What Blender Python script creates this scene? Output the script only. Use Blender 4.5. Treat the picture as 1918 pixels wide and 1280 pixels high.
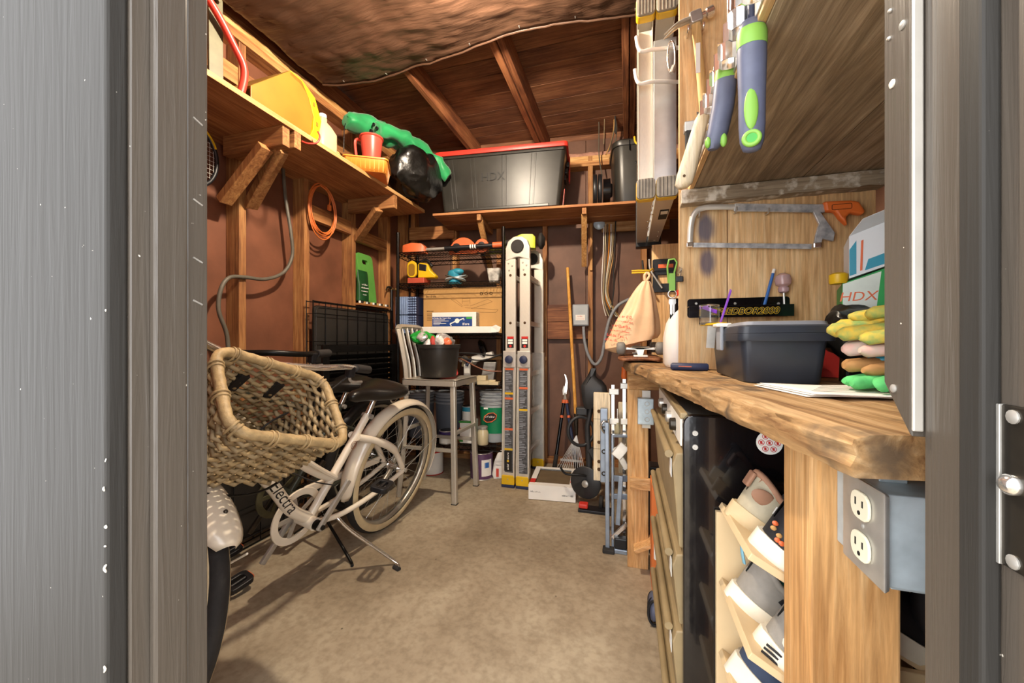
import bpy, math, random
from mathutils import Vector, Matrix, noise
random.seed(11)
SC = bpy.context.scene
COL = SC.collection
for o in list(bpy.data.objects): bpy.data.objects.remove(o)

# ------------------------------------------------------------------ camera
F, CX, CY, CAMH, YAW = 720.0, 959.0, 640.0, 1.02, math.radians(16.7)
cam = bpy.data.cameras.new('camera'); camo = bpy.data.objects.new('camera', cam); COL.objects.link(camo)
cam.sensor_width = 36.0; cam.lens = 36.0 * F / 1918.0; cam.clip_start = 0.02; cam.clip_end = 100
camo.location = (0, 0, CAMH); camo.rotation_euler = (math.radians(90), 0, YAW)
SC.camera = camo
# ------------------------------------------------------------------ daylight, bulb, exposure
wd = bpy.data.worlds.new('sky'); SC.world = wd; wd.use_nodes = True
bg = wd.node_tree.nodes['Background']; bg.inputs[0].default_value = (0.97, 0.98, 1.0, 1); bg.inputs[1].default_value = 2.5
BULB = Vector((-0.62, 1.28, 2.44)); BULB_W = 60.0
SC.view_settings.view_transform = 'Standard'; SC.view_settings.look = 'None'
SC.view_settings.gamma = 1.0; SC.view_settings.use_curve_mapping = False
SC.view_settings.exposure = 1.15

# ------------------------------------------------------------------ geometry helpers
sn, cs = math.sin(YAW), math.cos(YAW)
def ray(u, v):
    x = (u - CX) / F
    return Vector((-sn + cs * x, cs + sn * x, (CY - v) / F))
def P(u, v, X=None, Y=None, Z=None):
    r = ray(u, v)
    t = X / r.x if X is not None else Y / r.y if Y is not None else (Z - CAMH) / r.z
    return Vector((r.x * t, r.y * t, CAMH + r.z * t))
class Frame:
    """a vertical-axis frame in the room (a wall or bench that is not square with the others)"""
    def __init__(s, o, deg):
        s.o = Vector((o[0], o[1], 0)); s.a = math.radians(deg)
        s.M = Matrix.Translation(s.o) @ Matrix.Rotation(s.a, 4, 'Z'); s.I = s.M.inverted()
    def w(s, x, y, z): return s.M @ Vector((x, y, z))
    def P(s, u, v, x=None, y=None, z=None):
        r = s.I.to_3x3() @ ray(u, v); o = s.I @ Vector((0, 0, CAMH))
        t = (x - o.x) / r.x if x is not None else (y - o.y) / r.y if y is not None else (z - o.z) / r.z
        return o + r * t
MT = {}
def T(x=0, y=0, z=0): return Matrix.Translation((x, y, z))
def RX(d): return Matrix.Rotation(math.radians(d), 4, 'X')
def RY(d): return Matrix.Rotation(math.radians(d), 4, 'Y')
def RZ(d): return Matrix.Rotation(math.radians(d), 4, 'Z')
def basis(o, x, y):
    x = Vector(x).normalized(); z = x.cross(Vector(y)).normalized(); y = z.cross(x)
    m = Matrix((x, y, z)).transposed().to_4x4(); m.translation = Vector(o); return m
def look(p0, p1, up=(0, 0, 1)):
    """frame at p0 whose z axis runs to p1"""
    z = (Vector(p1) - Vector(p0)).normalized(); u = Vector(up)
    if abs(z.dot(u)) > .98: u = Vector((0, 1, 0)) if abs(z.y) < .9 else Vector((1, 0, 0))
    x = u.cross(z).normalized(); y = z.cross(x)
    m = Matrix((x, y, z)).transposed().to_4x4(); m.translation = Vector(p0); return m
def smooth_path(pts, n=6, closed=False):
    pts = [Vector(p) for p in pts]; out = []; L = len(pts)
    rng = range(L) if closed else range(L - 1)
    for i in rng:
        g = lambda k: pts[k % L] if closed else pts[max(0, min(L - 1, k))]
        p0, p1, p2, p3 = g(i - 1), g(i), g(i + 1), g(i + 2)
        for k in range(n):
            t = k / n
            out.append(0.5 * ((2 * p1) + (p2 - p0) * t + (2 * p0 - 5 * p1 + 4 * p2 - p3) * t * t + (3 * p1 - p0 - 3 * p2 + p3) * t ** 3))
    if not closed: out.append(pts[-1])
    return out
def rrect(w, h, r, n=4, cx=0, cy=0):
    out = []
    for (sx, sy, a0) in ((1, 1, 0), (-1, 1, 90), (-1, -1, 180), (1, -1, 270)):
        for k in range(n + 1):
            a = math.radians(a0 + 90 * k / n)
            out.append((cx + sx * (w / 2 - r) + r * math.cos(a), cy + sy * (h / 2 - r) + r * math.sin(a)))
    return out
class MB:
    def __init__(s): s.v = []; s.f = []
    def add(s, vs, fs, M=None):
        b = len(s.v)
        s.v += [(M @ Vector(p)) if M is not None else Vector(p) for p in vs]
        s.f += [tuple(i + b for i in f) for f in fs]; return s
    def box(s, a, b, M=None):
        x0, y0, z0 = a; x1, y1, z1 = b
        return s.add([(x0, y0, z0), (x1, y0, z0), (x1, y1, z0), (x0, y1, z0), (x0, y0, z1), (x1, y0, z1), (x1, y1, z1), (x0, y1, z1)],
                     [(0, 3, 2, 1), (4, 5, 6, 7), (0, 1, 5, 4), (1, 2, 6, 5), (2, 3, 7, 6), (3, 0, 4, 7)], M)
    def cbox(s, c, d, M=None):
        return s.box([c[i] - d[i] / 2 for i in range(3)], [c[i] + d[i] / 2 for i in range(3)], M)
    def beam(s, p0, p1, w, h, up=(0, 0, 1)):
        L = (Vector(p1) - Vector(p0)).length
        return s.box((-w / 2, -h / 2, 0), (w / 2, h / 2, L), look(p0, p1, up))
    def prism(s, poly, d, M=None, z0=0):
        n = len(poly)
        vs = [(x, y, z0) for x, y in poly] + [(x, y, z0 + d) for x, y in poly]
        fs = [tuple(range(n - 1, -1, -1)), tuple(range(n, 2 * n))] + [(i, (i + 1) % n, n + (i + 1) % n, n + i) for i in range(n)]
        return s.add(vs, fs, M)
    def loft(s, rings, cap=True, closed=False, M=None):
        n = len(rings[0]); vs = [p for r in rings for p in r]; fs = []
        K = len(rings)
        for k in range(K if closed else K - 1):
            a, b = k * n, ((k + 1) % K) * n
            fs += [(a + i, a + (i + 1) % n, b + (i + 1) % n, b + i) for i in range(n)]
        if cap and not closed: fs += [tuple(range(n - 1, -1, -1)), tuple(range((K - 1) * n, K * n))]
        return s.add(vs, fs, M)
    def tube(s, pts, r, seg=8, closed=False, cap=True, M=None, flat=1.0, up=None):
        pts = [Vector(p) for p in pts]; n = len(pts); rings = []
        tg = []
        for i in range(n):
            a = pts[(i - 1) % n] if (closed or i > 0) else pts[i]; b = pts[(i + 1) % n] if (closed or i < n - 1) else pts[i]
            d = b - a; tg.append(d.normalized() if d.length > 1e-9 else Vector((0, 0, 1)))
        if up is None:
            up = Vector((0, 0, 1)) if abs(tg[0].z) < .9 else Vector((1, 0, 0))
        x = Vector(up).cross(tg[0]).normalized()
        for i in range(n):
            x = (x - tg[i] * x.dot(tg[i])); x = x.normalized() if x.length > 1e-6 else Vector((1, 0, 0)); y = tg[i].cross(x)
            rr = r[i] if isinstance(r, (list, tuple)) else r
            rings.append([pts[i] + (x * math.cos(2 * math.pi * k / seg) + y * math.sin(2 * math.pi * k / seg) * flat) * rr for k in range(seg)])
        return s.loft(rings, cap, closed, M)
    def lathe(s, prof, M=None, seg=20, cap=True):
        rings = [[(r * math.cos(2 * math.pi * k / seg), r * math.sin(2 * math.pi * k / seg), z) for k in range(seg)] for r, z in prof]
        return s.loft(rings, cap, False, M)
    def cyl(s, p0, p1, r, seg=12, r2=None):
        return s.lathe([(r, 0), (r if r2 is None else r2, (Vector(p1) - Vector(p0)).length)], look(p0, p1), seg)
    def ring(s, R, r, M=None, seg=28, sr=8, sx=1, sy=1):
        return s.tube([(R * sx * math.cos(2 * math.pi * k / seg), R * sy * math.sin(2 * math.pi * k / seg), 0) for k in range(seg)], r, sr, True, M=M, up=(0, 0, 1))
    def ball(s, c, r, seg=12, rings=8, M=None):
        r = (r, r, r) if isinstance(r, (int, float)) else r
        rr = []
        for i in range(rings + 1):
            a = math.pi * (i / rings) ; a = min(max(a, .02), math.pi - .02)
            rr.append([(c[0] + r[0] * math.sin(a) * math.cos(2 * math.pi * k / seg), c[1] + r[1] * math.sin(a) * math.sin(2 * math.pi * k / seg), c[2] - r[2] * math.cos(a)) for k in range(seg)])
        return s.loft(rr, True, False, M)
    def grid(s, nu, nv, fn, M=None):
        vs = [fn(i / nu, j / nv) for j in range(nv + 1) for i in range(nu + 1)]
        fs = [(j * (nu + 1) + i, j * (nu + 1) + i + 1, (j + 1) * (nu + 1) + i + 1, (j + 1) * (nu + 1) + i) for j in range(nv) for i in range(nu)]
        return s.add(vs, fs, M)
    def jitter(s, amp, freq=8.0, seed=0):
        o = Vector((seed * 3.7, seed * 1.3, seed * 2.1))
        s.v = [p + noise.noise_vector(p * freq + o) * amp for p in s.v]; return s
    def build(s, name, mat, parent=None, world=False, bevel=0, smooth=None, solid=0, sub=0, kind=None, label=None):
        me = bpy.data.meshes.new(name)
        vs = s.v
        ob = bpy.data.objects.new(name, me); COL.objects.link(ob)
        if parent is not None:
            PM = MT[parent.name]
            if world:
                I = PM.inverted(); vs = [I @ p for p in vs]
            ob.parent = parent; MT[ob.name] = PM
        else:
            xs = [p.x for p in vs]; ys = [p.y for p in vs]; zs = [p.z for p in vs]
            o = Vector(((min(xs) + max(xs)) / 2, (min(ys) + max(ys)) / 2, min(zs)))
            vs = [p - o for p in vs]; ob.location = o; MT[ob.name] = Matrix.Translation(o)
        me.from_pydata([tuple(p) for p in vs], [], s.f); me.update()
        if isinstance(mat, str): mat = MATS[mat]
        me.materials.append(mat)
        if smooth is not None:
            me.polygons.foreach_set('use_smooth', [True] * len(me.polygons))
            if smooth < 180: me.set_sharp_from_angle(angle=math.radians(smooth))
        if sub:
            m = ob.modifiers.new('sub', 'SUBSURF'); m.levels = sub; m.render_levels = sub
        if solid:
            m = ob.modifiers.new('solid', 'SOLIDIFY'); m.thickness = solid; m.offset = 0
        if bevel:
            m = ob.modifiers.new('bevel', 'BEVEL'); m.width = bevel; m.segments = 2; m.limit_method = 'ANGLE'; m.angle_limit = math.radians(35); m.use_clamp_overlap = True
        if kind: ob['kind'] = kind
        if label: ob['label'] = label
        return ob
def thing(name, label, cat, loc=(0, 0, 0), rz=0, group=None, M=None):
    o = bpy.data.objects.new(name, None); COL.objects.link(o); o.empty_display_size = .05
    m = M if M is not None else Matrix.Translation(Vector(loc)) @ RZ(rz)
    o.matrix_world = m; o.location = m.to_translation(); o.rotation_euler = m.to_euler(); MT[o.name] = m
    o['label'] = label; o['category'] = cat
    if group: o['group'] = group
    return o
def tag(o, label, cat, group=None):
    o['label'] = label; o['category'] = cat
    if group: o['group'] = group
    return o
def struct(o): o['kind'] = 'structure'; return o
def dup(root, M, label=None):
    r = root.copy(); COL.objects.link(r); r.location = M.to_translation(); r.rotation_euler = M.to_euler(); MT[r.name] = M
    if label: r['label'] = label
    for ch in list(root.children):
        c_ = ch.copy(); COL.objects.link(c_); c_.parent = r
        for g in list(ch.children):
            d = g.copy(); COL.objects.link(d); d.parent = c_
    return r
_txt = {}
def text(mb, s, M, size=.02, depth=.0006, shear=0, align='CENTER', wide=1.0):
    key = (s, shear, align)
    if key not in _txt:
        cu = bpy.data.curves.new('txt', 'FONT'); cu.body = s; cu.size = 1; cu.shear = shear; cu.align_x = align; cu.align_y = 'CENTER'; cu.resolution_u = 3
        ob = bpy.data.objects.new('txt', cu); COL.objects.link(ob)
        dg = bpy.context.evaluated_depsgraph_get(); me = ob.evaluated_get(dg).to_mesh()
        _txt[key] = ([tuple(v.co) for v in me.vertices], [tuple(p.vertices) for p in me.polygons])
        ob.evaluated_get(dg).to_mesh_clear(); bpy.data.objects.remove(ob); bpy.data.curves.remove(cu)
    v, f = _txt[key]
    mb.add([(x * size * wide, y * size, depth) for x, y, z in v], f, M); return mb

_sr = random.Random(77)
def marks(mb, M, w, h, depth=.0006):
    """a line of print too small to read: letter-sized strokes, centred on M"""
    x = -w / 2
    while x < w / 2 - h * .3:
        lw = h * _sr.uniform(.35, .75); hh = h * _sr.choice((.7, .7, 1.0)); k = _sr.randrange(4); s_ = h * .17
        mb.box((x, -h / 2, 0), (x + s_, -h / 2 + hh, depth), M)
        if k != 1: mb.box((x + s_, -h / 2 + hh - s_, 0), (x + lw, -h / 2 + hh, depth), M)
        if k != 2: mb.box((x + s_, -h / 2, 0), (x + lw, -h / 2 + s_, depth), M)
        if k in (0, 3): mb.box((x + lw - s_, -h / 2 + s_, 0), (x + lw, -h / 2 + hh - s_, depth), M)
        x += lw + h * (_sr.choice((.18, .18, .18, .5)))
    return mb

# ------------------------------------------------------------------ materials
MATS = {}
def lin(h):
    h = h.lstrip('#'); c = [int(h[i:i + 2], 16) / 255 for i in (0, 2, 4)]
    return tuple(((x + .055) / 1.055) ** 2.4 if x > .04045 else x / 12.92 for x in c) + (1,)
def _base(name):
    m = bpy.data.materials.new(name); m.use_nodes = True; nt = m.node_tree
    return m, nt, nt.nodes['Principled BSDF']
def nd(nt, t, **k):
    n = nt.nodes.new(t)
    for a, b in k.items(): setattr(n, a, b)
    return n
def mat(name, col, rough=.5, metal=0.0, var=.12, scale=14, bump=0.0, bscale=None, col2=None, trans=0, ior=1.45, coat=0, alpha=1, sss=0, aniso=None, sheen=0):
    m, nt, b = _base(name); L = nt.links.new
    tc = nd(nt, 'ShaderNodeTexCoord'); nz = nd(nt, 'ShaderNodeTexNoise'); nz.inputs['Scale'].default_value = scale; nz.inputs['Detail'].default_value = 5
    if aniso:
        mp = nd(nt, 'ShaderNodeMapping'); mp.inputs['Scale'].default_value = aniso; L(tc.outputs['Object'], mp.inputs[0]); L(mp.outputs[0], nz.inputs[0]); src = mp.outputs[0]
    else:
        L(tc.outputs['Object'], nz.inputs[0]); src = tc.outputs['Object']
    rp = nd(nt, 'ShaderNodeValToRGB'); c = lin(col)
    a = tuple(x * (1 - var) for x in c[:3]) + (1,); e = lin(col2) if col2 else tuple(min(1, x * (1 + var)) for x in c[:3]) + (1,)
    if col2: a = c
    rp.color_ramp.elements[0].color = a; rp.color_ramp.elements[1].color = e
    rp.color_ramp.elements[0].position = .32; rp.color_ramp.elements[1].position = .68
    L(nz.outputs[0], rp.inputs[0]); L(rp.outputs[0], b.inputs['Base Color'])
    b.inputs['Roughness'].default_value = rough; b.inputs['Metallic'].default_value = metal
    b.inputs['Transmission Weight'].default_value = trans; b.inputs['IOR'].default_value = ior; b.inputs['Coat Weight'].default_value = coat; b.inputs['Alpha'].default_value = alpha
    if sss: b.inputs['Subsurface Weight'].default_value = sss; b.inputs['Subsurface Radius'].default_value = (.02, .015, .01)
    if sheen: b.inputs['Sheen Weight'].default_value = sheen
    if bump:
        n2 = nd(nt, 'ShaderNodeTexNoise'); n2.inputs['Scale'].default_value = bscale or scale * 4; n2.inputs['Detail'].default_value = 4; L(src, n2.inputs[0])
        bp = nd(nt, 'ShaderNodeBump'); bp.inputs['Strength'].default_value = bump; bp.inputs['Distance'].default_value = .004; L(n2.outputs[0], bp.inputs['Height']); L(bp.outputs[0], b.inputs['Normal'])
    MATS[name] = m; return m
def wood(name, dark, midc, light, axis='Z', rough=.7, scale=1.0, bump=.35, rnd=.25, stain=None, spots=()):
    m, nt, b = _base(name); L = nt.links.new
    tc = nd(nt, 'ShaderNodeTexCoord'); mp = nd(nt, 'ShaderNodeMapping'); oi = nd(nt, 'ShaderNodeObjectInfo')
    i = 'XYZ'.index(axis); sc = [20 * scale] * 3; sc[i] = 1.1 * scale; mp.inputs['Scale'].default_value = sc
    ad = nd(nt, 'ShaderNodeVectorMath', operation='ADD'); sv = nd(nt, 'ShaderNodeVectorMath', operation='SCALE')
    cmb = nd(nt, 'ShaderNodeCombineXYZ')
    for k in range(3): L(oi.outputs['Random'], cmb.inputs[k])
    L(cmb.outputs[0], sv.inputs[0]); sv.inputs['Scale'].default_value = 13.0
    L(tc.outputs['Object'], ad.inputs[0]); L(sv.outputs[0], ad.inputs[1]); L(ad.outputs[0], mp.inputs[0])
    n1 = nd(nt, 'ShaderNodeTexNoise'); n1.inputs['Scale'].default_value = 2.2; n1.inputs['Detail'].default_value = 7; n1.inputs['Distortion'].default_value = 1.2; n1.inputs['Roughness'].default_value = .62; L(mp.outputs[0], n1.inputs[0])
    n2 = nd(nt, 'ShaderNodeTexNoise'); n2.inputs['Scale'].default_value = 3.5; n2.inputs['Detail'].default_value = 3; L(ad.outputs[0], n2.inputs[0])
    mx = nd(nt, 'ShaderNodeMath', operation='MULTIPLY_ADD'); mx.inputs[1].default_value = .45; L(n2.outputs[0], mx.inputs[0])
    m2 = nd(nt, 'ShaderNodeMath', operation='MULTIPLY_ADD'); m2.inputs[1].default_value = .75; m2.inputs[2].default_value = -.08; L(n1.outputs[0], m2.inputs[0]); L(m2.outputs[0], mx.inputs[2])
    rp = nd(nt, 'ShaderNodeValToRGB'); L(mx.outputs[0], rp.inputs[0]); e = rp.color_ramp.elements
    e[0].color = lin(dark); e[0].position = .36; e[1].color = lin(light); e[1].position = .68; k = e.new(.52); k.color = lin(midc)
    n4 = nd(nt, 'ShaderNodeTexNoise'); n4.inputs['Scale'].default_value = 9; n4.inputs['Detail'].default_value = 4; n4.inputs['Roughness'].default_value = .7; L(mp.outputs[0], n4.inputs[0])
    r4 = nd(nt, 'ShaderNodeMapRange'); r4.inputs['From Min'].default_value = .3; r4.inputs['From Max'].default_value = .7; r4.inputs['To Min'].default_value = .72; r4.inputs['To Max'].default_value = 1.12; L(n4.outputs[0], r4.inputs['Value'])
    mu = nd(nt, 'ShaderNodeMix', data_type='RGBA', blend_type='MULTIPLY'); mu.inputs[0].default_value = 1; L(rp.outputs[0], mu.inputs[6]); L(r4.outputs[0], mu.inputs[7])
    hs = nd(nt, 'ShaderNodeHueSaturation'); mr = nd(nt, 'ShaderNodeMapRange'); mr.inputs['To Min'].default_value = 1 - rnd; mr.inputs['To Max'].default_value = 1 + rnd * .6
    L(oi.outputs['Random'], mr.inputs['Value']); L(mr.outputs[0], hs.inputs['Value']); L(mu.outputs[2], hs.inputs['Color'])
    last = hs.outputs[0]
    if stain:
        n3 = nd(nt, 'ShaderNodeTexNoise'); n3.inputs['Scale'].default_value = stain[1]; n3.inputs['Detail'].default_value = 6; L(ad.outputs[0], n3.inputs[0])
        r3 = nd(nt, 'ShaderNodeValToRGB'); r3.color_ramp.elements[0].position = .52; r3.color_ramp.elements[1].position = .66; L(n3.outputs[0], r3.inputs[0])
        mm = nd(nt, 'ShaderNodeMix', data_type='RGBA'); L(r3.outputs[0], mm.inputs[0]); L(last, mm.inputs[6]); mm.inputs[7].default_value = lin(stain[0]); last = mm.outputs[2]
    for c_, s_, col in spots:
        v1 = nd(nt, 'ShaderNodeVectorMath', operation='SUBTRACT'); L(tc.outputs['Object'], v1.inputs[0]); v1.inputs[1].default_value = c_
        v2 = nd(nt, 'ShaderNodeVectorMath', operation='DIVIDE'); L(v1.outputs[0], v2.inputs[0]); v2.inputs[1].default_value = s_
        ln_ = nd(nt, 'ShaderNodeVectorMath', operation='LENGTH'); L(v2.outputs[0], ln_.inputs[0])
        a_ = nd(nt, 'ShaderNodeMath', operation='MULTIPLY_ADD'); L(n1.outputs[0], a_.inputs[0]); a_.inputs[1].default_value = .7; L(ln_.outputs['Value'], a_.inputs[2])
        mr2 = nd(nt, 'ShaderNodeMapRange', interpolation_type='SMOOTHSTEP'); L(a_.outputs[0], mr2.inputs['Value']); mr2.inputs['From Min'].default_value = .75; mr2.inputs['From Max'].default_value = 1.4; mr2.inputs['To Min'].default_value = .85; mr2.inputs['To Max'].default_value = 0
        mm = nd(nt, 'ShaderNodeMix', data_type='RGBA'); L(mr2.outputs[0], mm.inputs[0]); L(last, mm.inputs[6]); mm.inputs[7].default_value = lin(col); last = mm.outputs[2]
    L(last, b.inputs['Base Color']); b.inputs['Roughness'].default_value = rough
    bp = nd(nt, 'ShaderNodeBump'); bp.inputs['Strength'].default_value = bump; bp.inputs['Distance'].default_value = .003; L(n1.outputs[0], bp.inputs['Height']); L(bp.outputs[0], b.inputs['Normal'])
    MATS[name] = m; return m
WOODS = {  # dark, mid, light
 'stud': ('#7a4a28', '#a8703f', '#c9955a'), 'fresh': ('#94602f', '#bd8a4f', '#d9ae74'), 'roof': ('#573321', '#7d5135', '#9a6a47'),
 'rafter': ('#5a301c', '#86502f', '#a96e45'), 'shelf': ('#7c4726', '#a3683b', '#bd8350'), 'ply': ('#b88a55', '#dcb27c', '#eccb9a'),
 'oldply': ('#78664f', '#9c886d', '#bda88c'), 'bench': ('#6b4826', '#a07c50', '#c2a277'), 'post': ('#a3733f', '#c9985f', '#e0b680'), 'grey': ('#7d6d58', '#a8957b', '#c9b89c'),
 'pale': ('#cdb48e', '#e3cfac', '#f0e0c4'), 'handle': ('#b98a4d', '#d9b070', '#ecca90'), 'pole': ('#b57a2c', '#d99c45', '#ecb75f')}
def W(kind, axis='Z', **k):
    key = 'wood_' + kind + '_' + axis
    if key not in MATS: wood(key, *WOODS[kind], axis=axis, **k)
    return MATS[key]
mat('hardboard', '#714632', .5, 0, .28, 4, .12, 60)
mat('hardboard_back', '#6a4b3b', .6, 0, .25, 5, .12, 60)
mat('black_plastic', '#17171a', .42, 0, .2, 30)
mat('black_gloss', '#0c0c0f', .16, 0, .3, 9, .05, 30)
mat('black_metal', '#1b1a19', .38, .6, .2, 40)
mat('chrome', '#e2dfda', .14, .9, .05, 10)
mat('steel', '#b9b6af', .35, .6, .15, 25)
mat('galv', '#b4c2c9', .42, .3, .15, 30)
mat('alu', '#cfcac0', .36, .5, .1, 20)
mat('white_plastic', '#e6e2d8', .45, 0, .04, 10)
mat('white_paint', '#e4d8c4', .3, 0, .05, 6, coat=.4)
mat('paper', '#e8e4dc', .8, 0, .04, 10)
mat('red_plastic', '#c8362a', .4, 0, .08, 8)
mat('orange_plastic', '#e2702f', .45, 0, .1, 8)
mat('yellow_plastic', '#d9ae1a', .4, 0, .08, 8)
mat('green_plastic', '#3f9b3c', .5, 0, .1, 8)
mat('rubber', '#2b2826', .8, 0, .2, 30)
mat('cardboard', '#b98e55', .8, 0, .08, 8)
mat('ink', '#1a1714', .7, 0, .05)
mat('ink_white', '#efece4', .6, 0, .02)
mat('ink_red', '#c4261c', .6, 0, .05)
mat('ink_brown', '#4a3319', .8, 0, .05)
mat('glass', '#ffffff', .03, 0, 0, 5, trans=1)
mat('navy', '#252d4a', .5, 0, .12, 20)
mat('lime', '#7dad47', .5, 0, .06, 10)
mat('grip_slate', '#565a6e', .5, 0, .12, 30)
# ================================================================== the setting
def concrete():
    m, nt, b = _base('concrete'); L = nt.links.new
    tc = nd(nt, 'ShaderNodeTexCoord'); n1 = nd(nt, 'ShaderNodeTexNoise'); n1.inputs['Scale'].default_value = 1.7; n1.inputs['Detail'].default_value = 9; n1.inputs['Roughness'].default_value = .6; L(tc.outputs['Object'], n1.inputs[0])
    n2 = nd(nt, 'ShaderNodeTexNoise'); n2.inputs['Scale'].default_value = 45; n2.inputs['Detail'].default_value = 5; L(tc.outputs['Object'], n2.inputs[0])
    rp = nd(nt, 'ShaderNodeValToRGB'); e = rp.color_ramp.elements; e[0].position = .34; e[0].color = lin('#86765f'); e[1].position = .7; e[1].color = lin('#bcae95'); k = e.new(.5); k.color = lin('#a2927a')
    L(n1.outputs[0], rp.inputs[0]); mx = nd(nt, 'ShaderNodeMix', data_type='RGBA', blend_type='MULTIPLY'); mx.inputs[0].default_value = .55
    r2 = nd(nt, 'ShaderNodeValToRGB'); r2.color_ramp.elements[0].position = .3; r2.color_ramp.elements[0].color = (.55, .52, .48, 1); r2.color_ramp.elements[1].position = .6; L(n2.outputs[0], r2.inputs[0])
    L(rp.outputs[0], mx.inputs[6]); L(r2.outputs[0], mx.inputs[7])
    vo = nd(nt, 'ShaderNodeTexVoronoi'); vo.inputs['Scale'].default_value = 7; L(tc.outputs['Object'], vo.inputs[0])
    r3 = nd(nt, 'ShaderNodeValToRGB'); r3.color_ramp.elements[0].position = .02; r3.color_ramp.elements[0].color = (1, 1, 1, 1); r3.color_ramp.elements[1].position = .04; r3.color_ramp.elements[1].color = (0, 0, 0, 1); L(vo.outputs[0], r3.inputs[0])
    m3 = nd(nt, 'ShaderNodeMix', data_type='RGBA'); L(r3.outputs[0], m3.inputs[0]); L(mx.outputs[2], m3.inputs[6]); m3.inputs[7].default_value = lin('#5d5140'); L(m3.outputs[2], b.inputs['Base Color'])
    b.inputs['Roughness'].default_value = .62
    bp = nd(nt, 'ShaderNodeBump'); bp.inputs['Strength'].default_value = .25; bp.inputs['Distance'].default_value = .003; L(n2.outputs[0], bp.inputs['Height']); L(bp.outputs[0], b.inputs['Normal'])
    MATS['concrete'] = m
concrete()
fl = struct(MB().box((-2.3, -2.5, -.1), (1.4, 3.7, 0)).build('floor', 'concrete'))
BK = Frame(P(1022, 862, Z=0), 6.2)                 # back wall frame: x along the wall, y = 0 on its sheathing
XL, XS = -1.97, -1.88                              # left sheathing, left stud faces
ZP = 2.63                                          # underside of rafters
# --- left wall
wl = struct(MB().box((XL - .02, .3, 0), (XL, 3.32, 2.72)).build('wall_left', 'hardboard'))
def stud_l(y): MB().box((XL, y - .019, .04), (XS, y + .019, ZP - .09)).build('stud', W('stud', 'Z'), wl, True, .002)
for y in (.66, 1.07, 1.484, 1.895, 2.318, 2.742, 3.02): stud_l(y)
MB().box((XL, .38, 0), (XS, 3.1, .039)).build('sole_plate', W('stud', 'Y'), wl, True, .002)
MB().box((XL, .38, ZP - .088), (XS + .006, 3.07, ZP - .045)).build('top_plate', W('stud', 'Y'), wl, True, .002)
MB().box((XL, .38, ZP - .044), (XS - .004, 3.07, ZP)).build('top_plate', W('fresh', 'Y'), wl, True, .002)
for y0, y1, z in ((1.914, 2.298, 1.83), (2.338, 2.722, 1.80), (1.504, 1.876, 2.36), (1.09, 1.464, 2.36), (1.914, 2.298, 2.36)):
    MB().box((XL + .045, y0, z - .045), (XS - .005, y1, z + .045)).build('blocking', W('stud', 'Y'), wl, True, .002)
# --- back wall
wb = thing('wall_back', '', '', M=BK.M); del wb['label']; del wb['category']; struct(wb)
def bkb(name, a, b, m, bev=.002): return MB().box(a, b).build(name, m, wb, bevel=bev)
bkb('seam_light_block', (-1.45, .016, 0), (2.0, .03, ZP - .2), MATS['hardboard_back'], 0)  # backing sheet added behind the panels to stop light leaking through the seams
xs = [-1.36, -.86, -.36, -.02, .34, .8, 1.3, 1.95]
for i in range(len(xs) - 1): bkb('siding_panel', (xs[i] + .002, 0, 0), (xs[i + 1] - .002, .015, 2.72), MATS['hardboard_back'])
for x in (-1.18, -.79, -.395, 0.0, .376, .80, 1.2): bkb('stud', (x - .019, -.089, .04), (x + .019, 0, ZP - .088), W('stud', 'Z'))
bkb('sole_plate', (-1.36, -.089, 0), (1.75, 0, .039), W('stud', 'X'))
bkb('top_plate', (-1.30, -.092, ZP - .17), (1.75, 0, ZP - .128), W('stud', 'X'))
bkb('top_plate', (-1.30, -.088, ZP - .127), (1.75, 0, ZP - .085), W('fresh', 'X'))
p0 = BK.P(1031, 572, y=-.03); p1 = BK.P(1110, 635, y=-.03); zm = (p0.z + p1.z) / 2
bkb('blocking', (.02, -.06, zm + .001), (.357, -.02, p0.z), W('rafter', 'X')); bkb('blocking', (.02, -.055, p1.z), (.357, -.02, zm - .001), W('rafter', 'X'))
p0 = BK.P(768, 428, y=-.10); p1 = BK.P(851, 447, y=-.10)
bkb('cleat', (p0.x, -.118, p1.z), (p1.x, -.0895, p0.z), W('stud', 'X'))
p0 = BK.P(1127, 404, y=-.10); p1 = BK.P(1192, 432, y=-.10)
bkb('cleat', (p0.x, -.108, p1.z), (p1.x + .25, -.0895, p0.z), W('fresh', 'X'))
p0 = BK.P(944, 668, y=-.1); bkb('cleat', (-1.0, -.106, p0.z - .03), (.018, -.0895, p0.z), W('fresh', 'X'))
# --- roof: planks on rafters
ce = thing('ceiling', '', '', loc=(0, 0, ZP)); del ce['label']; del ce['category']; struct(ce)
y = .28
while y < 3.55:
    w = random.choice((.14, .185, .185, .19)); dz = random.uniform(0, .004)
    MB().box((-2.25, y + .003, ZP + .142 + dz), (1.5, y + w - .003, ZP + .162 + dz)).build('roof_board', W('roof', 'X'), ce, True, .002); y += w
MB().box((-2.3, .2, ZP + .168), (1.5, 3.75, ZP + .18)).build('roof_light_block', 'hardboard_back', ce, True)  # unseen sheet added over the boards so no sky light leaks through the gaps
for x, dbl in ((-1.93, 0), (-1.27, 0), (-.70, 1), (-.01, 1), (.62, 0)):
    MB().box((x - .019, .3, ZP + .001), (x + .019, 3.5, ZP + .141)).build('rafter', W('rafter', 'Y'), ce, True, .003)
    if dbl: MB().box((x + .024, .3, ZP + .012), (x + .062, 3.5, ZP + .141)).build('rafter', W('rafter', 'Y'), ce, True, .003)
bkb('eave_board', (-1.36, .016, ZP - .2), (2.0, .03, ZP + .165), W('roof', 'X'))
mat('insulation', '#b98a76', .95, 0, .2, 30, .6, 60)
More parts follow.
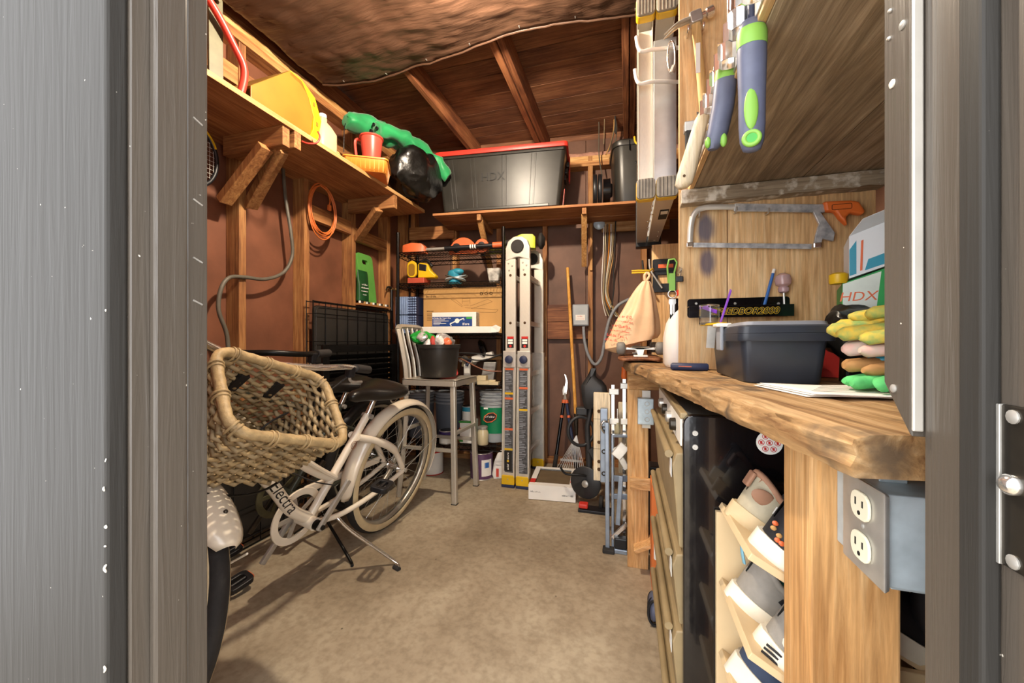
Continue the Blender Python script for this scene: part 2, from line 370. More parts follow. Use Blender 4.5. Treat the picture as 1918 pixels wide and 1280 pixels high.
g = MB().grid(60, 6, lambda a, b: (-1.1 + 2.6 * a, -.06 + .05 * b, ZP - .075 + .045 * math.sin(b * 3.1) + .02 * noise.noise(Vector((a * 18, b * 3, 0)))))
g.build('insulation_strip', 'insulation', wb, smooth=180, kind='stuff')
# --- right wall and door wall
wr = struct(MB().box((1.12, .3, 0), (1.15, 3.7, 2.78)).build('wall_right', 'hardboard_back'))
def framepaint(name, col, rough, var=.12):
    m, nt, b = _base(name); L = nt.links.new
    tc = nd(nt, 'ShaderNodeTexCoord'); mp = nd(nt, 'ShaderNodeMapping'); mp.inputs['Scale'].default_value = (60, 60, 3); L(tc.outputs['Object'], mp.inputs[0])
    n1 = nd(nt, 'ShaderNodeTexNoise'); n1.inputs['Scale'].default_value = 1.6; n1.inputs['Detail'].default_value = 5; n1.inputs['Distortion'].default_value = .5; L(mp.outputs[0], n1.inputs[0])
    n2 = nd(nt, 'ShaderNodeTexNoise'); n2.inputs['Scale'].default_value = 130; n2.inputs['Detail'].default_value = 2; L(tc.outputs['Object'], n2.inputs[0])
    rp = nd(nt, 'ShaderNodeValToRGB'); c = lin(col); e = rp.color_ramp.elements; e[0].color = tuple(x * (1 - var) for x in c[:3]) + (1,); e[1].color = tuple(min(1, x * (1 + var)) for x in c[:3]) + (1,); L(n1.outputs[0], rp.inputs[0])
    r2 = nd(nt, 'ShaderNodeValToRGB'); r2.color_ramp.elements[0].position = .77; r2.color_ramp.elements[1].position = .80; L(n2.outputs[0], r2.inputs[0])
    mm = nd(nt, 'ShaderNodeMix', data_type='RGBA'); L(r2.outputs[0], mm.inputs[0]); L(rp.outputs[0], mm.inputs[6]); mm.inputs[7].default_value = lin('#cfc8ba'); L(mm.outputs[2], b.inputs['Base Color'])
    b.inputs['Roughness'].default_value = rough
    bp = nd(nt, 'ShaderNodeBump'); bp.inputs['Strength'].default_value = .5; bp.inputs['Distance'].default_value = .003; L(n1.outputs[0], bp.inputs['Height']); L(bp.outputs[0], b.inputs['Normal'])
    MATS[name] = m
framepaint('casing_paint', '#2b2926', .65); MATS['casing_paint'].node_tree.nodes['Principled BSDF'].inputs['Specular IOR Level'].default_value = .25
framepaint('jamb_paint', '#4c453d', .36, .06)
mat('chip', '#d9d2c2', .7, 0, .1, 40)
DL, DR, YO, YI = -.54, .22, .2726, .377
wf = thing('wall_front', '', '', loc=(-.16, .33, 0)); del wf['label']; del wf['category']; struct(wf)
MB().box((-2.2, YO + .02, 0), (DL - .03, YI - .002, 2.78)).build('wall_panel', 'hardboard', wf, True)
MB().box((DR + .03, YO + .02, 0), (1.4, YI - .002, 2.78)).build('wall_panel', 'hardboard', wf, True)
MB().box((DL - .03, YO + .02, 2.06), (DR + .03, YI - .002, 2.78)).build('wall_panel', 'hardboard', wf, True)
tl = struct(MB().box((DL - .26, YO, 0), (DL - .001, YO + .019, 2.1)).build('trim_1', 'casing_paint', None, bevel=.003))
jl = struct(MB().box((DL - .029, YO + .02, 0), (DL, YI, 2.05)).build('trim_2', 'jamb_paint', None, bevel=.002))
MB().box((DL, .3105, 0), (DL + .011, .346, 2.05)).build('door_stop', 'jamb_paint', jl, True, .003)
MB().box((DL, .348, 0), (DL + .006, YI - .004, 2.05)).build('jamb_strip', 'jamb_paint', jl, True, .0015)
random.seed(5)
for k in range(16):                                   # chipped paint along the casing edge
    z = random.choice((random.uniform(.2, .8), random.uniform(.75, 1.1))); r = random.uniform(.001, .0035)
    MB().ball((DL - .001, YO - .0008, z), (.0013, .001, r), 8, 6).jitter(.002, 200, k).build('paint_chip', 'chip', tl, True, smooth=180)
for z in (1.305, 1.20, 1.07, 1.125):
    MB().beam((DL + .0062, .355, z + .003), (DL + .0062, .366, z - .002), .002, .002).build('staple', 'steel', jl, True)
jr = struct(MB().box((DR, YO + .01, 0), (DR + .029, YI, 2.05)).build('trim_3', 'jamb_paint', None, bevel=.002))
MB().box((DR - .010, .3115, 0), (DR, .3295, 2.05)).build('door_stop', 'casing_paint', jr, True, .002)
hd = struct(MB().box((DL - .03, YO, 2.05), (DR + .03, YI, 2.09)).build('trim_4', 'jamb_paint', None, bevel=.002))
ib = struct(MB().add([(.2124, .378, .945), (.2124, .411, .985), (.236, .411, .985), (.236, .378, .945), (.2124, .378, 2.1), (.2124, .411, 2.1), (.236, .411, 2.1), (.236, .378, 2.1)],
    [(0, 1, 2, 3), (7, 6, 5, 4), (0, 4, 5, 1), (1, 5, 6, 2), (2, 6, 7, 3), (3, 7, 4, 0)]).build('trim_5', 'jamb_paint', None, bevel=.0015))
MB().box((.2126, .3755, .95), (.2195, .3779, 2.1)).build('lit_worn_edge', 'alu', ib, True, .001)  # pale strip: chipped edge, with the daylight on it put into the colour
def screw(x, y, z, parent, r=.0035, m='steel', n=(-1, 0, 0)):
    mm = look((x, y, z), Vector((x, y, z)) + Vector(n)); mb = MB().lathe([(r, 0), (r, .0008), (r * .55, .0018)], mm, 12)
    mb.build('screw', m, parent, True, smooth=40)
for u, v in ((1691, 47), (1672, 157), (1674, 728), (1668, 20), (1666, 72)):
    p = P(u, v, X=.2124); screw(p.x, p.y, p.z, ib, .0035 if v in (47, 728, 157) else .0018, 'steel' if v != 157 else 'chip')
for u, v in ((1832, 700), (1837, 120), (1832, 240)): p = P(u, v, X=DR); MB().ball(p, (.0025, .003, .004), 8, 6).build('paint_chip', 'chip', jr, True, smooth=180)
mat('old_metal', '#3f3a33', .3, .7, .25, 30)
p0 = P(1882, 757, X=DR); p1 = P(1918, 1078, X=DR)
sp = thing('strike_plate', 'dark metal strike plate screwed to the right door jamb', 'strike plate', (DR, .29, p1.z))
MB().box((DR - .0022, p0.y - .026, p1.z), (DR + .0005, p0.y, p0.z)).build('plate', 'old_metal', sp, True, .001)
MB().box((DR - .0035, p0.y - .0012, p1.z), (DR + .0005, p0.y + .0012, p0.z)).build('lip', 'steel', sp, True, .0005)
p = P(1908, 910, X=DR); MB().lathe([(.006, 0), (.0062, .003), (.003, .006)], look((DR - .002, p.y, p.z), (DR - .1, p.y, p.z)), 14).build('latch', 'chrome', sp, True, smooth=60)
for v in (782, 1055): p = P(1908, v, X=DR); screw(DR - .0022, p.y, p.z, sp, .0042, 'steel')
# ================================================================== workbench and the right side
BN = Frame((-.019, 1.811), 8.9)
BT = .933
def wornplank(name, x0, x1, y0, y1, z0, z1, m, parent, amp=.004, nx=6, ny=60, nz=4, seed=1):
    """a plank along y with worn, chipped edges (local frame of parent)"""
    mb = MB(); rings = []
    for j in range(ny + 1):
        y = y0 + (y1 - y0) * j / ny; r = []
        per = [(x0 + (x1 - x0) * i / nx, z0) for i in range(nx)] + [(x1, z0 + (z1 - z0) * i / nz) for i in range(nz)] + [(x1 - (x1 - x0) * i / nx, z1) for i in range(nx)] + [(x0, z1 - (z1 - z0) * i / nz) for i in range(nz)]
        for x, z in per:
            n = noise.noise(Vector((x * 25 + seed, y * 14, z * 60))); e = min(abs(x - x0), .02) / .02
            d = amp * (1.3 - e) * n
            xx, zz = x, z
            if x == x0: xx += abs(d) * .9 + (.004 if z in (z0, z1) else 0) * (1 + n)
            if z == z1: zz += d * .35 - (.003 * (1 - e) * (1 + noise.noise(Vector((y * 30, seed, 0)))))
            r.append((xx, y, zz))
        rings.append(r)
    mb.loft(rings); return mb.build(name, m, parent, smooth=35)
wb_ = thing('workbench', 'heavy worn wooden workbench with thick chipped planks and square posts', 'workbench', M=BN.M)
WOODS['benchedge'] = ('#5e3d1f', '#a97c46', '#cda468')
wornplank('plank', 0, .14, -1.392, 0, BT - .041, BT, W('bench', 'Y', stain=('#5d4a35', 13)), wb_, .013, seed=3)
wornplank('plank', .144, .40, -1.385, .30, BT - .040, BT - .001, W('bench', 'Y'), wb_, .003, seed=5)
wornplank('plank', .404, .66, -1.385, .30, BT - .040, BT - .001, W('bench', 'Y'), wb_, .003, seed=8)
wornplank('plank', .664, .90, -1.385, .25, BT - .040, BT - .001, W('bench', 'Y'), wb_, .003, seed=9)
MB().box((.0, 1.815, 0), (.09, 1.853, BT - .041)).build('post', W('post', 'Z'), wb_, True, .003)
MB().box((.004, 1.806, BT - .128), (.62, 1.8145, BT - .041)).build('apron', W('post', 'X'), wb_, True, .002)
MB().box((.012, 1.796, .36), (.40, 1.8145, .412)).build('cross_rail', W('post', 'X'), wb_, True, .002)
MB().beam((.03, 1.8, .10), (.34, 1.8, .27), .018, .09, (0, 1, 0)).build('diagonal_brace', W('post', 'X'), wb_, True, .002)
MB().box((.2228, .577, 0), (.3157, .665, BT - .041)).build('post', W('post', 'Z'), wb_, True, .003)
MB().box((.318, .60, BT - .135), (.95, .638, BT - .042)).build('apron', W('post', 'X'), wb_, True, .002)
MB().box((.83, 1.6, 0), (.915, 1.69, BT - .041)).build('post', W('post', 'Z'), wb_, True, .003)
# --- partition above the bench, deck overhead, ledge
PY = 1.30
pt = thing('wall_partition', '', '', loc=(.4, PY, BT)); del pt['label']; del pt['category']; struct(pt)
wood('ply_greasy', *WOODS['ply'], axis='Z', spots=[((P(1322, 428, Y=PY).x - .4, 0, P(1322, 428, Y=PY).z - BT), (.036, .05, .062), '#3d4158'), ((P(1325, 492, Y=PY).x - .4, 0, P(1325, 492, Y=PY).z - BT), (.030, .05, .058), '#443f55')])
MB().box((.155, PY, BT + .001), (.289, PY + .018, 2.55)).build('plywood_panel', 'ply_greasy', pt, True, .0015)
MB().box((.291, PY, BT + .001), (.655, PY + .018, 2.55)).build('plywood_panel', W('ply', 'Z'), pt, True, .0015)
MB().box((.16, PY + .019, BT + .001), (.25, PY + .057, 2.55)).build('stud', W('stud', 'Z'), pt, True, .002)
led = MB()
led.loft([[(x, PY - .001, 1.437 + .003 * noise.noise(Vector((x * 30, 0, 0)))), (x, PY - .042, 1.437 + .004 * noise.noise(Vector((x * 30, 5, 0)))), (x, PY - .042 + .003 * noise.noise(Vector((x * 40, 9, 0))), 1.4775 + .003 * noise.noise(Vector((x * 50, 3, 0)))), (x, PY - .001, 1.4785)] for x in [.157 + .5 * k / 40 for k in range(41)]])
led.build('ledge', W('grey', 'X', stain=('#d8d0c0', 30)), pt, True, smooth=30)
dk = thing('wall_loft_deck', '', '', loc=(.4, .9, 1.48)); del dk['label']; del dk['category']; struct(dk)
MB().box((.193, .43, 1.480), (.469, PY - .001, 1.498)).build('deck_board', W('oldply', 'Y', bump=.8), dk, True, .001)
MB().box((.4715, .43, 1.480), (1.10, PY - .001, 1.498)).build('deck_board', W('oldply', 'Y', bump=.8), dk, True, .001)
MB().box((.180, .43, 1.482), (.1925, PY - .001, 1.545)).build('fascia', W('ply', 'Y'), dk, True, .001)
MB().box((.335, .60, 1.455), (.365, .64, 1.48)).build('block', W('pale', 'Y'), dk, True, .002)
# second sheet of plywood behind the bench end
YP2 = 2.22
p2 = struct(MB().box((.128, YP2, .9), (.62, YP2 + .018, 1.545)).build('wall_plywood_end', W('ply', 'Z')))
MB().box((.56, YP2 + .019, 0), (.62, YP2 + .08, 1.545)).build('stud', W('stud', 'Z'), p2, True)
# --- black cabinet under the bench
DX, DY0, DY1, DZ = .115, .897, 1.54, .862
cb = thing('drawer_cabinet', 'black metal cabinet with tan drawer fronts tucked under the workbench', 'cabinet', (DX, DY0, 0))
mat('enamel', '#0e0d10', .14, 0, .4, 6, .25, 14, coat=.6)
mat('drawer_tan', '#8d7a58', .5, 0, .15, 10, .15, 30)
mat('cab_top', '#4c4c4a', .5, .2, .15, 8)
body = MB()
poly = [(0, 0)] + [(0, DZ - .02)] + [(.02 - .02 * math.cos(math.radians(a)), DZ - .02 + .02 * math.sin(math.radians(a))) for a in (20, 40, 60, 80, 90)] + [(.47, DZ), (.47, 0)]
body.prism(poly, .02, basis((DX, DY0 + .02, 0), (1, 0, 0), (0, 0, 1)))
body.build('side_panel', 'enamel', cb, True, .003, smooth=40)
MB().box((DX + .012, DY0 + .021, .03), (DX + .47, DY1, DZ - .004)).build('body', 'cab_top', cb, True, .004)
MB().box((DX - .004, DY0 + .018, DZ - .012), (DX + .012, DY1, DZ + .0015)).build('top_lip', 'drawer_tan', cb, True, .003)
MB().box((DX - .002, DY0 + .03, DZ - .075), (DX + .0115, DY1 - .01, DZ - .014)).build('control_panel', 'white_plastic', cb, True, .002)
for i, y in enumerate((1.02, 1.12, 1.24, 1.36)):
    MB().lathe([(.016, 0), (.015, .012), (.011, .014)], look((DX - .002, y, DZ - .045), (DX - .1, y, DZ - .045)), 16).build('knob', 'steel' if i % 2 else 'old_metal', cb, True, smooth=40)
for k, (z0, z1) in enumerate(((.56, .775), (.39, .55), (.20, .38), (.03, .19))):
    d = MB().prism([(0, z0), (-.016, z0 + .004), (-.03, z1 - .03), (-.022, z1 - .004), (0, z1)], DY1 - DY0 - .03, basis((DX + .011, DY1 - .005, 0), (1, 0, 0), (0, 0, 1)))
    dr = d.build('drawer', 'drawer_tan', cb, True, .003)
    MB().cyl((DX - .024, DY0 + .05, z1 - .012), (DX - .024, DY1 - .03, z1 - .012), .009, 10).build('pull_bar', 'drawer_tan', dr, True, smooth=40)
    tg = MB().box((DX - .0205, DY0 + .035, z1 - .06), (DX - .0195, DY0 + .07, z1 - .02), None); tg.build('sticker', 'paper', dr, True)
p = P(1441, 830, Y=DY0)
st = MB().lathe([(.0238, 0), (.0238, .0006)], look((p.x, DY0, p.z), (p.x, DY0 - 1, p.z)), 32).build('sticker', 'ink_white', cb, True)
ic = MB()
for k in range(7):
    a = k * 2 * math.pi / 6; r = .0145 if k < 6 else 0
    M = basis((p.x + r * math.cos(a), DY0 - .0008, p.z + r * math.sin(a)), (1, 0, 0), (0, 0, 1))
    ic.ring(.0052, .0006, M, 18, 4); ic.box((-.005, -.0005, -.0002), (.005, .0005, .0002), M @ RZ(-45)); ic.box((-.002, -.003, -.0003), (.002, .003, 0.0001), M)
ic.build('sticker_print', 'ink_red', st, True)
for v in (812, 838):
    q = P(1302, v, Y=DY0); MB().lathe([(.006, 0), (.0055, .002), (.0025, .002), (.002, .0005)], look((q.x, DY0 - .0001, q.z), (q.x, DY0 - 1, q.z)), 14).build('screw', 'steel', cb, True, smooth=40)
# --- outlet box on the near post
ob = thing('outlet_box', 'galvanised steel outlet box with ivory duplex receptacle on the near bench post', 'outlet box', (.29, .53, .80))
OZ0, OZ1, OX = .772, .866, .25
MB().box((OX, .478, OZ0), (OX + .085, .5755, OZ1)).build('box', 'galv', ob, True, .002)
MB().add([(OX - .006, .470, OZ0 - .003), (OX - .006, .548, OZ0 - .003), (OX - .006, .548, OZ1 + .003), (OX - .006, .470, OZ1 + .003), (OX + .0005, .474, OZ0 - .001), (OX + .0005, .552, OZ0), (OX + .0005, .552, OZ1), (OX + .0005, .474, OZ1)],
    [(3, 2, 1, 0), (4, 5, 6, 7), (0, 1, 5, 4), (1, 2, 6, 5), (2, 3, 7, 6), (3, 0, 4, 7)]).build('cover_plate', 'steel', ob, True, .002)
mat('ivory', '#e9e2c8', .35, 0, .03)
for zc in (.842, .798):
    M = basis((OX - .0062, .508, zc), (0, -1, 0), (0, 0, 1))
    r = MB().prism(rrect(.034, .030, .012), .003, M).build('receptacle', 'ivory', ob, True, .001)
    sl = MB()
    sl.cbox((-.0065, .003, .0031), (.002, .008, .0008), M); sl.cbox((.0065, .003, .0031), (.002, .007, .0008), M); sl.lathe([(.0024, .003), (.0024, .0036)], M @ T(0, -.008, 0), 10)
    sl.build('slots', 'ink', r, True, kind='stuff')
screw(OX - .006, .508, .82, ob, .003)
for z in (.842, .820, .797):
    MB().ring(.0115, .0006, basis((OX + .05, .4778, z), (1, 0, 0), (0, 0, 1)), 24, 5).build('knockout', 'galv', ob, True, smooth=60)
MB().box((OX + .015, .52, OZ1), (OX + .04, .522, .8915)).build('mounting_tab', 'galv', ob, True, .0008); MB().box((OX + .015, .5, OZ0 - .012), (OX + .05, .522, OZ0)).build('mounting_tab', 'galv', ob, True, .0008)
# --- small junction box on the far post
jb = thing('junction_box', 'small grey steel junction box with round knockouts on the far bench post', 'junction box', (.06, 1.80, .6))
q0 = P(1194, 745, Y=1.79); q1 = P(1224, 795, Y=1.79)
MB().box((q0.x, 1.765, q1.z), (q1.x, 1.8055, q0.z)).build('box', 'galv', jb, True, .003)
for k in range(3): MB().ring(.009, .0015, basis(((q0.x + q1.x) / 2 + .006, 1.7645, q1.z + (q0.z - q1.z) * (.2 + .3 * k)), (1, 0, 0), (0, 0, 1)), 18, 6).build('knockout', 'steel', jb, True, smooth=60)
MB().box((q0.x + .02, 1.803, q0.z), (q0.x + .055, 1.8058, q0.z + .03)).build('mounting_ear', 'white_plastic', jb, True); MB().box((q0.x + .02, 1.803, q1.z - .022), (q0.x + .055, 1.8058, q1.z)).build('mounting_ear', 'white_plastic', jb, True)
MB().tube(smooth_path([(q1.x - .01, 1.764, (q0.z + q1.z) / 2), (q1.x + .02, 1.745, (q0.z + q1.z) / 2 + .01), (q1.x + .05, 1.76, (q0.z + q1.z) / 2 + .06), (q1.x + .06, 1.79, .77)]), .006, 8).build('cable', 'steel', jb, True, smooth=60)
# ================================================================== shelves on the left and back walls
def plate_hole(mb, outer, inner, d, M):
    n = len(outer)
    vs = [(x, y, 0) for x, y in outer] + [(x, y, 0) for x, y in inner] + [(x, y, d) for x, y in outer] + [(x, y, d) for x, y in inner]
    fs = []
    for i in range(n):
        j = (i + 1) % n
        fs += [(i, n + i, n + j, j), (2 * n + i, 2 * n + j, 3 * n + j, 3 * n + i), (i, j, 2 * n + j, 2 * n + i), (n + i, 3 * n + i, 3 * n + j, n + j)]
    return mb.add(vs, fs, M)
SZ = 2.035; SX = -1.5
ls = thing('wall_shelf', 'long plywood shelf along the left wall on timber brackets', 'shelf', (-1.7, 1.7, SZ))
MB().box((XL + .002, .62, SZ - .02), (SX, 2.655, SZ)).build('shelf_board', W('shelf', 'Y'), ls, True, .0015)
MB().box((SX - .001, .62, SZ - .0215), (SX + .0015, 2.65, SZ + .0012)).build('board_edge', W('fresh', 'Y'), ls, True)
for y, x1, z0 in ((1.402, SX - .01, SZ - .112), (1.458, SX + .0, SZ - .100), (2.27, SX - .005, SZ - .112)):
    MB().box((XS + .0005, y - .019, z0), (x1, y + .019, SZ - .0205)).build('bracket_arm', W('stud', 'X'), ls, True, .002)
for (a, b) in (((-1.60, 1.375, SZ - .115), (-1.875, 1.385, 1.70)), ((-1.58, 1.437, SZ - .103), (-1.875, 1.52, 1.72)), ((-1.62, 2.24, SZ - .115), (-1.872, 2.345, 1.76))):
    MB().beam(a, b, .038, .06, (0, 1, 0)).build('bracket_brace', W('stud', 'Z'), ls, True, .002)
MB().tube(smooth_path([(-1.494, 1.475, SZ - .055), (-1.47, 1.49, SZ - .062), (-1.445, 1.515, SZ - .05), (-1.44, 1.53, SZ - .015), (-1.45, 1.528, SZ + .012)]), .0042, 8).build('hook', 'red_plastic', ls, True, smooth=60, label='red plastic coated hook')
bs = thing('wall_shelf', 'two-board timber shelf along the back wall under the black bins', 'shelf', M=BK.M @ T(0, 0, 2.0))
def bk(mb, name, m, parent, **k):
    """build a mesh given in the back-wall frame"""
    mb.v = [BK.M @ p for p in mb.v]; return mb.build(name, m, parent, True, **k)
bk(MB().box((-.825, -.50, 1.99), (1.62, -.262, 2.008)), 'shelf_board', W('shelf', 'X'), bs, bevel=.0015)
bk(MB().box((-.825, -.258, 1.985), (1.62, -.093, 2.005)), 'shelf_board', W('shelf', 'X'), bs, bevel=.0015)
for x, up in ((-.46, 0), (.325, 1)):
    bk(MB().box((x - .016, -.49, 1.94), (x + .016, -.0895, 1.9845)), 'bracket_arm', W('stud', 'Y'), bs, bevel=.002)
    bk(MB().beam((x, -.45, 1.945), (x, -.105, 1.64), .03, .04, (1, 0, 0)), 'bracket_brace', W('fresh', 'Z'), bs, bevel=.002)
bk(MB().box((.372, -.1095, 1.60), (.392, -.0895, 1.985)), 'hanger_strip', W('fresh', 'Z'), bs, bevel=.001)

# ================================================================== things on the left shelf
mat('amber', '#8a6522', .4, 0, .12, 6)
sc_ = thing('scoop', 'big yellow plastic scoop with bright flanged rim standing on the left shelf', 'scoop', (-1.6, 1.42, SZ))
prof = [(1.235, SZ + .003), (1.235, 2.10), (1.432, 2.295), (1.50, 2.292), (1.58, 2.255), (1.62, 2.16), (1.605, 2.09), (1.56, SZ + .003)]
Mx = Matrix(((0, 0, 1, -1.525), (1, 0, 0, 0), (0, 1, 0, 0), (0, 0, 0, 1)))
MB().prism([(y, z) for y, z in prof[:4]] + [(1.535, 2.25), (1.57, 2.16), (1.55, SZ + .003)], .006, Mx).build('side_panel', 'amber', sc_, True, .002)
MB().prism([(y, z) for y, z in prof], .006, Mx @ T(0, 0, -.26)).build('side_panel', 'amber', sc_, True, .002)
MB().prism([(1.235, 2.10), (1.432, 2.295), (1.437, 2.288), (1.242, 2.094)], .254, Mx @ T(0, 0, -.254)).build('back_panel', 'amber', sc_, True)
MB().prism([(1.235, SZ + .003), (1.56, SZ + .003), (1.56, SZ + .009), (1.235, SZ + .009)], .254, Mx @ T(0, 0, -.254)).build('floor_panel', 'amber', sc_, True)
rim = MB(); R0 = [(1.432, 2.297), (1.50, 2.296), (1.583, 2.257), (1.625, 2.16), (1.61, 2.088), (1.60, SZ + .004)]; R1 = [(1.43, 2.275), (1.49, 2.268), (1.545, 2.235), (1.575, 2.155), (1.57, 2.09), (1.545, SZ + .004)]
rim.loft([[(-1.519, a[0], a[1]), (-1.535, a[0], a[1]), (-1.535, b[0], b[1]), (-1.519, b[0], b[1])] for a, b in zip(R0, R1)]).build('rim', 'yellow_plastic', sc_, True, .002)
for (y, z) in ((1.575, 2.22), (1.595, 2.13)): MB().cbox((-1.518, y, z), (.004, .012, .02)).build('rim_tab', 'amber', sc_, True)
o = MB().tube(smooth_path([(-1.535, 1.03, 2.37), (-1.535, 1.115, 2.295), (-1.535, 1.175, 2.225), (-1.535, 1.213, 2.175), (-1.535, 1.218, 2.12), (-1.535, 1.20, SZ + .001)]), .0145, 12).build('bent_tube', 'red_plastic', None, smooth=50)
tag(o, 'bent red metal tube rising from the left shelf beside the yellow scoop', 'tube')
mat('olive_metal', '#57533c', .5, .15, .15, 20)
mb = MB(); M = basis((-1.575, 1.125, 2.225), (.10, 1, 0), (0, .12, 1))
plate_hole(mb, rrect(.052, .37, .02, 5), rrect(.024, .024, .0118, 5, 0, .155), .012, M)
o = mb.build('metal_bar', 'olive_metal', None, bevel=.001); o.location.z = SZ + .001
tag(o, 'flat olive metal bar with a round hole leaning above the left shelf', 'bar')
mat('milky', '#cdbf98', .4, 0, .05, 6, trans=.25, sss=.2)
jm = thing('plastic_jug', 'milky plastic jug standing behind the yellow scoop', 'jug', (-1.6, 1.72, SZ))
MB().loft([[(x, y, z) for x, y in [(a * s_, b * s_) for a, b in rrect(.11, .13, .03)]] for z, s_ in ((.001, .95), (.02, 1), (.13, 1), (.17, .6), (.19, .3), (.21, .3))]).build('body', 'milky', jm, smooth=50)
MB().lathe([(.02, .21), (.02, .228)], None, 14).build('cap', 'white_plastic', jm, smooth=40)
# tray with small things, red pitcher
mat('tray_orange', '#d98a35', .4, 0, .08, 6)
ty = thing('plastic_tray', 'ribbed orange plastic tray hanging over the left shelf edge under the red pitcher', 'tray', (-1.545, 2.03, SZ), 30)
def rr3(w, h, r, z, n=4): return [(x, y, z) for x, y in rrect(w, h, r, n)]
MB().loft([rr3(.235, .22, .02, .008), rr3(.22, .20, .02, .001), rr3(.25, .235, .025, .078), rr3(.262, .245, .028, .080), rr3(.262, .245, .028, .074), rr3(.247, .23, .025, .074), rr3(.222, .205, .02, .008)][1:], cap=False).build('shell', 'tray_orange', ty, smooth=40, solid=.002)
MB().loft([rr3(.22, .20, .02, .001), rr3(.22, .20, .02, .004)]).build('base', 'orange_plastic', ty)
for k in range(9): MB().beam((-.10 + .025 * k, -.1005, .006), (-.105 + .0262 * k, -.1165, .072), .004, .004).build('rib', 'tray_orange', ty)
for k in range(8): MB().beam((.1105, -.085 + .024 * k, .006), (.124, -.088 + .025 * k, .072), .004, .004).build('rib', 'tray_orange', ty)
MB().box((-.118, -.11, .072), (.118, .11, .0785)).build('lid', 'tray_orange', ty, bevel=.002)
mat('pitcher_red', '#c9493b', .35, 0, .06, 6, sss=.1)
pi_ = thing('pitcher', 'small coral red plastic pitcher with handle standing on the orange tray', 'pitcher', (-1.495, 2.0, SZ + .079), 200)
MB().lathe([(.001, 0), (.048, 0), (.050, .005), (.064, .135), (.071, .14), (.070, .147), (.063, .147), (.059, .135), (.046, .01), (.001, .008)], None, 24).build('cup', 'pitcher_red', pi_, smooth=40)
MB().tube(smooth_path([(.062, 0, .132), (.086, 0, .137), (.098, 0, .115), (.09, 0, .03), (.086, 0, .008)]), .0105, 8, flat=.8).build('handle', 'pitcher_red', pi_, smooth=50)
for i, (x, y, r, h, lab) in enumerate(((-1.60, 1.975, .013, .07, 'left'), (-1.575, 1.955, .011, .05, 'right'))):
    t_ = thing('socket_tool', ['tall black socket standing at the back of the orange tray', 'short dark socket lying beside the red pitcher'][i], 'socket', (x, y, SZ + .079))
    M = RX(-25) if i == 0 else T(0, 0, .012) @ RX(-88)
    MB().lathe([(r, 0), (r, h * .5), (r * .8, h * .55), (r * .8, h), (r * .5, h), (r * .5, h * .7)], T(0, 0, .005 * (1 - i)) @ M, 14).build('barrel', 'black_metal', t_, smooth=40)
tw = thing('twine_roll', 'small roll of tan twine on the shelf left of the red pitcher', 'twine', (-1.60, 1.80, SZ))
for k in range(5): MB().ring(.03 - .002 * (k % 2), .008, T(0, 0, .009 + .011 * k) , 20, 6).build('winding', 'cardboard', tw, smooth=60)
# green folded chair bag on the black sack
mat('sack_black', '#100f0e', .3, 0, .5, 10, 1.0, 22)
def crumple(mb, seed, a1=.03, f1=5, a2=.012, f2=14):
    out = []
    for p in mb.v:
        q = p + noise.noise_vector(p * f1 + Vector((seed, 0, 0))) * a1
        r = 1 - abs(noise.noise(p * f2 + Vector((0, seed, 0)))) * 2
        out.append(q + noise.noise_vector(p * f2 + Vector((0, 0, seed))) * a2 * r)
    mb.v = out; return mb
mb = MB().ball((0, 0, 0), 1, 56, 36); mb.v = [Vector((math.copysign(abs(q_.x) ** .7, q_.x) * .155 - 1.475, math.copysign(abs(q_.y) ** .75, q_.y) * .23 + 2.46, math.copysign(abs(q_.z) ** .7, q_.z) * .175 + SZ + .18)) for q_ in mb.v]
mb.v = [Vector((p.x, p.y, max(p.z, SZ + .012))) for p in mb.v]
crumple(mb, 3, .05, 6, .03, 14); mb.v = [Vector((min(p.x, -1.32), p.y, max(p.z, SZ + .003))) for p in mb.v]
sk = thing('trash_sack', 'bulging shiny black plastic sack in the corner of the left shelf', 'sack', (-1.475, 2.46, SZ))
mb.build('sack', 'sack_black', sk, True, smooth=35)
mat('label_print', '#8f8a84', .4, 0, .6, 40)
0 and MB().loft([[(-1.47 + .03 * i, 2.236 + .02 * abs(i - 1), SZ + .075 + .01 * i), (-1.47 + .03 * i, 2.24 + .02 * abs(i - 1), SZ + .14 + .012 * i)] for i in range(4)], cap=False).build('printed_patch', 'label_print', sk, True, solid=.002)
mat('green_nylon', '#1f8a4e', .5, 0, .25, 8, .3, 40, sheen=.3)
gb = thing('chair_bag', 'green nylon drawstring bag with folded camp chair lying over the black sack', 'bag', (-1.6, 2.3, 2.36))
def sleeve(pts, rs, seed):
    b = MB().tube(smooth_path(pts, 6), [rs[0] + (rs[1] - rs[0]) * math.sin(math.pi * min(1, k / (len(pts) * 6 - 6)) * .9 + .15) for k in range(len(pts) * 6 - 5)], 20)
    return crumple(b, seed, .028, 11, .016, 26)
sleeve([(-1.70, 2.02, 2.40), (-1.67, 2.12, 2.44), (-1.63, 2.24, 2.45), (-1.58, 2.36, 2.44), (-1.50, 2.50, 2.42)], (.035, .068), 4).build('bag_body', 'green_nylon', gb, True, smooth=60)
sleeve([(-1.565, 2.13, 2.40), (-1.53, 2.26, 2.43), (-1.46, 2.42, 2.42), (-1.38, 2.56, 2.36), (-1.30, 2.62, 2.26)], (.028, .055), 9).build('bag_body', 'green_nylon', gb, True, smooth=60)
for (x, y, z) in ((-1.57, 2.122, 2.425), (-1.545, 2.118, 2.395), (-1.59, 2.12, 2.385)): MB().lathe([(.011, 0), (.011, .012), (.006, .012), (.006, .004)], look((x, y + .01, z), (x - .02, y - .1, z)), 12).build('pole_end', 'black_plastic', gb, True, smooth=40)
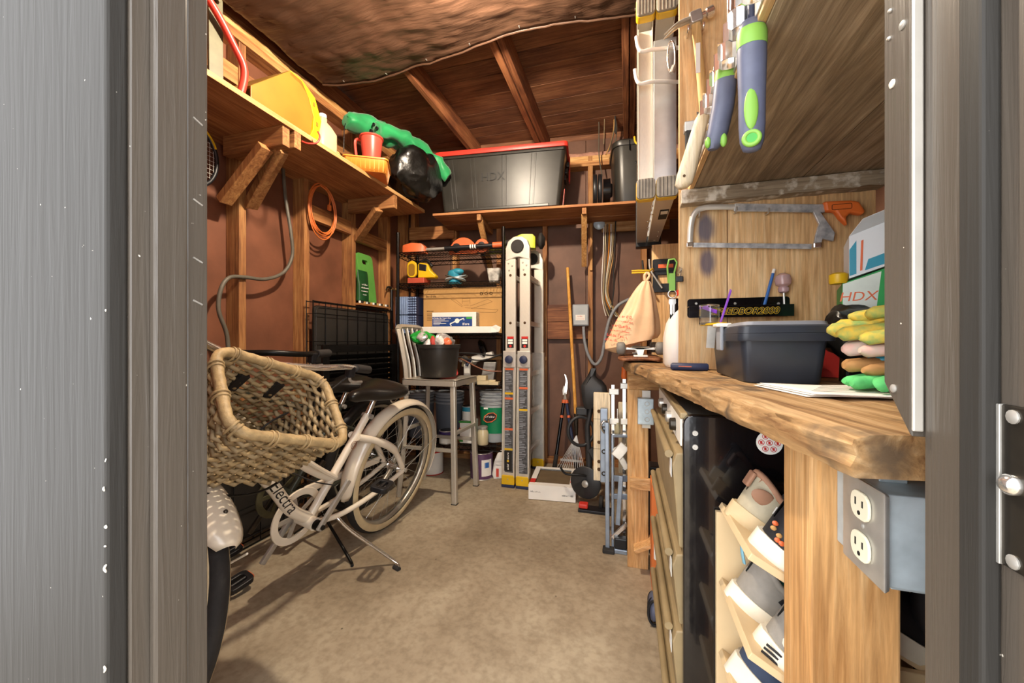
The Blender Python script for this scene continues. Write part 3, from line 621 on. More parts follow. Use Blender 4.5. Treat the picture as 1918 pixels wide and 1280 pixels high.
MB().tube(smooth_path([(-1.70, 2.02, 2.40), (-1.685, 1.99, 2.35), (-1.68, 1.98, 2.28), (-1.69, 1.99, 2.2)]), .0025, 6).build('drawstring', 'black_plastic', gb, True, smooth=60)

# ================================================================== hanging on the left wall
cx_ = thing('extension_cord', 'coiled orange extension cord hanging from a nail on the left wall', 'cord', (-1.85, 1.99, 1.87))
mat('cord_orange', '#cf6f33', .5, 0, .08, 20)
random.seed(3); pts = []
for k in range(6 * 24 + 1):
    a = 2 * math.pi * k / 24; lp = int(k / 24); w = .105 + .018 * noise.noise(Vector((lp * 1.7, 1, 0))); h = .155 + .02 * noise.noise(Vector((lp * 2.3, 5, 0)))
    pts.append((-1.856 + .006 * (lp % 3) + .004 * math.sin(a), 1.99 + .012 * math.sin(lp * 2.2) + w * math.sin(a), 2.02 - h + h * math.cos(a) - .012 * (lp % 3)))
MB().tube(pts, .0042, 6).build('cable', 'cord_orange', cx_, True, smooth=60)
MB().tube(smooth_path([pts[-1], (-1.84, 2.02, 1.98), (-1.835, 2.035, 1.93), (-1.835, 2.03, 1.90)]), .0042, 6).build('lead', 'cord_orange', cx_, True, smooth=60)
MB().cbox((-1.835, 2.03, 1.88), (.016, .022, .035)).build('plug', 'cord_orange', cx_, True, .003)
MB().cyl((-1.885, 1.99, 2.022), (-1.84, 1.99, 2.03), .003, 8).build('nail', 'steel', cx_, True)
mat('cable_grey', '#5d574c', .5, 0, .15, 20)
o = MB().tube(smooth_path([(-1.90, 1.741, 2.03), (-1.89, 1.75, 1.85), (-1.87, 1.77, 1.64), (-1.872, 1.778, 1.517), (-1.875, 1.723, 1.414), (-1.872, 1.605, 1.357), (-1.868, 1.484, 1.348), (-1.866, 1.407, 1.334), (-1.862, 1.363, 1.276), (-1.862, 1.35, 1.172), (-1.862, 1.388, 1.059), (-1.865, 1.40, .96)], 8), .0095, 10).build('conduit_cable', 'cable_grey', None, smooth=60)
tag(o, 'grey cable curving down the left wall panels and across a stud', 'cable')
rk = thing('tennis_racket', 'yellow and black tennis racket hanging on the left wall behind the jamb', 'racket', (-1.855, 1.225, 1.86))
Mr = basis((-1.855, 1.225, 1.86), (0, 1, 0), (0, 0, 1))
MB().ring(1, .008, Mr @ Matrix.Diagonal((.112, .142, 1, 1)).to_4x4(), 36, 8) and None
rg = MB().tube([(-1.855, 1.225 + .112 * math.cos(a), 1.86 + .142 * math.sin(a)) for a in [2 * math.pi * k / 40 for k in range(40)]], .009, 8, True, up=(1, 0, 0)); rg.build('frame', 'black_plastic', rk, True, smooth=60)
MB().tube([(-1.8465, 1.225 + .112 * math.cos(a), 1.86 + .142 * math.sin(a)) for a in [math.radians(25 + 3 * k) for k in range(28)]], .005, 6, up=(1, 0, 0)).build('stripe', 'yellow_plastic', rk, True, smooth=60)
stg = MB()
for k in range(-6, 7):
    y = .016 * k; h = .142 * math.sqrt(max(0, 1 - (y / .112) ** 2)); stg.cyl((-1.855, 1.225 + y, 1.86 - h), (-1.855, 1.225 + y, 1.86 + h), .0007, 4)
    z = .02 * k; w = .112 * math.sqrt(max(0, 1 - (z / .142) ** 2)); stg.cyl((-1.856, 1.225 - w, 1.86 + z), (-1.856, 1.225 + w, 1.86 + z), .0007, 4)
stg.build('strings', 'white_plastic', rk, True, kind='stuff')
MB().tube([(-1.855, 1.225, 1.72), (-1.855, 1.215, 1.62), (-1.855, 1.20, 1.46)], [.012, .014, .016], 8).build('handle', 'black_plastic', rk, True, smooth=60)
# kneeling pad, seed bag, ledge, hammer
lg = thing('bit_rail', 'short wall ledge edged with striped bit sockets between the left studs', 'rail', (-1.9, 2.5, 1.30))
MB().box((XL + .001, 2.339, 1.285), (XS + .03, 2.72, 1.30)).build('ledge_board', W('stud', 'Y'), lg, True, .001)
for k in range(14): MB().cyl((XS + .022, 2.352 + .026 * k, 1.30), (XS + .022, 2.352 + .026 * k, 1.316), .0085, 10).build('bit_socket', ['ink_white', 'old_metal', 'cardboard'][k % 3], lg, True, smooth=40)
mat('pad_green', '#5c9a3f', .8, 0, .08, 12, .15, 80)
mb = MB(); M = basis((-1.935, 2.50, 1.50), (0, 1, 0), (-.12, 0, 1)); plate_hole(mb, rrect(.185, .39, .035, 6), rrect(.07, .032, .0155, 6, 0, .13), .026, M)
o = mb.build('kneeling_pad', 'pad_green', None, bevel=.004); tag(o, 'green foam kneeling pad with a handle slot leaning in the left stud bay', 'kneeling pad')
o.location.z = 1.3008
mat('pouch_green', '#1d4a26', .35, 0, .2, 12, .1, 40)
gp = thing('seed_pouch', 'dark green printed pouch with yellow label in front of the kneeling pad', 'pouch', (-1.868, 2.395, 1.3165))
ph = MB().loft([[(x * sx, y * sy, z) for x, y in rrect(.045, .115, .02)] for z, sx, sy in ((0, .9, 1), (.02, 1, 1), (.12, .9, 1), (.2, .35, .98), (.225, .1, .9))]); ph.jitter(.004, 20).build('pouch', 'pouch_green', gp, smooth=50)
MB().cbox((.020, .02, .175), (.004, .06, .035), RY(-18) ).build('label', 'yellow_plastic', gp)
tx = MB()
for k, (w_, sz) in enumerate(((.07, .012), (.08, .009), (.075, .008), (.04, .010))): marks(tx, basis((.0245 - .001 * k, -.002, .12 - .024 * k), (0, 1, 0), (0, 0, 1)), w_, sz)
tx.build('print', 'ink_white', gp, kind='stuff')
hm = thing('claw_hammer', 'old claw hammer hanging head up on the left wall beside the wire rack', 'hammer', (-1.855, 2.75, 1.2))
MB().lathe([(.012, 0), (.013, .02), (.009, .03), (.012, .055), (.012, .065)], look((-1.855, 2.70, 1.455), (-1.855, 2.8, 1.455)) @ T(0, 0, .03), 14).build('head', 'cardboard', hm, True, smooth=40)
MB().tube(smooth_path([(-1.855, 2.74, 1.455), (-1.853, 2.70, 1.462), (-1.85, 2.67, 1.452), (-1.848, 2.655, 1.43)]), [.012] * 6 + [.009] * 6 + [.005] * 7, 8).build('claw', 'old_metal', hm, True, smooth=50)
MB().tube([(-1.855, 2.74, 1.46), (-1.855, 2.74, 1.36), (-1.855, 2.742, 1.12)], [.009, .011, .014], 10).build('handle', 'black_plastic', hm, True, smooth=50)
MB().cyl((-1.885, 2.755, 1.44), (-1.84, 2.755, 1.443), .003, 8).build('nail', 'steel', hm, True)
# --- folded dog crates
def crate(name, label, y0, y1, z1, x0, nv, zs, tray=True, lean=0):
    t = thing(name, label, 'dog crate', (x0, (y0 + y1) / 2, 0))
    for px, dx in (('front', 0), ('rear', -.05)):
        xw = x0 + dx; r = .0028 if dx == 0 else .0022
        for k in range(nv + 1):
            y = y0 + (y1 - y0) * k / nv; MB().cyl((xw, y, .004), (xw, y, z1), r * (1.4 if k in (0, nv) else 1), 6).build('wire', 'black_metal', t, True, smooth=60)
        for z in zs: MB().cyl((xw + .005, y0, z), (xw + .005, y1, z), r * (1.5 if z in (zs[0], zs[-1]) else 1), 6).build('wire', 'black_metal', t, True, smooth=60)
    if tray:
        tr = MB().prism(rrect(y1 - y0 - .05, z1 - .06, .03), .02, Matrix(((0, 0, 1, x0 - .034), (1, 0, 0, (y0 + y1) / 2), (0, 1, 0, z1 / 2 + .004), (0, 0, 0, 1)))); trb = tr.build('tray', 'tray_black', t, True, .004)
        MB().tube([(x0 - .012, (y0 + y1) / 2 + a, z1 / 2 + .004 + b) for a, b in rrect(y1 - y0 - .07, z1 - .08, .03)], .005, 6, True, up=(1, 0, 0)).build('tray_lip', 'tray_black', trb, True, smooth=60)
    return t
mat('tray_black', '#2a2724', .4, 0, .2, 8)
crate('dog_crate', 'tall folded black wire dog crate with plastic tray against the left studs', 1.86, 2.66, 1.268, -1.80, 8, [.006, .2, .4, .62, .82, 1.02, 1.19, 1.262])
crate('dog_crate', 'low folded black wire crate panel behind the bicycles by the left wall', .95, 1.80, .60, -1.80, 6, [.006, .2, .4, .594])
lv = thing('louvre_panel', 'black metal louvred panel standing in front of the tall wire crate', 'panel', (-1.69, 2.17, 0), 84)
for s_ in (-1, 1): MB().cbox((s_ * .30, 0, .5), (.045, .02, 1.0)).build('stile', 'black_metal', lv, bevel=.002)
for z in (.975, .28, .62): MB().cbox((0, 0, z), (.555, .02, .045)).build('rail', 'black_metal', lv, bevel=.002)
for k in range(9): MB().cbox((0, 0, 0), (.553, .004, .034), T(0, 0, .33 + .033 * k) @ RX(35)).build('slat', 'black_metal', lv)
for k in range(8): MB().cbox((0, 0, 0), (.553, .004, .036), T(0, 0, .665 + .037 * k) @ RX(35)).build('slat', 'black_metal', lv)
# ================================================================== wire rack
RX0, RX1, RY0, RY1 = -1.062, -.246, -.60, -.25
SH = [1.692, 1.457, 1.078, .698, .26]
rw = thing('wire_rack', 'black wire shelving rack with five shelves against the back wall', 'shelving', M=BK.M @ T((RX0 + RX1) / 2, -.42, 0))
for x in (RX0, RX1):
    for y in (RY0, RY1):
        pm = bk(MB().cyl((x, y, .012), (x, y, 1.845), .0125, 14), 'post', 'rack_black' if 'rack_black' in MATS else mat('rack_black', '#232120', .25, .7, .15, 30), rw, smooth=40)
        bk(MB().cyl((x, y, 0.0005), (x, y, .014), .016, 12), 'foot', 'black_plastic', rw, smooth=40)
for z in SH:
    d = MB(); n = 34
    for k in range(n): x = RX0 + .015 + (RX1 - RX0 - .03) * k / (n - 1); d.cyl((x, RY0, z - .003), (x, RY1, z - .003), .0018, 4)
    for y in (-.54, -.425, -.31): d.cyl((RX0, y, z - .007), (RX1, y, z - .007), .0028, 5)
    bk(d, 'wire_deck', 'rack_black', rw, kind='stuff', smooth=60)
    for y in (RY0, RY1):
        t = MB(); t.cyl((RX0, y, z), (RX1, y, z), .0034, 6); t.cyl((RX0, y, z - .032), (RX1, y, z - .032), .0034, 6)
        zz = [(RX0 + .02 + (RX1 - RX0 - .04) * k / 26, y, z - .001 if k % 2 else z - .031) for k in range(27)]; t.tube(zz, .002, 5)
        bk(t, 'truss', 'rack_black', rw, kind='stuff', smooth=60)
    for x in (RX0, RX1):
        t = MB(); t.cyl((x, RY0, z), (x, RY1, z), .0034, 6); t.cyl((x, RY0, z - .032), (x, RY1, z - .032), .0034, 6); t.tube([(x, RY0 + .02 + (RY1 - RY0 - .04) * k / 11, z - .001 if k % 2 else z - .031) for k in range(12)], .002, 5)
        bk(t, 'truss', 'rack_black', rw, kind='stuff', smooth=60)
def bthing(name, label, cat, x, y, z, rz=0, group=None): return thing(name, label, cat, M=BK.M @ T(x, y, z) @ RZ(rz), group=group)
E0 = .0045
# --- top shelf
tr = bthing('string_trimmer', 'orange and black string trimmer lying along the top rack shelf', 'trimmer', -.7, -.50, SH[0] + E0)
mat('tool_orange', '#d8673a', .4, 0, .1, 10)
MB().loft([[(x, y * s_, .004 + (z + .5) * .075 * h) for y, z in rrect(.1, 1, .04)] for x, s_, h in ((-.36, .7, .6), (-.345, 1, .85), (-.28, 1.05, 1.05), (-.20, 1, .95), (-.175, .6, .6))]).build('motor_housing', 'tool_orange', tr, smooth=45)
MB().cyl((-.18, 0, .035), (-.02, .01, .04), .012, 12).build('shaft', 'steel', tr, smooth=40)
MB().cyl((-.03, .01, .04), (.34, .03, .052), .0165, 14).build('grip_tube', 'black_plastic', tr, smooth=40)
MB().cyl((.345, .03, .053), (.43, .034, .056), .022, 14).build('clamp', 'tool_orange', tr, smooth=40)
for k in range(3): MB().cyl((.17 + .018 * k, .0198, .046), (.18 + .018 * k, .0198, .0465), .0172, 14).build('grip_band', 'ink_white', tr, smooth=40)
gr = bthing('edger_guard', 'round orange tool guard with dark hubs standing on the top rack shelf', 'tool guard', -.60, -.40, SH[0] + E0)
Mg = basis((0, 0, 0), (1, 0, 0), (0, 0, 1))
MB().prism([(.115 * math.cos(math.radians(a)), .001 + .13 * math.sin(math.radians(a))) for a in range(0, 181, 12)], .05, Mg).build('guard_shell', 'tool_orange', gr, bevel=.006, smooth=40)
MB().prism([(.15 + .055 * math.cos(math.radians(a)), .06 + .055 * math.sin(math.radians(a))) for a in range(0, 360, 20)], .045, Mg).build('hub_ring', 'tool_orange', gr, bevel=.004, smooth=40)
for x, z, r in ((-.05, .05, .036), (.15, .06, .030)): MB().lathe([(r, 0), (r, .004), (r * .4, .005)], look((x, -.05, z), (x, -1, z)), 18).build('hub', 'black_plastic', gr, smooth=40)
gh = bthing('spray_lance', 'dark grey tool handle with ribbed grip lying on the top rack shelf', 'tool', -.36, -.36, SH[0] + E0)
MB().tube([(-.12, 0, .075), (-.03, 0, .07), (.14, -.02, .10)], [.022, .026, .017], 12).build('grip', 'rubber', gh, smooth=50)
MB().cbox((-.1, 0, .045), (.03, .04, .088)).build('trigger_body', 'black_plastic', gh, bevel=.006)
for k in range(5): MB().ring(.027, .003, T(-.07 + .012 * k, 0, .072) @ RY(90), 16, 6).build('rib', 'black_plastic', gh, smooth=60)
hg = bthing('hedge_trimmer', 'lime green hedge trimmer poking out behind the folding ladder', 'hedge trimmer', -.30, -.38, SH[0] + E0)
mat('tool_lime', '#b6c32d', .4, 0, .08, 10)
MB().loft([[(x, y * s_, .03 + z * .1 * h) for y, z in rrect(.08, 1, .03, 4, 0, .5)] for x, s_, h in ((.06, .5, .5), (.09, .9, .9), (.16, 1, 1.15), (.24, 1, 1.1), (.26, .8, .9))]).build('housing', 'tool_lime', hg, smooth=45)
MB().lathe([(.012, .24), (.03, .25), (.06, .262), (.062, .28), (.03, .30)], T(.03, 0, .09) @ RY(90) , 16).build('end_cap', 'rubber', hg, smooth=40)
for k in range(4): MB().cbox((-.02, 0, .012 + .011 * k), (.17, .05, .004)).build('blade_bar', 'tool_lime' if k % 2 == 0 else 'old_metal', hg)
# --- second shelf
rb = tag(bk(MB().box((-1.0, -.57, SH[1] + E0), (-.865, -.44, SH[1] + .047)), 'tool_case', 'tool_orange2' if 'tool_orange2' in MATS else mat('tool_orange2', '#b04a35', .5, 0, .1), None, bevel=.004), 'flat brick red case under the yellow sander on the rack', 'case')
ys = bthing('belt_sander', 'yellow and black power sander standing on the second rack shelf', 'sander', -.90, -.50, SH[1] + .0475)
MB().prism(rrect(.075, .125, .034, 5, 0, .064), .02, basis((-.06, -.06, 0), (1, 0, 0), (0, 0, 1))).build('belt_guard', 'yellow_plastic', ys, bevel=.004, smooth=40)
MB().prism(rrect(.05, .09, .022, 5, 0, .06), .004, basis((-.06, -.0801, 0), (1, 0, 0), (0, 0, 1))).build('guard_recess', 'amber', ys, smooth=40)
MB().prism([(-.03, .002), (.11, .002), (.115, .02), (.07, .06), (.05, .11), (-.01, .125), (-.03, .11)], .07, basis((0, .03, 0), (1, 0, 0), (0, 0, 1))).build('motor_body', 'yellow_plastic', ys, bevel=.008, smooth=40)
MB().prism([(-.02, .06), (.04, .05), (.045, .10), (-.02, .115)], .076, basis((0, .033, 0), (1, 0, 0), (0, 0, 1))).build('grip', 'black_plastic', ys, bevel=.006)
MB().tube(smooth_path([(-.03, -.02, .115), (.03, -.02, .14), (.08, -.02, .09)]), .012, 10).build('handle', 'black_plastic', ys, smooth=50)
ts = bthing('orbital_sander', 'teal orbital sander wrapped in its grey cord on the rack', 'sander', -.66, -.46, SH[1] + E0)
mat('teal', '#2f8ea8', .4, 0, .1, 10)
MB().lathe([(.055, .002), (.06, .012), (.045, .02), (.042, .055), (.055, .075), (.05, .10), (.02, .115)], None, 22).build('body', 'teal', ts, smooth=45)
MB().ball((.03, -.02, .095), (.05, .035, .025), 14, 8).build('top_grip', 'teal', ts, smooth=60)
for k in range(5): MB().ring(.072 + .006 * (k % 3), .005, T(.004 * k, .003 * k, .02 + .013 * k) @ RX(12 * (k - 2)) @ RY(9 * ((k * 2) % 5 - 2)), 26, 6, 1, .75).build('cord_turn', 'galv' if k % 2 else 'cable_grey', ts, smooth=60)
mat('clear_plastic', '#c8c4bc', .15, 0, .5, 24, trans=.3)
gc = bthing('parts_tub', 'clear tapered plastic tub of small parts on the second rack shelf', 'tub', -.335, -.50, SH[1] + E0)
MB().loft([rr3(.07, .07, .01, 0), rr3(.10, .10, .012, .10)], cap=False).loft([rr3(.07, .07, .01, .0), rr3(.07, .07, .01, .002)]).build('tub', 'clear_plastic', gc, smooth=40)
MB().ball((0, 0, .06), (.036, .036, .05), 12, 8).jitter(.012, 60).build('contents', 'label_print', gc)
# --- third shelf
cbx = bthing('fan_box', 'large tan cardboard box printed with a ceiling fan drawing', 'box', -.586, -.36, SH[2] + E0)
MB().box((-.315, -.14, 0), (.315, .10, .345)).build('carton', 'cardboard', cbx, bevel=.003)
Mf = basis((0, -.1404, 0), (1, 0, 0), (0, 0, 1)); pr = MB()
def ln(mb, a, b, w=.0016, M=Mf, z=0.0): 
    d = Vector((b[0] - a[0], b[1] - a[1], 0)); L = d.length; ang = math.degrees(math.atan2(d.y, d.x)); mb.box((0, -w / 2, z), (L, w / 2, z + .0004), M @ T(a[0], a[1], 0) @ RZ(ang))
for a, b in (((-.09, .26), (-.05, .255)), ((-.05, .255), (.005, .205)), ((-.09, .26), (0, .20)), ((.20, .255), (.06, .205)), ((.20, .255), (.235, .235)), ((.235, .235), (.07, .185)), ((.02, .195), (.28, .175)), ((.28, .175), (.26, .155)), ((.26, .155), (.09, .16)), ((.0, .265), (.06, .265)), ((.0, .245), (.06, .245)), ((.0, .265), (0, .225)), ((.06, .265), (.06, .225)), ((.01, .213), (.05, .213)), ((-.28, .30), (-.22, .30))): ln(pr, a, b)
for k in range(3): pr.ring(.0105, .0022, Mf @ T(.15 + .037 * k, .298, 0), 18, 5)
marks(pr, Mf @ T(-.255, .285, 0), .075, .014); marks(pr, Mf @ T(-.26, .17, 0), .05, .010)
for k in range(5): ln(pr, (-.285, .15 - .012 * k), (-.235, .15 - .012 * k), .003)
pr.build('printing', 'ink_brown', cbx, kind='stuff')
wf_ = tag(bk(MB().box((-.93, -.595, SH[2] + E0), (-.30, -.505, SH[2] + .052)), 'flat_box', 'paper', None, bevel=.002), 'long flat white box lying at the front of the third rack shelf', 'box')
o = bk(MB().add([(-.335, -.61, SH[2] + .006), (-.275, -.612, SH[2] + .012), (-.262, -.612, SH[2] + .045), (-.30, -.61, SH[2] + .062), (-.335, -.60, SH[2] + .05)], [(0, 1, 2, 3, 4)]), 'paper_scrap', 'paper', None, solid=.001); tag(o, 'crumpled white paper tag stuck on the end of the flat white box', 'paper')
bb = bthing('light_box', 'blue and white printed light fixture box on the third rack shelf', 'box', -.62, -.552, SH[2] + .0525)
mat('box_blue', '#1d3f80', .5, 0, .08, 10)
MB().box((-.17, -.043, 0), (.17, .043, .105)).build('carton', 'paper', bb, bevel=.001)
Mb = basis((0, -.0433, 0), (1, 0, 0), (0, 0, 1))
MB().box((-.168, .002, 0), (.14, .072, .0004), Mb).build('blue_panel', 'box_blue', bb)
q = MB(); marks(q, Mb @ T(-.09, .062, .0005), .15, .009)
for k in range(5): ln(q, (-.16, .05 - .009 * k), (-.16 + (.09, .12, .06, .1, .05)[k], .05 - .009 * k), .003, Mb, .0006)
q.prism([(.025 + .018 * math.cos(a), .042 + .018 * math.sin(a)) for a in [k * .5 for k in range(13)]], .0004, Mb @ T(0, 0, .0006)); ln(q, (.012, .038), (-.03, .02), .008, Mb, .0006); ln(q, (-.03, .02), (-.02, .004), .007, Mb, .0006); ln(q, (.04, .046), (.075, .06), .008, Mb, .0006); ln(q, (.075, .06), (.078, .045), .005, Mb, .0006)
marks(q, Mb @ T(.095, .018, .0006), .055, .016); q.build('printing', 'ink_white', bb, kind='stuff')
q = MB(); q.box((.095, .055, .0006), (.138, .07, .001), Mb); q.build('green_tab', 'green_plastic', bb)
MB().box((.1702, -.042, .003), (.1706, .042, .1)).build('end_panel', 'label_print', bb)
mat('foam_blue', '#8196bb', .6, 0, .2, 16)
for i, (z, lab) in enumerate(((SH[2] + .147, 'upper blue corrugated foam block on the left end of the wire rack'), (SH[2] + E0, 'lower blue corrugated foam block on the left end of the wire rack'))):
    fb = bthing('foam_block', lab, 'foam block', -1.012, -.475, z, 0, 'blue foam blocks on the rack')
    M0 = T(0, 0, 0)
    MB().box((-.085, -.09, 0), (.083, .09, .138)).build('core', 'navy', fb)
    for k in range(6): MB().cyl((-.078 + .017 * k, -.093, .002), (-.078 + .017 * k, -.093, .137), .0075, 8).build('ridge', 'foam_blue', fb, smooth=60)
    for k in range(4):
        for j in range(7): MB().ball((.022 + .018 * k, -.092, .012 + .019 * j), (.008, .006, .008), 8, 6).build('stud_knob', 'foam_blue', fb, smooth=60)
# --- fourth shelf: odds and ends
z4 = SH[3] + E0
fl_ = bthing('work_light', 'white folding work light head among cables on the fourth rack shelf', 'work light', -.41, -.42, z4)
MB().prism([(-.05, 0), (.05, 0), (.075, .16), (-.02, .16)], .05, basis((0, .02, 0), (1, 0, 0), (0, 0, 1))).build('stand', 'steel', fl_, bevel=.004)
MB().cbox((.02, -.02, .20), (.17, .06, .05), RY(-14)).build('head', 'white_plastic', fl_, bevel=.008)
MB().lathe([(.07, 0), (.075, .012), (.05, .03), (.01, .034)], T(-.04, -.02, .26) @ RY(70), 20).build('reflector', 'black_gloss', fl_, smooth=40)
cbc = bthing('cable_bundle', 'loose black and copper cables strung across the fourth rack shelf', 'cable', -.45, -.56, z4 + .1)
for k, (m, pts) in enumerate((('rubber', [(-.28, 0, .16), (-.12, -.02, .10), (.04, 0, .08), (.19, .02, .13)]), ('cable_copper' if 'cable_copper' in MATS else mat('cable_copper', '#7a4a33', .4, .2), [(-.26, .01, .15), (-.1, -.02, .08), (.06, -.03, .01), (.20, 0, .0)]), ('rubber', [(-.26, .03, .13), (-.05, .02, .13), (.1, .02, .115), (.20, .03, .12)]))): MB().tube(smooth_path(pts, 8), .005, 8).build('cable', m, cbc, smooth=60)
sb_ = bthing('saw_blade', 'red circular saw blade standing behind the black planter', 'saw blade', -.69, -.52, z4)
nT = 28; MB().prism([((.075 if k % 2 == 0 else .069) * math.cos(2 * math.pi * k / nT), .0755 + (.075 if k % 2 == 0 else .069) * math.sin(2 * math.pi * k / nT)) for k in range(nT)], .003, basis((0, 0, 0), (1, .3, 0), (0, .15, 1))).build('blade', 'red_plastic', sb_)
mat('pale_block', '#c9b892', .7, 0, .1, 12)
for i, (x, y, z, w, d, h, r) in enumerate(((-.40, -.55, z4, .10, .05, .03, 4), (-.42, -.55, z4 + .031, .08, .05, .035, -5), (-.325, -.555, z4, .075, .06, .022, 0), (-.34, -.55, z4 + .0225, .05, .05, .012, 8), (-.515, -.56, z4, .06, .05, .02, -8))):
    tag(bk(MB().cbox((0, 0, h / 2), (w, d, h), T(x, y, z) @ RZ(r)), 'wood_offcut', 'pale_block', None, bevel=.002), 'pale wood offcut ' + ('at the bottom of the pile behind the stool seat', 'stacked on another behind the stool seat', 'nearest the right post of the wire rack', 'thin and topmost near the right rack post', 'sticking out below the stool seat corner')[i], 'offcut', 'wood offcuts on the rack')
gz = bthing('clamp_pipe', 'grey steel pipe fitting resting on the fourth rack shelf', 'fitting', -.535, -.53, z4)
MB().tube(smooth_path([(-.06, 0, .05), (-.04, 0, .02), (0, 0, .017), (.06, 0, .02)]), .016, 12).build('pipe', 'steel', gz, smooth=50)
MB().cyl((.05, 0, .02), (.07, 0, .021), .02, 12).build('collar', 'steel', gz, smooth=40)
wm = bthing('valve_cluster', 'cluster of white and yellow plastic fittings beside the black planter', 'fittings', -.60, -.36, z4)
for k in range(7):
    a = k * 1.7; MB().cyl((-.05 + .02 * k, .02 * math.sin(a), .14 + .02 * math.cos(a * 2)), (-.03 + .022 * k, .03 * math.cos(a), .19 + .012 * math.sin(a)), .014, 10).build('fitting', ['white_plastic', 'milky', 'steel', 'navy'][k % 4], wm, smooth=40)
MB().cbox((0.01, 0, .07), (.05, .03, .14)).build('stand', 'white_plastic', wm, bevel=.004)
# --- bottom shelf: buckets, cans, jar
def bucket(name, label, x, y, z, r, h, m, lid=None, group=None, band=None, cat='bucket'):
    b = bthing(name, label, cat, x, y, z, 0, group)
    MB().lathe([(.001, 0), (r * .88, 0), (r * .9, .004), (r, h * .82), (r * 1.0, h)], None, 28, cap=True).build('shell', m, b, smooth=40)
    if lid:
        for k, zz in enumerate((h * .78, h * .86, h * .93)): MB().lathe([(r * 1.0, zz), (r * 1.05, zz + .004), (r * 1.05, zz + .012), (r, zz + .016)], None, 28, cap=False).build('rib', lid, b, smooth=40)
        MB().lathe([(r * 1.05, h - .004), (r * 1.07, h), (r * 1.06, h + .014), (r * .98, h + .016), (r * .96, h + .006), (.001, h + .006)], None, 28, cap=False).build('lid', lid, b, smooth=40)
    return b
z5 = SH[4] + E0
mat('bucket_grey', '#5c626c', .5, 0, .15, 8); mat('lid_grey', '#8b8f95', .5, 0, .15, 10); mat('bucket_green', '#0f7a4d', .45, 0, .08, 6); mat('bucket_milk', '#a3a7a8', .35, 0, .15, 6)
bucket('paint_bucket', 'grey lidded bucket on the rack seen left of the stool legs', -.965, -.40, z5, .105, .34, 'bucket_grey', 'lid_grey', 'lidded buckets on the bottom shelf')
bucket('paint_bucket', 'grey lidded bucket on the rack seen between the stool legs', -.73, -.38, z5, .11, .345, 'bucket_grey', 'lid_grey', 'lidded buckets on the bottom shelf')
gbk = bucket('paint_bucket', 'green labelled stain bucket with pale lid on the bottom rack shelf', -.352, -.41, z5, .113, .36, 'bucket_milk', 'bucket_milk', 'lidded buckets on the bottom shelf')
MB().lathe([(.1065, .07), (.1168, .26), (.1172, .262), (.107, .068)], None, 28, cap=False).build('label', 'bucket_green', gbk, smooth=40)
Ml = basis((-.01, -.1165, .19), (1, 0, 0), (0, .05, 1)); q = MB(); q.prism([(.055 * math.cos(math.radians(a)), .036 * math.sin(math.radians(a))) for a in range(0, 360, 45)], .002, Ml @ RZ(22.5)); q.build('badge', 'tool_orange', gbk); q = MB(); q.prism([(.049 * math.cos(math.radians(a)), .030 * math.sin(math.radians(a))) for a in range(0, 360, 45)], .0022, Ml @ RZ(22.5)); q.build('badge_field', 'ink', gbk)
q = MB(); marks(q, Ml @ T(0, .006, .0024), .075, .012); q.box((-.05, .06, -.004), (.03, .072, .0), Ml); q.build('print', 'ink_white', gbk, kind='stuff')
def can(name, label, x, y, z, r, h, body, band, rimm='steel', group=None, bthick=.3):
    c_ = bthing(name, label, 'paint can', x, y, z, 0, group)
    MB().lathe([(r * .98, 0), (r, .004), (r, h - .006), (r * .98, h)], None, 26).build('tin', body, c_, smooth=40)
    for zz in (0.0, h - .006): MB().lathe([(r, zz), (r * 1.03, zz + .003), (r, zz + .007)], None, 26, cap=False).build('rim', rimm, c_, smooth=40)
    MB().lathe([(r * .9, h), (r * .9, h + .002), (r * .75, h + .001), (.001, h + .001)], None, 26).build('lid', 'old_metal', c_, smooth=40)
    if band: MB().lathe([(r * 1.004, h * (1 - bthick)), (r * 1.004, h * .95)], None, 26, cap=False).build('band', band, c_, smooth=40)
    return c_
mat('purple', '#3d2a63', .5, 0, .1); mat('plum', '#5a3a5c', .5, 0, .3, 12)
can('paint_can', 'small white paint can with purple band on the bottom rack shelf', -.685, -.572, z5, .055, .095, 'white_plastic', 'purple', group='paint cans')
wb1 = tag(bk(MB().box((-.585, -.565, z5), (-.475, -.455, z5 + .165)), 'detergent_box', 'paper', None, bevel=.002), 'white printed carton with green stripe under a paint can on the rack', 'carton')
Mw = BK.M @ basis((-.53, -.5654, z5), (1, 0, 0), (0, 0, 1)); q = MB(); q.box((-.062, .15, 0), (.062, .165, .0004), Mw); q.box((-.06, .01, 0), (-.03, .05, .0004), Mw); q.build('green_stripe', 'green_plastic', wb1, True)
q = MB(); q.box((-.06, .105, 0), (-.02, .113, .0004), Mw); q.build('red_stripe', 'ink_red', wb1, True)
can('paint_can', 'white paint can standing on the white carton on the rack', -.53, -.51, z5 + .1655, .052, .105, 'white_plastic', 'teal', group='paint cans', bthick=.35)
jr_ = bthing('mason_jar', 'glass jar of pale liquid with metal lid at the rack front', 'jar', -.405, -.572, z5)
mat('jar_fill', '#cdbf9a', .12, 0, .05, 8, coat=.5)
MB().lathe([(.001, 0), (.036, .001), (.041, .008), (.041, .09), (.034, .108), (.033, .118)], None, 22).build('glass', 'jar_fill', jr_, smooth=40)
MB().lathe([(.036, .116), (.037, .118), (.037, .132), (.033, .135), (.001, .135)], None, 22, cap=False).build('lid', 'steel', jr_, smooth=40)
can('paint_can', 'large white paint can with red base on the floor under the rack', -.84, -.47, .0005, .085, .19, 'white_plastic', 'ink_red', 'ink_red', 'paint cans', .12)
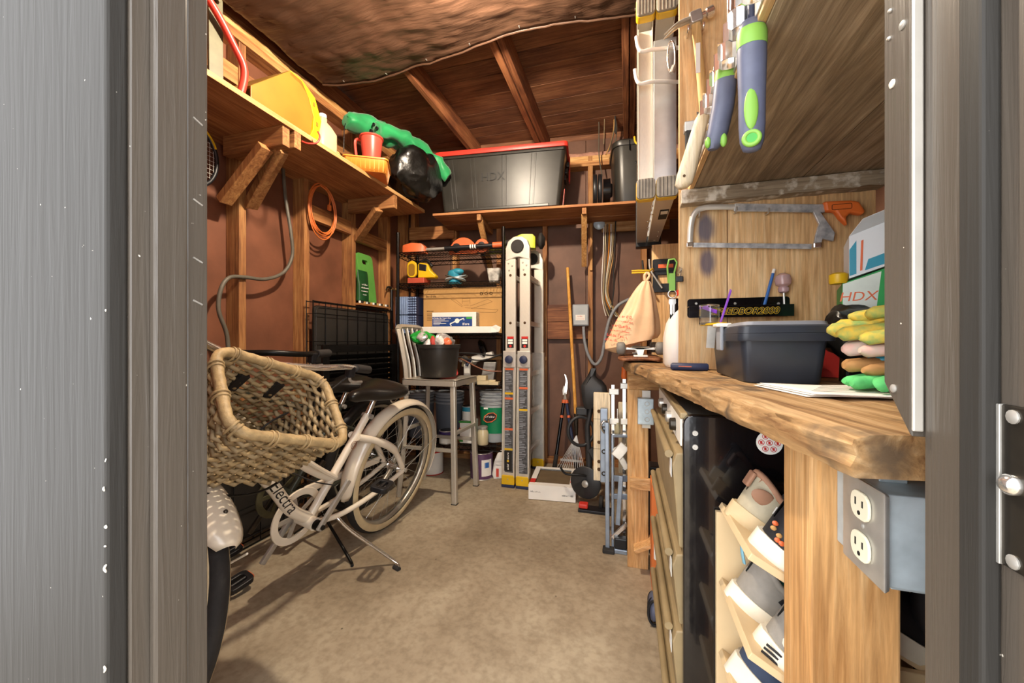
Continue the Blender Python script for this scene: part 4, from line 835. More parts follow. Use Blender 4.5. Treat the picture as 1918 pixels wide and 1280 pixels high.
pc = can('paint_can', 'plum and white paint can with blue tape on the floor under the rack', -.435, -.50, .0005, .085, .195, 'plum', None, group='paint cans')
mat('tape_blue', '#2f66ad', .6, 0, .05)
MB().lathe([(.0856, .03), (.0856, .15)], None, 26, cap=False).build('label', 'paper', pc, smooth=40) if False else None
for a0, a1, z0, z1, m in ((-75, -20, .03, .15, 'paper'), (-60, -35, .09, .13, 'tape_blue'), (-125, -100, .08, .125, 'tape_blue')):
    MB().loft([[(.0862 * math.cos(math.radians(a)), .0862 * math.sin(math.radians(a)), z0), (.0862 * math.cos(math.radians(a)), .0862 * math.sin(math.radians(a)), z1), (.0874 * math.cos(math.radians(a)), .0874 * math.sin(math.radians(a)), z1), (.0874 * math.cos(math.radians(a)), .0874 * math.sin(math.radians(a)), z0)] for a in [a0 + (a1 - a0) * k / 6 for k in range(7)]]).build('patch', m, pc)
sg = bthing('spackle_bag', 'slumped pale paper sack on the floor beside the plum paint can', 'sack', -.305, -.49, 0.0)
mb = MB().loft([[(x * s_ + dx, y * s_ * .8, z) for x, y in rrect(.085, .09, .02)] for z, s_, dx in ((.001, .95, 0), (.03, 1.05, 0), (.12, .9, .008), (.18, .55, .02), (.20, .3, .025))]); mb.jitter(.008, 22, 2); mb.v = [Vector((p.x, p.y, max(p.z, .0005))) for p in mb.v]; mb.build('sack', 'paper', sg, smooth=60)
MB().cbox((.0, -.042, .05), (.02, .004, .06)).build('print', 'pitcher_red', sg)
# ================================================================== bins on the back shelf
bnz = 2.0085
bn = bthing('storage_bin', 'large black ribbed storage bin with a red lid on the back shelf', 'storage bin', -.30, -.305, bnz)
def rq(w, d, z, r=.03): return [(x, y, z) for x, y in rrect(w, d, r, 4)]
mat('bin_black', '#2d2b27', .36, 0, .2, 10); mat('bin_letter', '#0f0f0f', .5)
MB().loft([rq(.86, .31, .0), rq(.88, .33, .012), rq(.90, .34, .014), rq(.985, .385, .425), rq(1.0, .395, .43)]).build('tub', 'bin_black', bn, smooth=40)
for k, x in enumerate((-.39, -.36, -.22, -.19, .02, .05, .24, .27)):
    z0, z1 = .03, .40
    f = lambda z: -.17 - (z - .014) / .411 * .0225
    MB().beam((x * .93, f(z0) - .002, z0), (x * 1.02, f(z1) - .002, z1), .010 if k % 2 else .005, .006, (0, 1, 0)).build('rib', 'bin_black', bn, bevel=.001)
MB().cbox((.0, -.196, .413), (.96, .016, .016)).build('rim_band', 'bin_black', bn, bevel=.003)
MB().cbox((0.02, -.172, .02), (.70, .012, .022)).build('base_band', 'bin_black', bn, bevel=.004)
lid = MB().loft([rq(1.02, .41, .428), rq(1.025, .415, .432), rq(1.02, .41, .462), rq(1.0, .39, .468)]).build('lid', 'red_plastic', bn, smooth=40)
q = MB(); text(q, 'HDX', basis((-.05, -.1868, .25), (1, 0, 0), (0, -.055, 1)), .085, .002); q.build('lettering', 'bin_letter', bn)
for k in range(3): MB().cbox((.503 - .012 * k, .02, .37 - .05 * k), (.022, .10, .035)).build('handle_step', 'bin_black', bn, bevel=.004)
MB().cbox((.512, .06, .36), (.01, .05, .20)).build('latch', 'red_plastic', bn, bevel=.003)
MB().cbox((.462, -.06, .14), (.004, .07, .13), RY(5.8)).build('sticker', 'pitcher_red', bn)
t2 = bthing('storage_tote', 'black lidded tote with yellow hook beside the hanging ladder on the back shelf', 'storage bin', .73, -.30, bnz)
MB().loft([rq(.34, .30, 0, .05), rq(.36, .32, .02, .06), rq(.40, .35, .41, .07)]).build('tub', 'bin_black', t2, smooth=40)
MB().loft([rq(.415, .365, .405, .07), rq(.42, .37, .41, .07), rq(.42, .37, .44, .07), rq(.39, .34, .455, .07)]).build('lid', 'bin_black', t2, smooth=40)
for x in (-.09, .06): MB().cbox((x, -.187, .40), (.006, .006, .07)).build('latch_line', 'black_gloss', t2)
MB().ring(.03, .003, basis((-.02, -.178, .28), (1, 0, 0), (0, -.05, 1)), 20, 5, 1, .22).build('emblem', 'black_gloss', t2, smooth=60)
ck = bthing('yellow_hook', 'small yellow plastic hook hanging in front of the black tote', 'hook', .69, -.505, 2.42)
MB().tube(smooth_path([(-.02, 0, .035), (-.015, 0, .0), (0, -.005, -.02), (.03, -.008, -.022)]), .007, 8).build('hook_arm', 'yellow_plastic', ck, smooth=60)
spo = bthing('hose_reel', 'black plastic reel standing on edge on the back shelf', 'reel', .455, -.40, bnz)
for x, r in ((-.055, .118), (-.02, .118)): MB().lathe([(r * .98, 0), (r, .004), (r, .022), (r * .98, .026)], T(x - .01, 0, .119) @ RY(90), 30).build('flange', 'black_plastic', spo, smooth=40)
MB().lathe([(.085, 0), (.085, .05), (.03, .055)], T(.006, 0, .119) @ RY(90), 24).build('drum', 'black_gloss', spo, smooth=40)
MB().lathe([(.05, 0), (.045, .012)], T(.06, 0, .119) @ RY(90), 20).build('hub', 'black_plastic', spo, smooth=40)
# ================================================================== aluminium stool with planter
st = thing('bar_stool', 'brushed aluminium slat-back bar stool holding a black planter', 'stool', (-1.22, 2.37, 0))
mat('brushed', '#bdb6a8', .34, .5, .1, 30, aniso=(40, 40, 2))
zs = .775
def leg(p0, p1, w=.034): MB().beam(p0, p1, w, w, (1, 0, 0)).build('leg', 'brushed', st, True, .006)
leg((-1.035, 2.203, .002), (-1.055, 2.222, zs - .004)); leg((-1.025, 2.534, .002), (-1.05, 2.512, zs - .004))
for y0, y1 in ((2.205, 2.222), (2.532, 2.512)):
    pts = smooth_path([(-1.44, y0, .002), (-1.405, y1, .40), (-1.395, y1, zs - .01), (-1.42, y1, .95), (-1.455, y1, 1.10)], 5)
    MB().tube(pts, .02, 4, up=(1, 0, 0)).build('back_leg', 'brushed', st, True, .004)
for p in ((-1.035, 2.203), (-1.025, 2.534)): MB().cbox((p[0], p[1], .0025), (.037, .037, .004)).build('foot_pad', 'rubber', st, True)
MB().tube(smooth_path([(-1.455, 2.218, 1.095), (-1.462, 2.25, 1.118), (-1.472, 2.37, 1.122), (-1.462, 2.49, 1.118), (-1.455, 2.516, 1.095)], 6), .02, 6).build('top_rail', 'brushed', st, True, smooth=50)
for k in range(4):
    y = 2.275 + .062 * k; MB().tube(smooth_path([(-1.398, y, zs - .005), (-1.41, y, .88), (-1.44, y, 1.0), (-1.466, y, 1.115)], 6), .013, 6, flat=.5, up=(0, 1, 0)).build('slat', 'brushed', st, True, smooth=50)
seat = MB().grid(14, 14, lambda a, b: (-1.405 + .39 * a, 2.195 + .35 * b, zs - .012 * math.sin(math.pi * a) * math.sin(math.pi * b) + .012 * (a - .5) ** 2)); seat.build('seat', 'brushed', st, True, smooth=60, solid=.004)
for a, b in (((-1.40, 2.205, zs - .022), (-1.04, 2.205, zs - .022)), ((-1.40, 2.533, zs - .022), (-1.03, 2.533, zs - .022)), ((-1.035, 2.2, zs - .022), (-1.03, 2.54, zs - .022)), ((-1.40, 2.2, zs - .022), (-1.40, 2.54, zs - .022))): MB().beam(a, b, .018, .036).build('seat_rail', 'brushed', st, True, .003)
for a, b in (((-1.41, 2.212, .33), (-1.045, 2.212, .33)), ((-1.41, 2.526, .33), (-1.035, 2.526, .33)), ((-1.04, 2.212, .44), (-1.03, 2.526, .44)), ((-1.405, 2.212, .44), (-1.405, 2.526, .44))): MB().beam(a, b, .022, .022).build('stretcher', 'brushed', st, True, .003)
pl = thing('planter', 'black plastic nursery planter stuffed with packaging on the stool seat', 'planter', (-1.225, 2.36, zs + .0085))
MB().lathe([(.001, 0), (.112, 0), (.116, .004), (.136, .19), (.143, .192), (.145, .215), (.140, .217), (.136, .20), (.112, .01), (.001, .008)], None, 32).build('pot', 'tray_black', pl, smooth=40)
mat('foil', '#c9c6c2', .25, .4, .3, 16, .5, 40)
mat('bag_green', '#1f9a36', .35, 0, .1, 10, .3, 30)
def wad(name, label, cat, c, r, m, seed, parts=()):
    t = thing(name, label, cat, (c[0], c[1], c[2] - r[2])); b = MB().ball(c, r, 18, 12); crumple(b, seed, .03, 12, .02, 30); b.build('wad', m, t, True)
    for (dc, dr, mm, sd) in parts: crumple(MB().ball((c[0] + dc[0], c[1] + dc[1], c[2] + dc[2]), dr, 12, 8), sd, .014, 16, .01, 40).build('fold', mm, t, True)
    return t
wad('plastic_bag', 'crumpled green and silver plastic bag poking out of the black planter', 'bag', (-1.33, 2.33, 1.04), (.075, .07, .055), 'bag_green', 5, (((.02, -.055, .012), (.035, .02, .035), 'foil', 7), ((.05, -.03, -.03), (.03, .02, .03), 'foil', 8)))
wad('wrapper', 'crumpled white and orange wrappers filling the black planter', 'wrapper', (-1.20, 2.35, 1.015), (.075, .075, .05), 'foil', 12, (((.06, -.04, -.005), (.03, .03, .03), 'tool_orange', 3), ((.02, -.06, .01), (.03, .02, .03), 'paper', 6), ((-.03, -.055, 0), (.02, .02, .035), 'pitcher_red', 9)))
# ================================================================== folding aluminium ladder
ld = thing('folding_ladder', 'tall folded aluminium multi-position ladder with yellow feet against the back wall', 'ladder', (-.735, 2.8, 0))
mat('ladder_alu', '#d8d1c3', .38, .4, .08, 25, aniso=(50, 50, 2))
mat('ladder_label', '#4a4a4c', .5, 0, .5, 60)
for i, x in enumerate((-.787, -.683)):
    for j, y in enumerate((2.585, 3.02)):
        MB().box((x - .0375, y, .86), (x + .0375, y + .03, 1.60)).build('upper_rail', 'ladder_alu', ld, True, .004)
        ft = -.012 if j == 0 else 0
        MB().add([(x - .041 + ft, y - .018, .07), (x + .041 + ft, y - .018, .07), (x + .041 + ft, y - .003, .07), (x - .041 + ft, y - .003, .07), (x - .041, y - .018, .93), (x + .041, y - .018, .93), (x + .041, y - .003, .93), (x - .041, y - .003, .93)], [(0, 3, 2, 1), (4, 5, 6, 7), (0, 1, 5, 4), (1, 2, 6, 5), (2, 3, 7, 6), (3, 0, 4, 7)]).build('lower_rail', 'alu', ld, True, .003)
        for s_ in (-1, 1): MB().add([(x + s_ * .043 - .004 + ft, y - .026, .07), (x + s_ * .043 + .004 + ft, y - .026, .07), (x + s_ * .043 + .004 + ft, y + .02, .07), (x + s_ * .043 - .004 + ft, y + .02, .07), (x + s_ * .043 - .004, y - .026, .93), (x + s_ * .043 + .004, y - .026, .93), (x + s_ * .043 + .004, y + .02, .93), (x + s_ * .043 - .004, y + .02, .93)], [(0, 3, 2, 1), (4, 5, 6, 7), (0, 1, 5, 4), (1, 2, 6, 5), (2, 3, 7, 6), (3, 0, 4, 7)]).build('rail_flange', 'ladder_alu', ld, True, .002)
        f = MB().prism([(-.046, .02), (.046, .02), (.046, .085), (-.046, .085)], .055, basis((x + ft, y + .028, 0), (1, 0, 0), (0, 0, 1))).build('foot', 'yellow_plastic', ld, True, .004)
        MB().box((x - .047 + ft, y - .029, .0005), (x + .047 + ft, y + .03, .021)).build('foot_pad', 'navy', f, True, .004)
        MB().lathe([(.005, 0), (.003, .004)], look((x + ft, y - .0275, .06), (x + ft, y - 1, .06)), 10).build('bolt', 'steel', f, True)
        if j == 0:
            MB().box((x - .046, y - .03, .84), (x + .046, y - .0185, .955)).build('lock_bracket', 'alu', ld, True, .004)
            MB().lathe([(.027, 0), (.029, .006), (.026, .02), (.012, .026)], T(0, 0, 0) @ look((x, y - .030, .895), (x, y - 1, .895)), 16).build('lock_knob', 'navy', ld, True, smooth=40)
            for z in (1.15, 1.485): MB().lathe([(.0095, 0), (.0095, .001)], look((x, y - .0002, z), (x, y - 1, z)), 14).build('rung_hole', 'ink_brown', ld, True)
            for z, dx in ((1.57, -.015), (1.55, .012), (1.52, -.01)): MB().lathe([(.007, 0), (.004, .003)], look((x + dx, y - .0002, z), (x + dx, y - 1, z)), 10).build('rivet', 'steel', ld, True)
            w = MB().box((x - .024, y - .0012, .975), (x + .024, y - .0002, 1.055)).build('warning_label', 'ink', ld, True)
            MB().box((x - .024, y - .0018, 1.040), (x + .024, y - .0012, 1.055)).build('warning_head', 'ink_red', w, True)
            q = MB(); q.box((x - .018, y - .0018, 1.022), (x + .018, y - .0012, 1.036)); q.box((x - .018, y - .0018, 1.002), (x + .018, y - .0012, 1.018)); q.build('warning_text', 'ink_white', w, True, kind='stuff')
            MB().prism([(-.012, 0), (0, .012), (.012, 0), (0, -.012)], .0006, basis((x, y - .0012, .988), (1, 0, 0), (0, 0, 1))).build('warning_diamond', 'ink_red', w, True)
            lab = MB().box((x - .030 + ft * .5, y - .0195, .105), (x + .030 + ft * .5, y - .0183, .825)).build('instruction_label', 'ladder_label', ld, True)
            q = MB(); random.seed(20 + i)
            for k in range(58):
                z = .115 + .012 * k
                if i == 0 and .11 < z < .26: continue
                wdt = random.uniform(.02, .05); q.box((x - .026 + ft * (1 - z), y - .0202, z), (x - .026 + wdt + ft * (1 - z), y - .0195, z + random.choice((.003, .005, .007))))
            q.build('label_text', 'lid_grey', lab, True, kind='stuff')
            for z, m in (((.82, 'tool_orange'), (.65, 'yellow_plastic'), (.615, 'tool_orange'), (.40, 'tool_orange'), (.26, 'yellow_plastic')) if i == 0 else ((.82, 'tool_orange'), (.69, 'tool_orange'), (.54, 'yellow_plastic'))):
                MB().box((x - .030 + ft * (1 - z), y - .0203, z), (x + .030 + ft * (1 - z), y - .0196, z + .014)).build('label_stripe', m, lab, True)
            if i == 0:
                q = MB().box((x - .028 + ft, y - .0203, .115), (x + .028 + ft, y - .0196, .255)); q.build('brand_panel', 'ink', lab, True)
                q = MB(); marks(q, basis((x + ft, y - .0204, .222), (0, 0, 1), (-1, 0, 0)), .05, .012); marks(q, basis((x + ft, y - .0204, .145), (0, 0, 1), (-1, 0, 0)), .045, .012); q.build('brand_name', 'ink_white', lab, True, kind='stuff'); MB().cbox((x + ft, y - .0208, .184), (.014, .0006, .014)).build('brand_mark', 'yellow_plastic', lab, True)
    for k, z in enumerate((.22, .50, .78, 1.15, 1.485)): MB().beam((x, 2.60, z), (x, 3.03, z), .034, .028, (1, 0, 0)).build('rung', 'alu', ld, True, .004)
for y in (2.583, 3.02):
    MB().prism([(-.088, -.07), (-.012, -.045), (.012, -.045), (.088, -.07), (.088, .02), (.07, .07), (.03, .10), (-.03, .10), (-.07, .07), (-.088, .02)], .034, basis((-.735, y + .033, 1.655), (1, 0, 0), (0, 0, 1))).build('hinge_plate', 'alu', ld, True, .006)
    MB().lathe([(.046, 0), (.047, .006), (.042, .012), (.02, .013)], look((-.735, y - .0005, 1.685), (-.735, y - 1, 1.685)), 24).build('hinge_knob', 'rubber', ld, True, smooth=40)
# ================================================================== shallow box on the floor
fbx = thing('cardboard_tray', 'open white shallow cardboard box with red inside corners on the floor', 'box', (-.478, 2.605, 0), 5)
mat('tray_brown', '#6b5a42', .8, 0, .1)
w, d, h = .30, .37, .095
MB().box((-w / 2, -d / 2, .0005), (w / 2, d / 2, .004)).build('bottom', 'tray_brown', fbx)
for a, b in (((-w / 2, -d / 2, .004), (w / 2, -d / 2 + .004, h)), ((-w / 2, d / 2 - .004, .004), (w / 2, d / 2, h)), ((-w / 2, -d / 2 + .004, .004), (-w / 2 + .004, d / 2 - .004, h)), ((w / 2 - .004, -d / 2 + .004, .004), (w / 2, d / 2 - .004, h))): MB().box(a, b).build('side', 'paper', fbx)
MB().box((-w / 2 + .02, -d / 2 + .05, h - .012), (w / 2 - .03, d / 2 - .04, h - .010)).build('inner_sheet', 'tray_brown', fbx)
for a, b in (((-w / 2, -d / 2, h), (w / 2, -d / 2 + .05, h + .002)), ((-w / 2, d / 2 - .04, h), (w / 2, d / 2, h + .002)), ((-w / 2, -d / 2 + .051, h), (-w / 2 + .035, d / 2 - .041, h + .002)), ((w / 2 - .04, -d / 2 + .051, h), (w / 2, d / 2 - .041, h + .002))): MB().box(a, b).build('flap', 'paper', fbx)
for x, y in ((-w / 2 + .018, -d / 2 + .075), (w / 2 - .02, -d / 2 + .11)): MB().box((x - .0175, y - .03, h + .0022), (x + .0175, y + .04, h + .003)).build('red_corner', 'ink_red', fbx)
q = MB(); Mt = basis((0, -d / 2 - .0004, 0), (1, 0, 0), (0, 0, 1)); marks(q, Mt @ T(-.105, .055, 0), .065, .010); marks(q, Mt @ T(.10, .042, 0), .07, .009); q.build('lettering', 'ink', fbx, kind='stuff')
# ================================================================== electrics on the back wall
eb = bthing('electrical_box', 'grey plastic controller box with a small label on the back wall', 'electrical box', .297, -.12, 1.146)
MB().box((-.065, -.03, 0), (.065, .0255, .175)).build('case', 'lid_grey', eb, bevel=.006)
MB().box((-.058, -.036, .008), (.058, -.0305, .168)).build('cover', 'bucket_milk', eb, bevel=.004)
lb = MB().box((-.04, -.0375, .045), (.035, -.0365, .09)).build('label', 'paper', eb)
q = MB(); marks(q, basis((-.002, -.0376, .078), (1, 0, 0), (0, 0, 1)), .045, .007); marks(q, basis((-.002, -.0376, .057), (1, 0, 0), (0, 0, 1)), .06, .005); q.build('label_text', 'ink_red', lb, kind='stuff')
cpts = [BK.P(u, v, y=-.14) for u, v in ((1093, 612), (1095, 640), (1103, 668), (1115, 683), (1127, 668), (1134, 630), (1142, 598), (1157, 573), (1180, 560))]
mat('conduit', '#8b8d90', .45, 0, .1, 60)
o = MB().tube([BK.M @ p for p in smooth_path(cpts, 6)], .0125, 10).build('flexible_conduit', 'conduit', None, smooth=60); tag(o, 'grey flexible conduit looping from the controller box on the back wall', 'conduit')
cols = ['paper', 'milky', 'cable_grey', 'tray_orange', 'white_plastic', 'milky', 'cardboard']
for k in range(7):
    u0 = 1131 + 3.4 * k; u1 = 1127 + 2.2 * k; u2 = 1131 + 5.2 * k
    pts = [BK.P(u, v, y=-.118 - .006 * (k % 3)) for u, v in ((u0, 420), (u0 - 1, 470), (u1 + 2 * math.sin(k), 530), (u1 + 1, 560), (u2, 578 + 3 * k), (u2 + 4, 592))]
    o = MB().tube([BK.M @ p for p in smooth_path(pts, 5)], .0042, 6).build('wall_cable', MATS[cols[k]], None, smooth=60)
    tag(o, ['leftmost', 'second', 'third', 'fourth', 'fifth', 'sixth', 'rightmost'][k] + ' cable from the left in the bundle down the back wall', 'cable', 'cable bundle on the back wall')
o = bk(MB().lathe([(.042, 0), (.045, .01), (.03, .02)], T(.445, -.112, 1.97) @ RX(90), 20), 'cable_gland', 'galv', None, smooth=40); tag(o, 'round grey cable plate at the top of the cable bundle', 'plate')
pts = [BK.P(u, v, y=-.125) for u, v in ((1153, 412), (1152, 450), (1149, 500), (1150, 540), (1143, 590))]
o = MB().tube([BK.M @ p for p in smooth_path(pts, 5)], .0055, 8).build('black_cable', 'rubber', None, smooth=60); tag(o, 'thick black cable hanging right of the bundle on the back wall', 'cable')
random.seed(9)
for k, (m, path) in enumerate((('cable_grey', ((1082, 55), (1112, 110), (1110, 160), (1109, 195), (1121, 215), (1122, 290), (1128, 330))), ('cardboard', ((1100, 50), (1120, 130), (1138, 170), (1150, 220), (1146, 262), (1135, 290))),
    ('cable_grey', ((1106, 50), (1113, 120), (1128, 150), (1146, 205), (1152, 235), (1140, 285))), ('milky', ((1134, 40), (1132, 120), (1133, 180), (1131, 270))), ('cable_grey', ((1140, 70), (1136, 130), (1143, 190), (1155, 235), (1150, 285))), ('rubber', ((1151, 40), (1152, 120), (1152, 200), (1153, 250))))):
    pts = [BK.M @ BK.P(u, v, y=-.16 - .012 * k) for u, v in path]; o = MB().tube(smooth_path(pts, 6), .005 if k != 3 else .002, 6).build('ceiling_cable', m, None, smooth=60)
    tag(o, ['grey cable wandering from the tarp edge down to the black reel', 'tan cable slanting from the tarp towards the central rafter', 'grey cable slanting beside the tan one under the rafters', 'thin pale string hanging straight in front of the roof boards', 'grey cable bending towards the top of the black tote', 'black cable running straight down beside the central rafter'][k], 'cable', 'cables hanging from the roof')
# ================================================================== bicycles
mat('cream_tire', '#c9b690', .7, 0, .08, 20); mat('tire', '#221f1d', .8, 0, .2, 60, .3, 120); mat('rim_alu', '#b9b2a2', .3, .7, .1, 20)
mat('saddle', '#191614', .32, 0, .2, 30, .15, 90); mat('frame_dark', '#3d4038', .3, .3, .2, 10); mat('frame_green', '#3c5a50', .3, .3, .2, 10); mat('fender_white', '#dccfba', .25, 0, .05, 6, coat=.5)
R_ = .345
def wheel(root, M, tire, band, spokes=28, hubm='chrome', wheel_name='wheel', rim='rim_alu'):
    A = M @ RX(90)
    rt = MB().tube([A @ Vector((R_ * .93 * math.cos(a), R_ * .93 * math.sin(a), 0)) for a in [2 * math.pi * k / 60 for k in range(60)]], .0245, 12, True, up=M.to_3x3() @ Vector((0, 1, 0))).build('tire', tire, root, smooth=60)
    if band:
        for s_ in (-1, 1): MB().loft([[A @ Vector((r * math.cos(a), r * math.sin(a), s_ * z)) for r, z in ((R_ * .855, .0245), (R_ * .875, .0285), (R_ * .945, .028), (R_ * .955, .0245))] for a in [2 * math.pi * k / 60 for k in range(60)]], cap=False, closed=True).build('whitewall', band, rt, smooth=60)
    rr = MB().loft([[A @ Vector((r * math.cos(a), r * math.sin(a), z)) for r, z in ((.285, -.011), (.300, -.017), (.303, 0), (.300, .017), (.285, .011), (.280, 0))] for a in [2 * math.pi * k / 60 for k in range(60)]], closed=True).build('rim', rim, root, smooth=60)
    MB().lathe([(.012, -.05), (.026, -.032), (.022, -.026), (.015, 0), (.022, .026), (.026, .032), (.012, .05)], A, 16).build('hub', hubm, root, smooth=40)
    for k in range(spokes):
        a = 2 * math.pi * k / spokes; s_ = 1 if k % 2 else -1; b = a + (.42 if (k // 2) % 2 else -.42)
        MB().cyl(A @ Vector((.024 * math.cos(b), .024 * math.sin(b), s_ * .028)), A @ Vector((.283 * math.cos(a), .283 * math.sin(a), 0)), .0011, 4).build('spoke', 'steel', rr)
def arc_fender(root, M, r, a0, a1, w, m, name='fender', n=30):
    rings = []
    for k in range(n + 1):
        a = math.radians(a0 + (a1 - a0) * k / n); f_ = min(1, min(k, n - k) / (n * .09)); e = .45 + .55 * math.sqrt(1 - (1 - f_) ** 2); ring = []
        for j in range(9):
            t = (j - 4) / 4; rr = r - .022 * abs(t) ** 2.2; ring.append(M @ Vector((rr * math.cos(a), t * w / 2 * e, rr * math.sin(a))))
        rings.append(ring)
    vs = [p for rg in rings for p in rg]; fs = [(k * 9 + j, k * 9 + j + 1, (k + 1) * 9 + j + 1, (k + 1) * 9 + j) for k in range(n) for j in range(8)]
    return MB().add(vs, fs).build(name, m, root, smooth=60, solid=.002)
def pedal(root, c, M, m='black_plastic'):
    A = M @ T(*c); p = MB(); plate_hole(p, rrect(.095, .075, .02, 3), rrect(.055, .04, .012, 3), .022, A @ T(0, 0, -.011)); pd = p.build('pedal', m, root, bevel=.003)
    MB().cyl(A @ Vector((-.03, 0, 0)), A @ Vector((.03, 0, 0)), .009, 8).build('pedal_axle', m, pd, smooth=60)
    MB().cbox((-.049, 0, 0), (.004, .04, .012), A).build('reflector', 'tool_orange', pd)
def bicycle(label, M, steer, white, bw=1.0):
    b = thing('bicycle', label, 'bicycle', M=M)
    fm = MATS['white_paint'] if white else MATS['frame_dark']; bbx, bbz = .555, .29
    I = Matrix.Identity(4)
    wheel(b, T(0, 0, R_), 'tire', 'cream_tire' if white else None)
    P3 = lambda x, z, y=0: Vector((x, y * (bw if abs(y) > .09 and z > .8 else 1), z))
    MB().tube([P3(bbx, bbz), P3(.288, .69)], .0175, 14).build('seat_tube', fm, b, smooth=40)
    dt = MB().tube(smooth_path([P3(bbx - .01, .295), P3(.645, .375), P3(.745, .51), P3(.86, .65), P3(1.0, .80)], 6), .0235 if white else .018, 14).build('down_tube', fm, b, smooth=40)
    MB().tube(smooth_path([P3(.45, .43), P3(.60, .53), P3(.80, .70), P3(.985, .88)] if white else [P3(.32, .64), P3(.6, .74), P3(.985, .88)], 5), .016 if white else .015, 12).build('top_tube', fm, b, smooth=40)
    if white: MB().tube(smooth_path([P3(.452, .445, .02), P3(.60, .555, .02), P3(.79, .72, .012)], 5), .009, 8).build('cable_guide', fm, b, smooth=40)
    MB().tube([P3(1.015, .76), P3(.965, .92)], .022, 14).build('head_tube', fm, b, smooth=40)
    for s_ in (-1, 1):
        MB().tube(smooth_path([P3(bbx - .02, .285, s_ * .03), P3(.40, .275, s_ * .05), P3(.18, .30, s_ * .058), P3(0, R_, s_ * .062)], 6), .012, 10).build('chain_stay', fm, b, smooth=40)
        MB().tube(smooth_path([P3(.35, .60, s_ * .02), P3(.25, .565, s_ * .05), P3(.12, .49, s_ * .06), P3(0.02, R_ + .02, s_ * .062)], 6), [.016] * 7 + [.02] * 6 + [.014] * 6 if white else .011, 10).build('seat_stay', fm, b, smooth=40)
        MB().cyl((0, s_ * .062, R_), (0, s_ * .078, R_), .011, 8).build('axle_nut', 'steel', b, smooth=40)
    MB().cyl((bbx, -.045, bbz), (bbx, .045, bbz), .026, 18).build('bottom_bracket', fm, b, smooth=40)
    MB().cyl((bbx, .046, bbz), (bbx, .06, bbz), .020, 18).build('bearing_cup', 'black_metal', b, smooth=40)
    # crank set
    ca = MB().beam((bbx + .012, .075, bbz - .012), (bbx - .113, .082, bbz + .16), .026, .014, (0, 1, 0)).build('crank', 'steel' if white else 'old_metal', b, bevel=.004)
    MB().cyl((bbx, .08, bbz), (bbx, .088, bbz), .010, 12).build('crank_bolt', 'black_metal', ca, smooth=40)
    MB().beam((bbx - .012, -.075, bbz + .012), (bbx + .113, -.082, bbz - .16), .026, .014, (0, 1, 0)).build('crank', 'steel' if white else 'old_metal', b, bevel=.004)
    pedal(b, (bbx - .115, .135, bbz + .165), RZ(12)); pedal(b, (bbx + .115, -.135, bbz - .165), RZ(-5) @ RY(10))
    rg = MB(); Mc = T(bbx, -.052, bbz) @ RX(90); plate_hole(rg, [(.118 * math.cos(a), .118 * math.sin(a)) for a in [2 * math.pi * k / 40 for k in range(40)]], [(.088 * math.cos(a), .088 * math.sin(a)) for a in [2 * math.pi * k / 40 for k in range(40)]], .008, Mc); cg = rg.build('chain_ring', fm if white else MATS['olive_metal'], b, bevel=.002)
    for k in range(5): a = 2 * math.pi * k / 5; MB().beam(Mc @ Vector((0, 0, .004)), Mc @ Vector((.09 * math.cos(a), .09 * math.sin(a), .004)), .018, .006, (0, 1, 0)).build('spider_arm', 'steel' if white else 'olive_metal', cg)
    if white: MB().beam((bbx - .02, -.06, bbz + .10), (.06, -.06, R_ + .04), .035, .012, (0, 1, 0)).build('chain_guard', fm, b, bevel=.004)
    MB().tube([(bbx, -.058, bbz + .08), (.0, -.058, R_ + .035)], .004, 6).build('chain', 'black_metal', b)
    MB().tube([(bbx, -.058, bbz - .08), (.0, -.058, R_ - .035)], .004, 6).build('chain', 'black_metal', b)
    # saddle
    MB().tube([P3(.288, .69), P3(.255, .765)], .0135, 12).build('seat_post', 'chrome', b, smooth=40)
    MB().cyl((.288, -.025, .685), (.288, .03, .685), .012, 10).build('seat_clamp', 'steel', b, smooth=40)
    sd = []
    for k in range(17):
        t = k / 16; x = .425 - .30 * t; w = .026 + .094 * (1 / (1 + math.exp(-(t - .48) * 11))); zc = .795 + .012 * t + .022 * max(0, t - .7)
        hu, hd = .022 + .012 * t, .03 + .022 * t
        if k in (0, 16): w *= .55; hu *= .4; hd *= .5
        if k in (1, 15): w *= .86; hu *= .8; hd *= .85
        sd.append([(x, w * math.cos(a) * (1 if math.sin(a) >= 0 else .9), zc + (hu if math.sin(a) > 0 else hd) * math.copysign(abs(math.sin(a)) ** .7, math.sin(a))) for a in [2 * math.pi * j / 24 for j in range(24)]])
    MB().loft(sd).build('saddle', 'saddle', b, smooth=70)
    if white: MB().loft([[(x, .095 * math.cos(a), .79 + .03 * math.sin(a)) for a in [math.radians(q) for q in range(-60, 61, 20)]] for x in (.118, .114)], cap=True).build('saddle_badge', 'label_print', b)
    for s_ in (-1, 1): MB().ring(.022, .004, T(.17, s_ * .045, .765) @ RX(90), 14, 6).build('saddle_spring', 'chrome', b, smooth=60)
    # fenders
    if white:
        arc_fender(b, T(0, 0, R_), R_ + .028, -8, 205, .082, 'fender_white', n=44)
        for s_ in (-1, 1): MB().cyl((0, s_ * .066, R_), (-.36 * math.cos(.3), s_ * .04, R_ + .36 * math.sin(.3)), .0022, 6).build('fender_stay', 'steel', b)
    else: arc_fender(b, T(0, 0, R_), R_ + .022, 40, 150, .06, 'black_plastic')
    # steered front end
    hp = Vector((.99, 0, .84)); ax = Vector((.965 - 1.015, 0, .92 - .76)).normalized()
    S = Matrix.Translation(hp) @ Matrix.Rotation(math.radians(steer), 4, ax) @ Matrix.Translation(-hp)
    fx = 1.215
    wheel(b, S @ T(fx, 0, R_), 'tire', 'cream_tire' if white else None, 20)
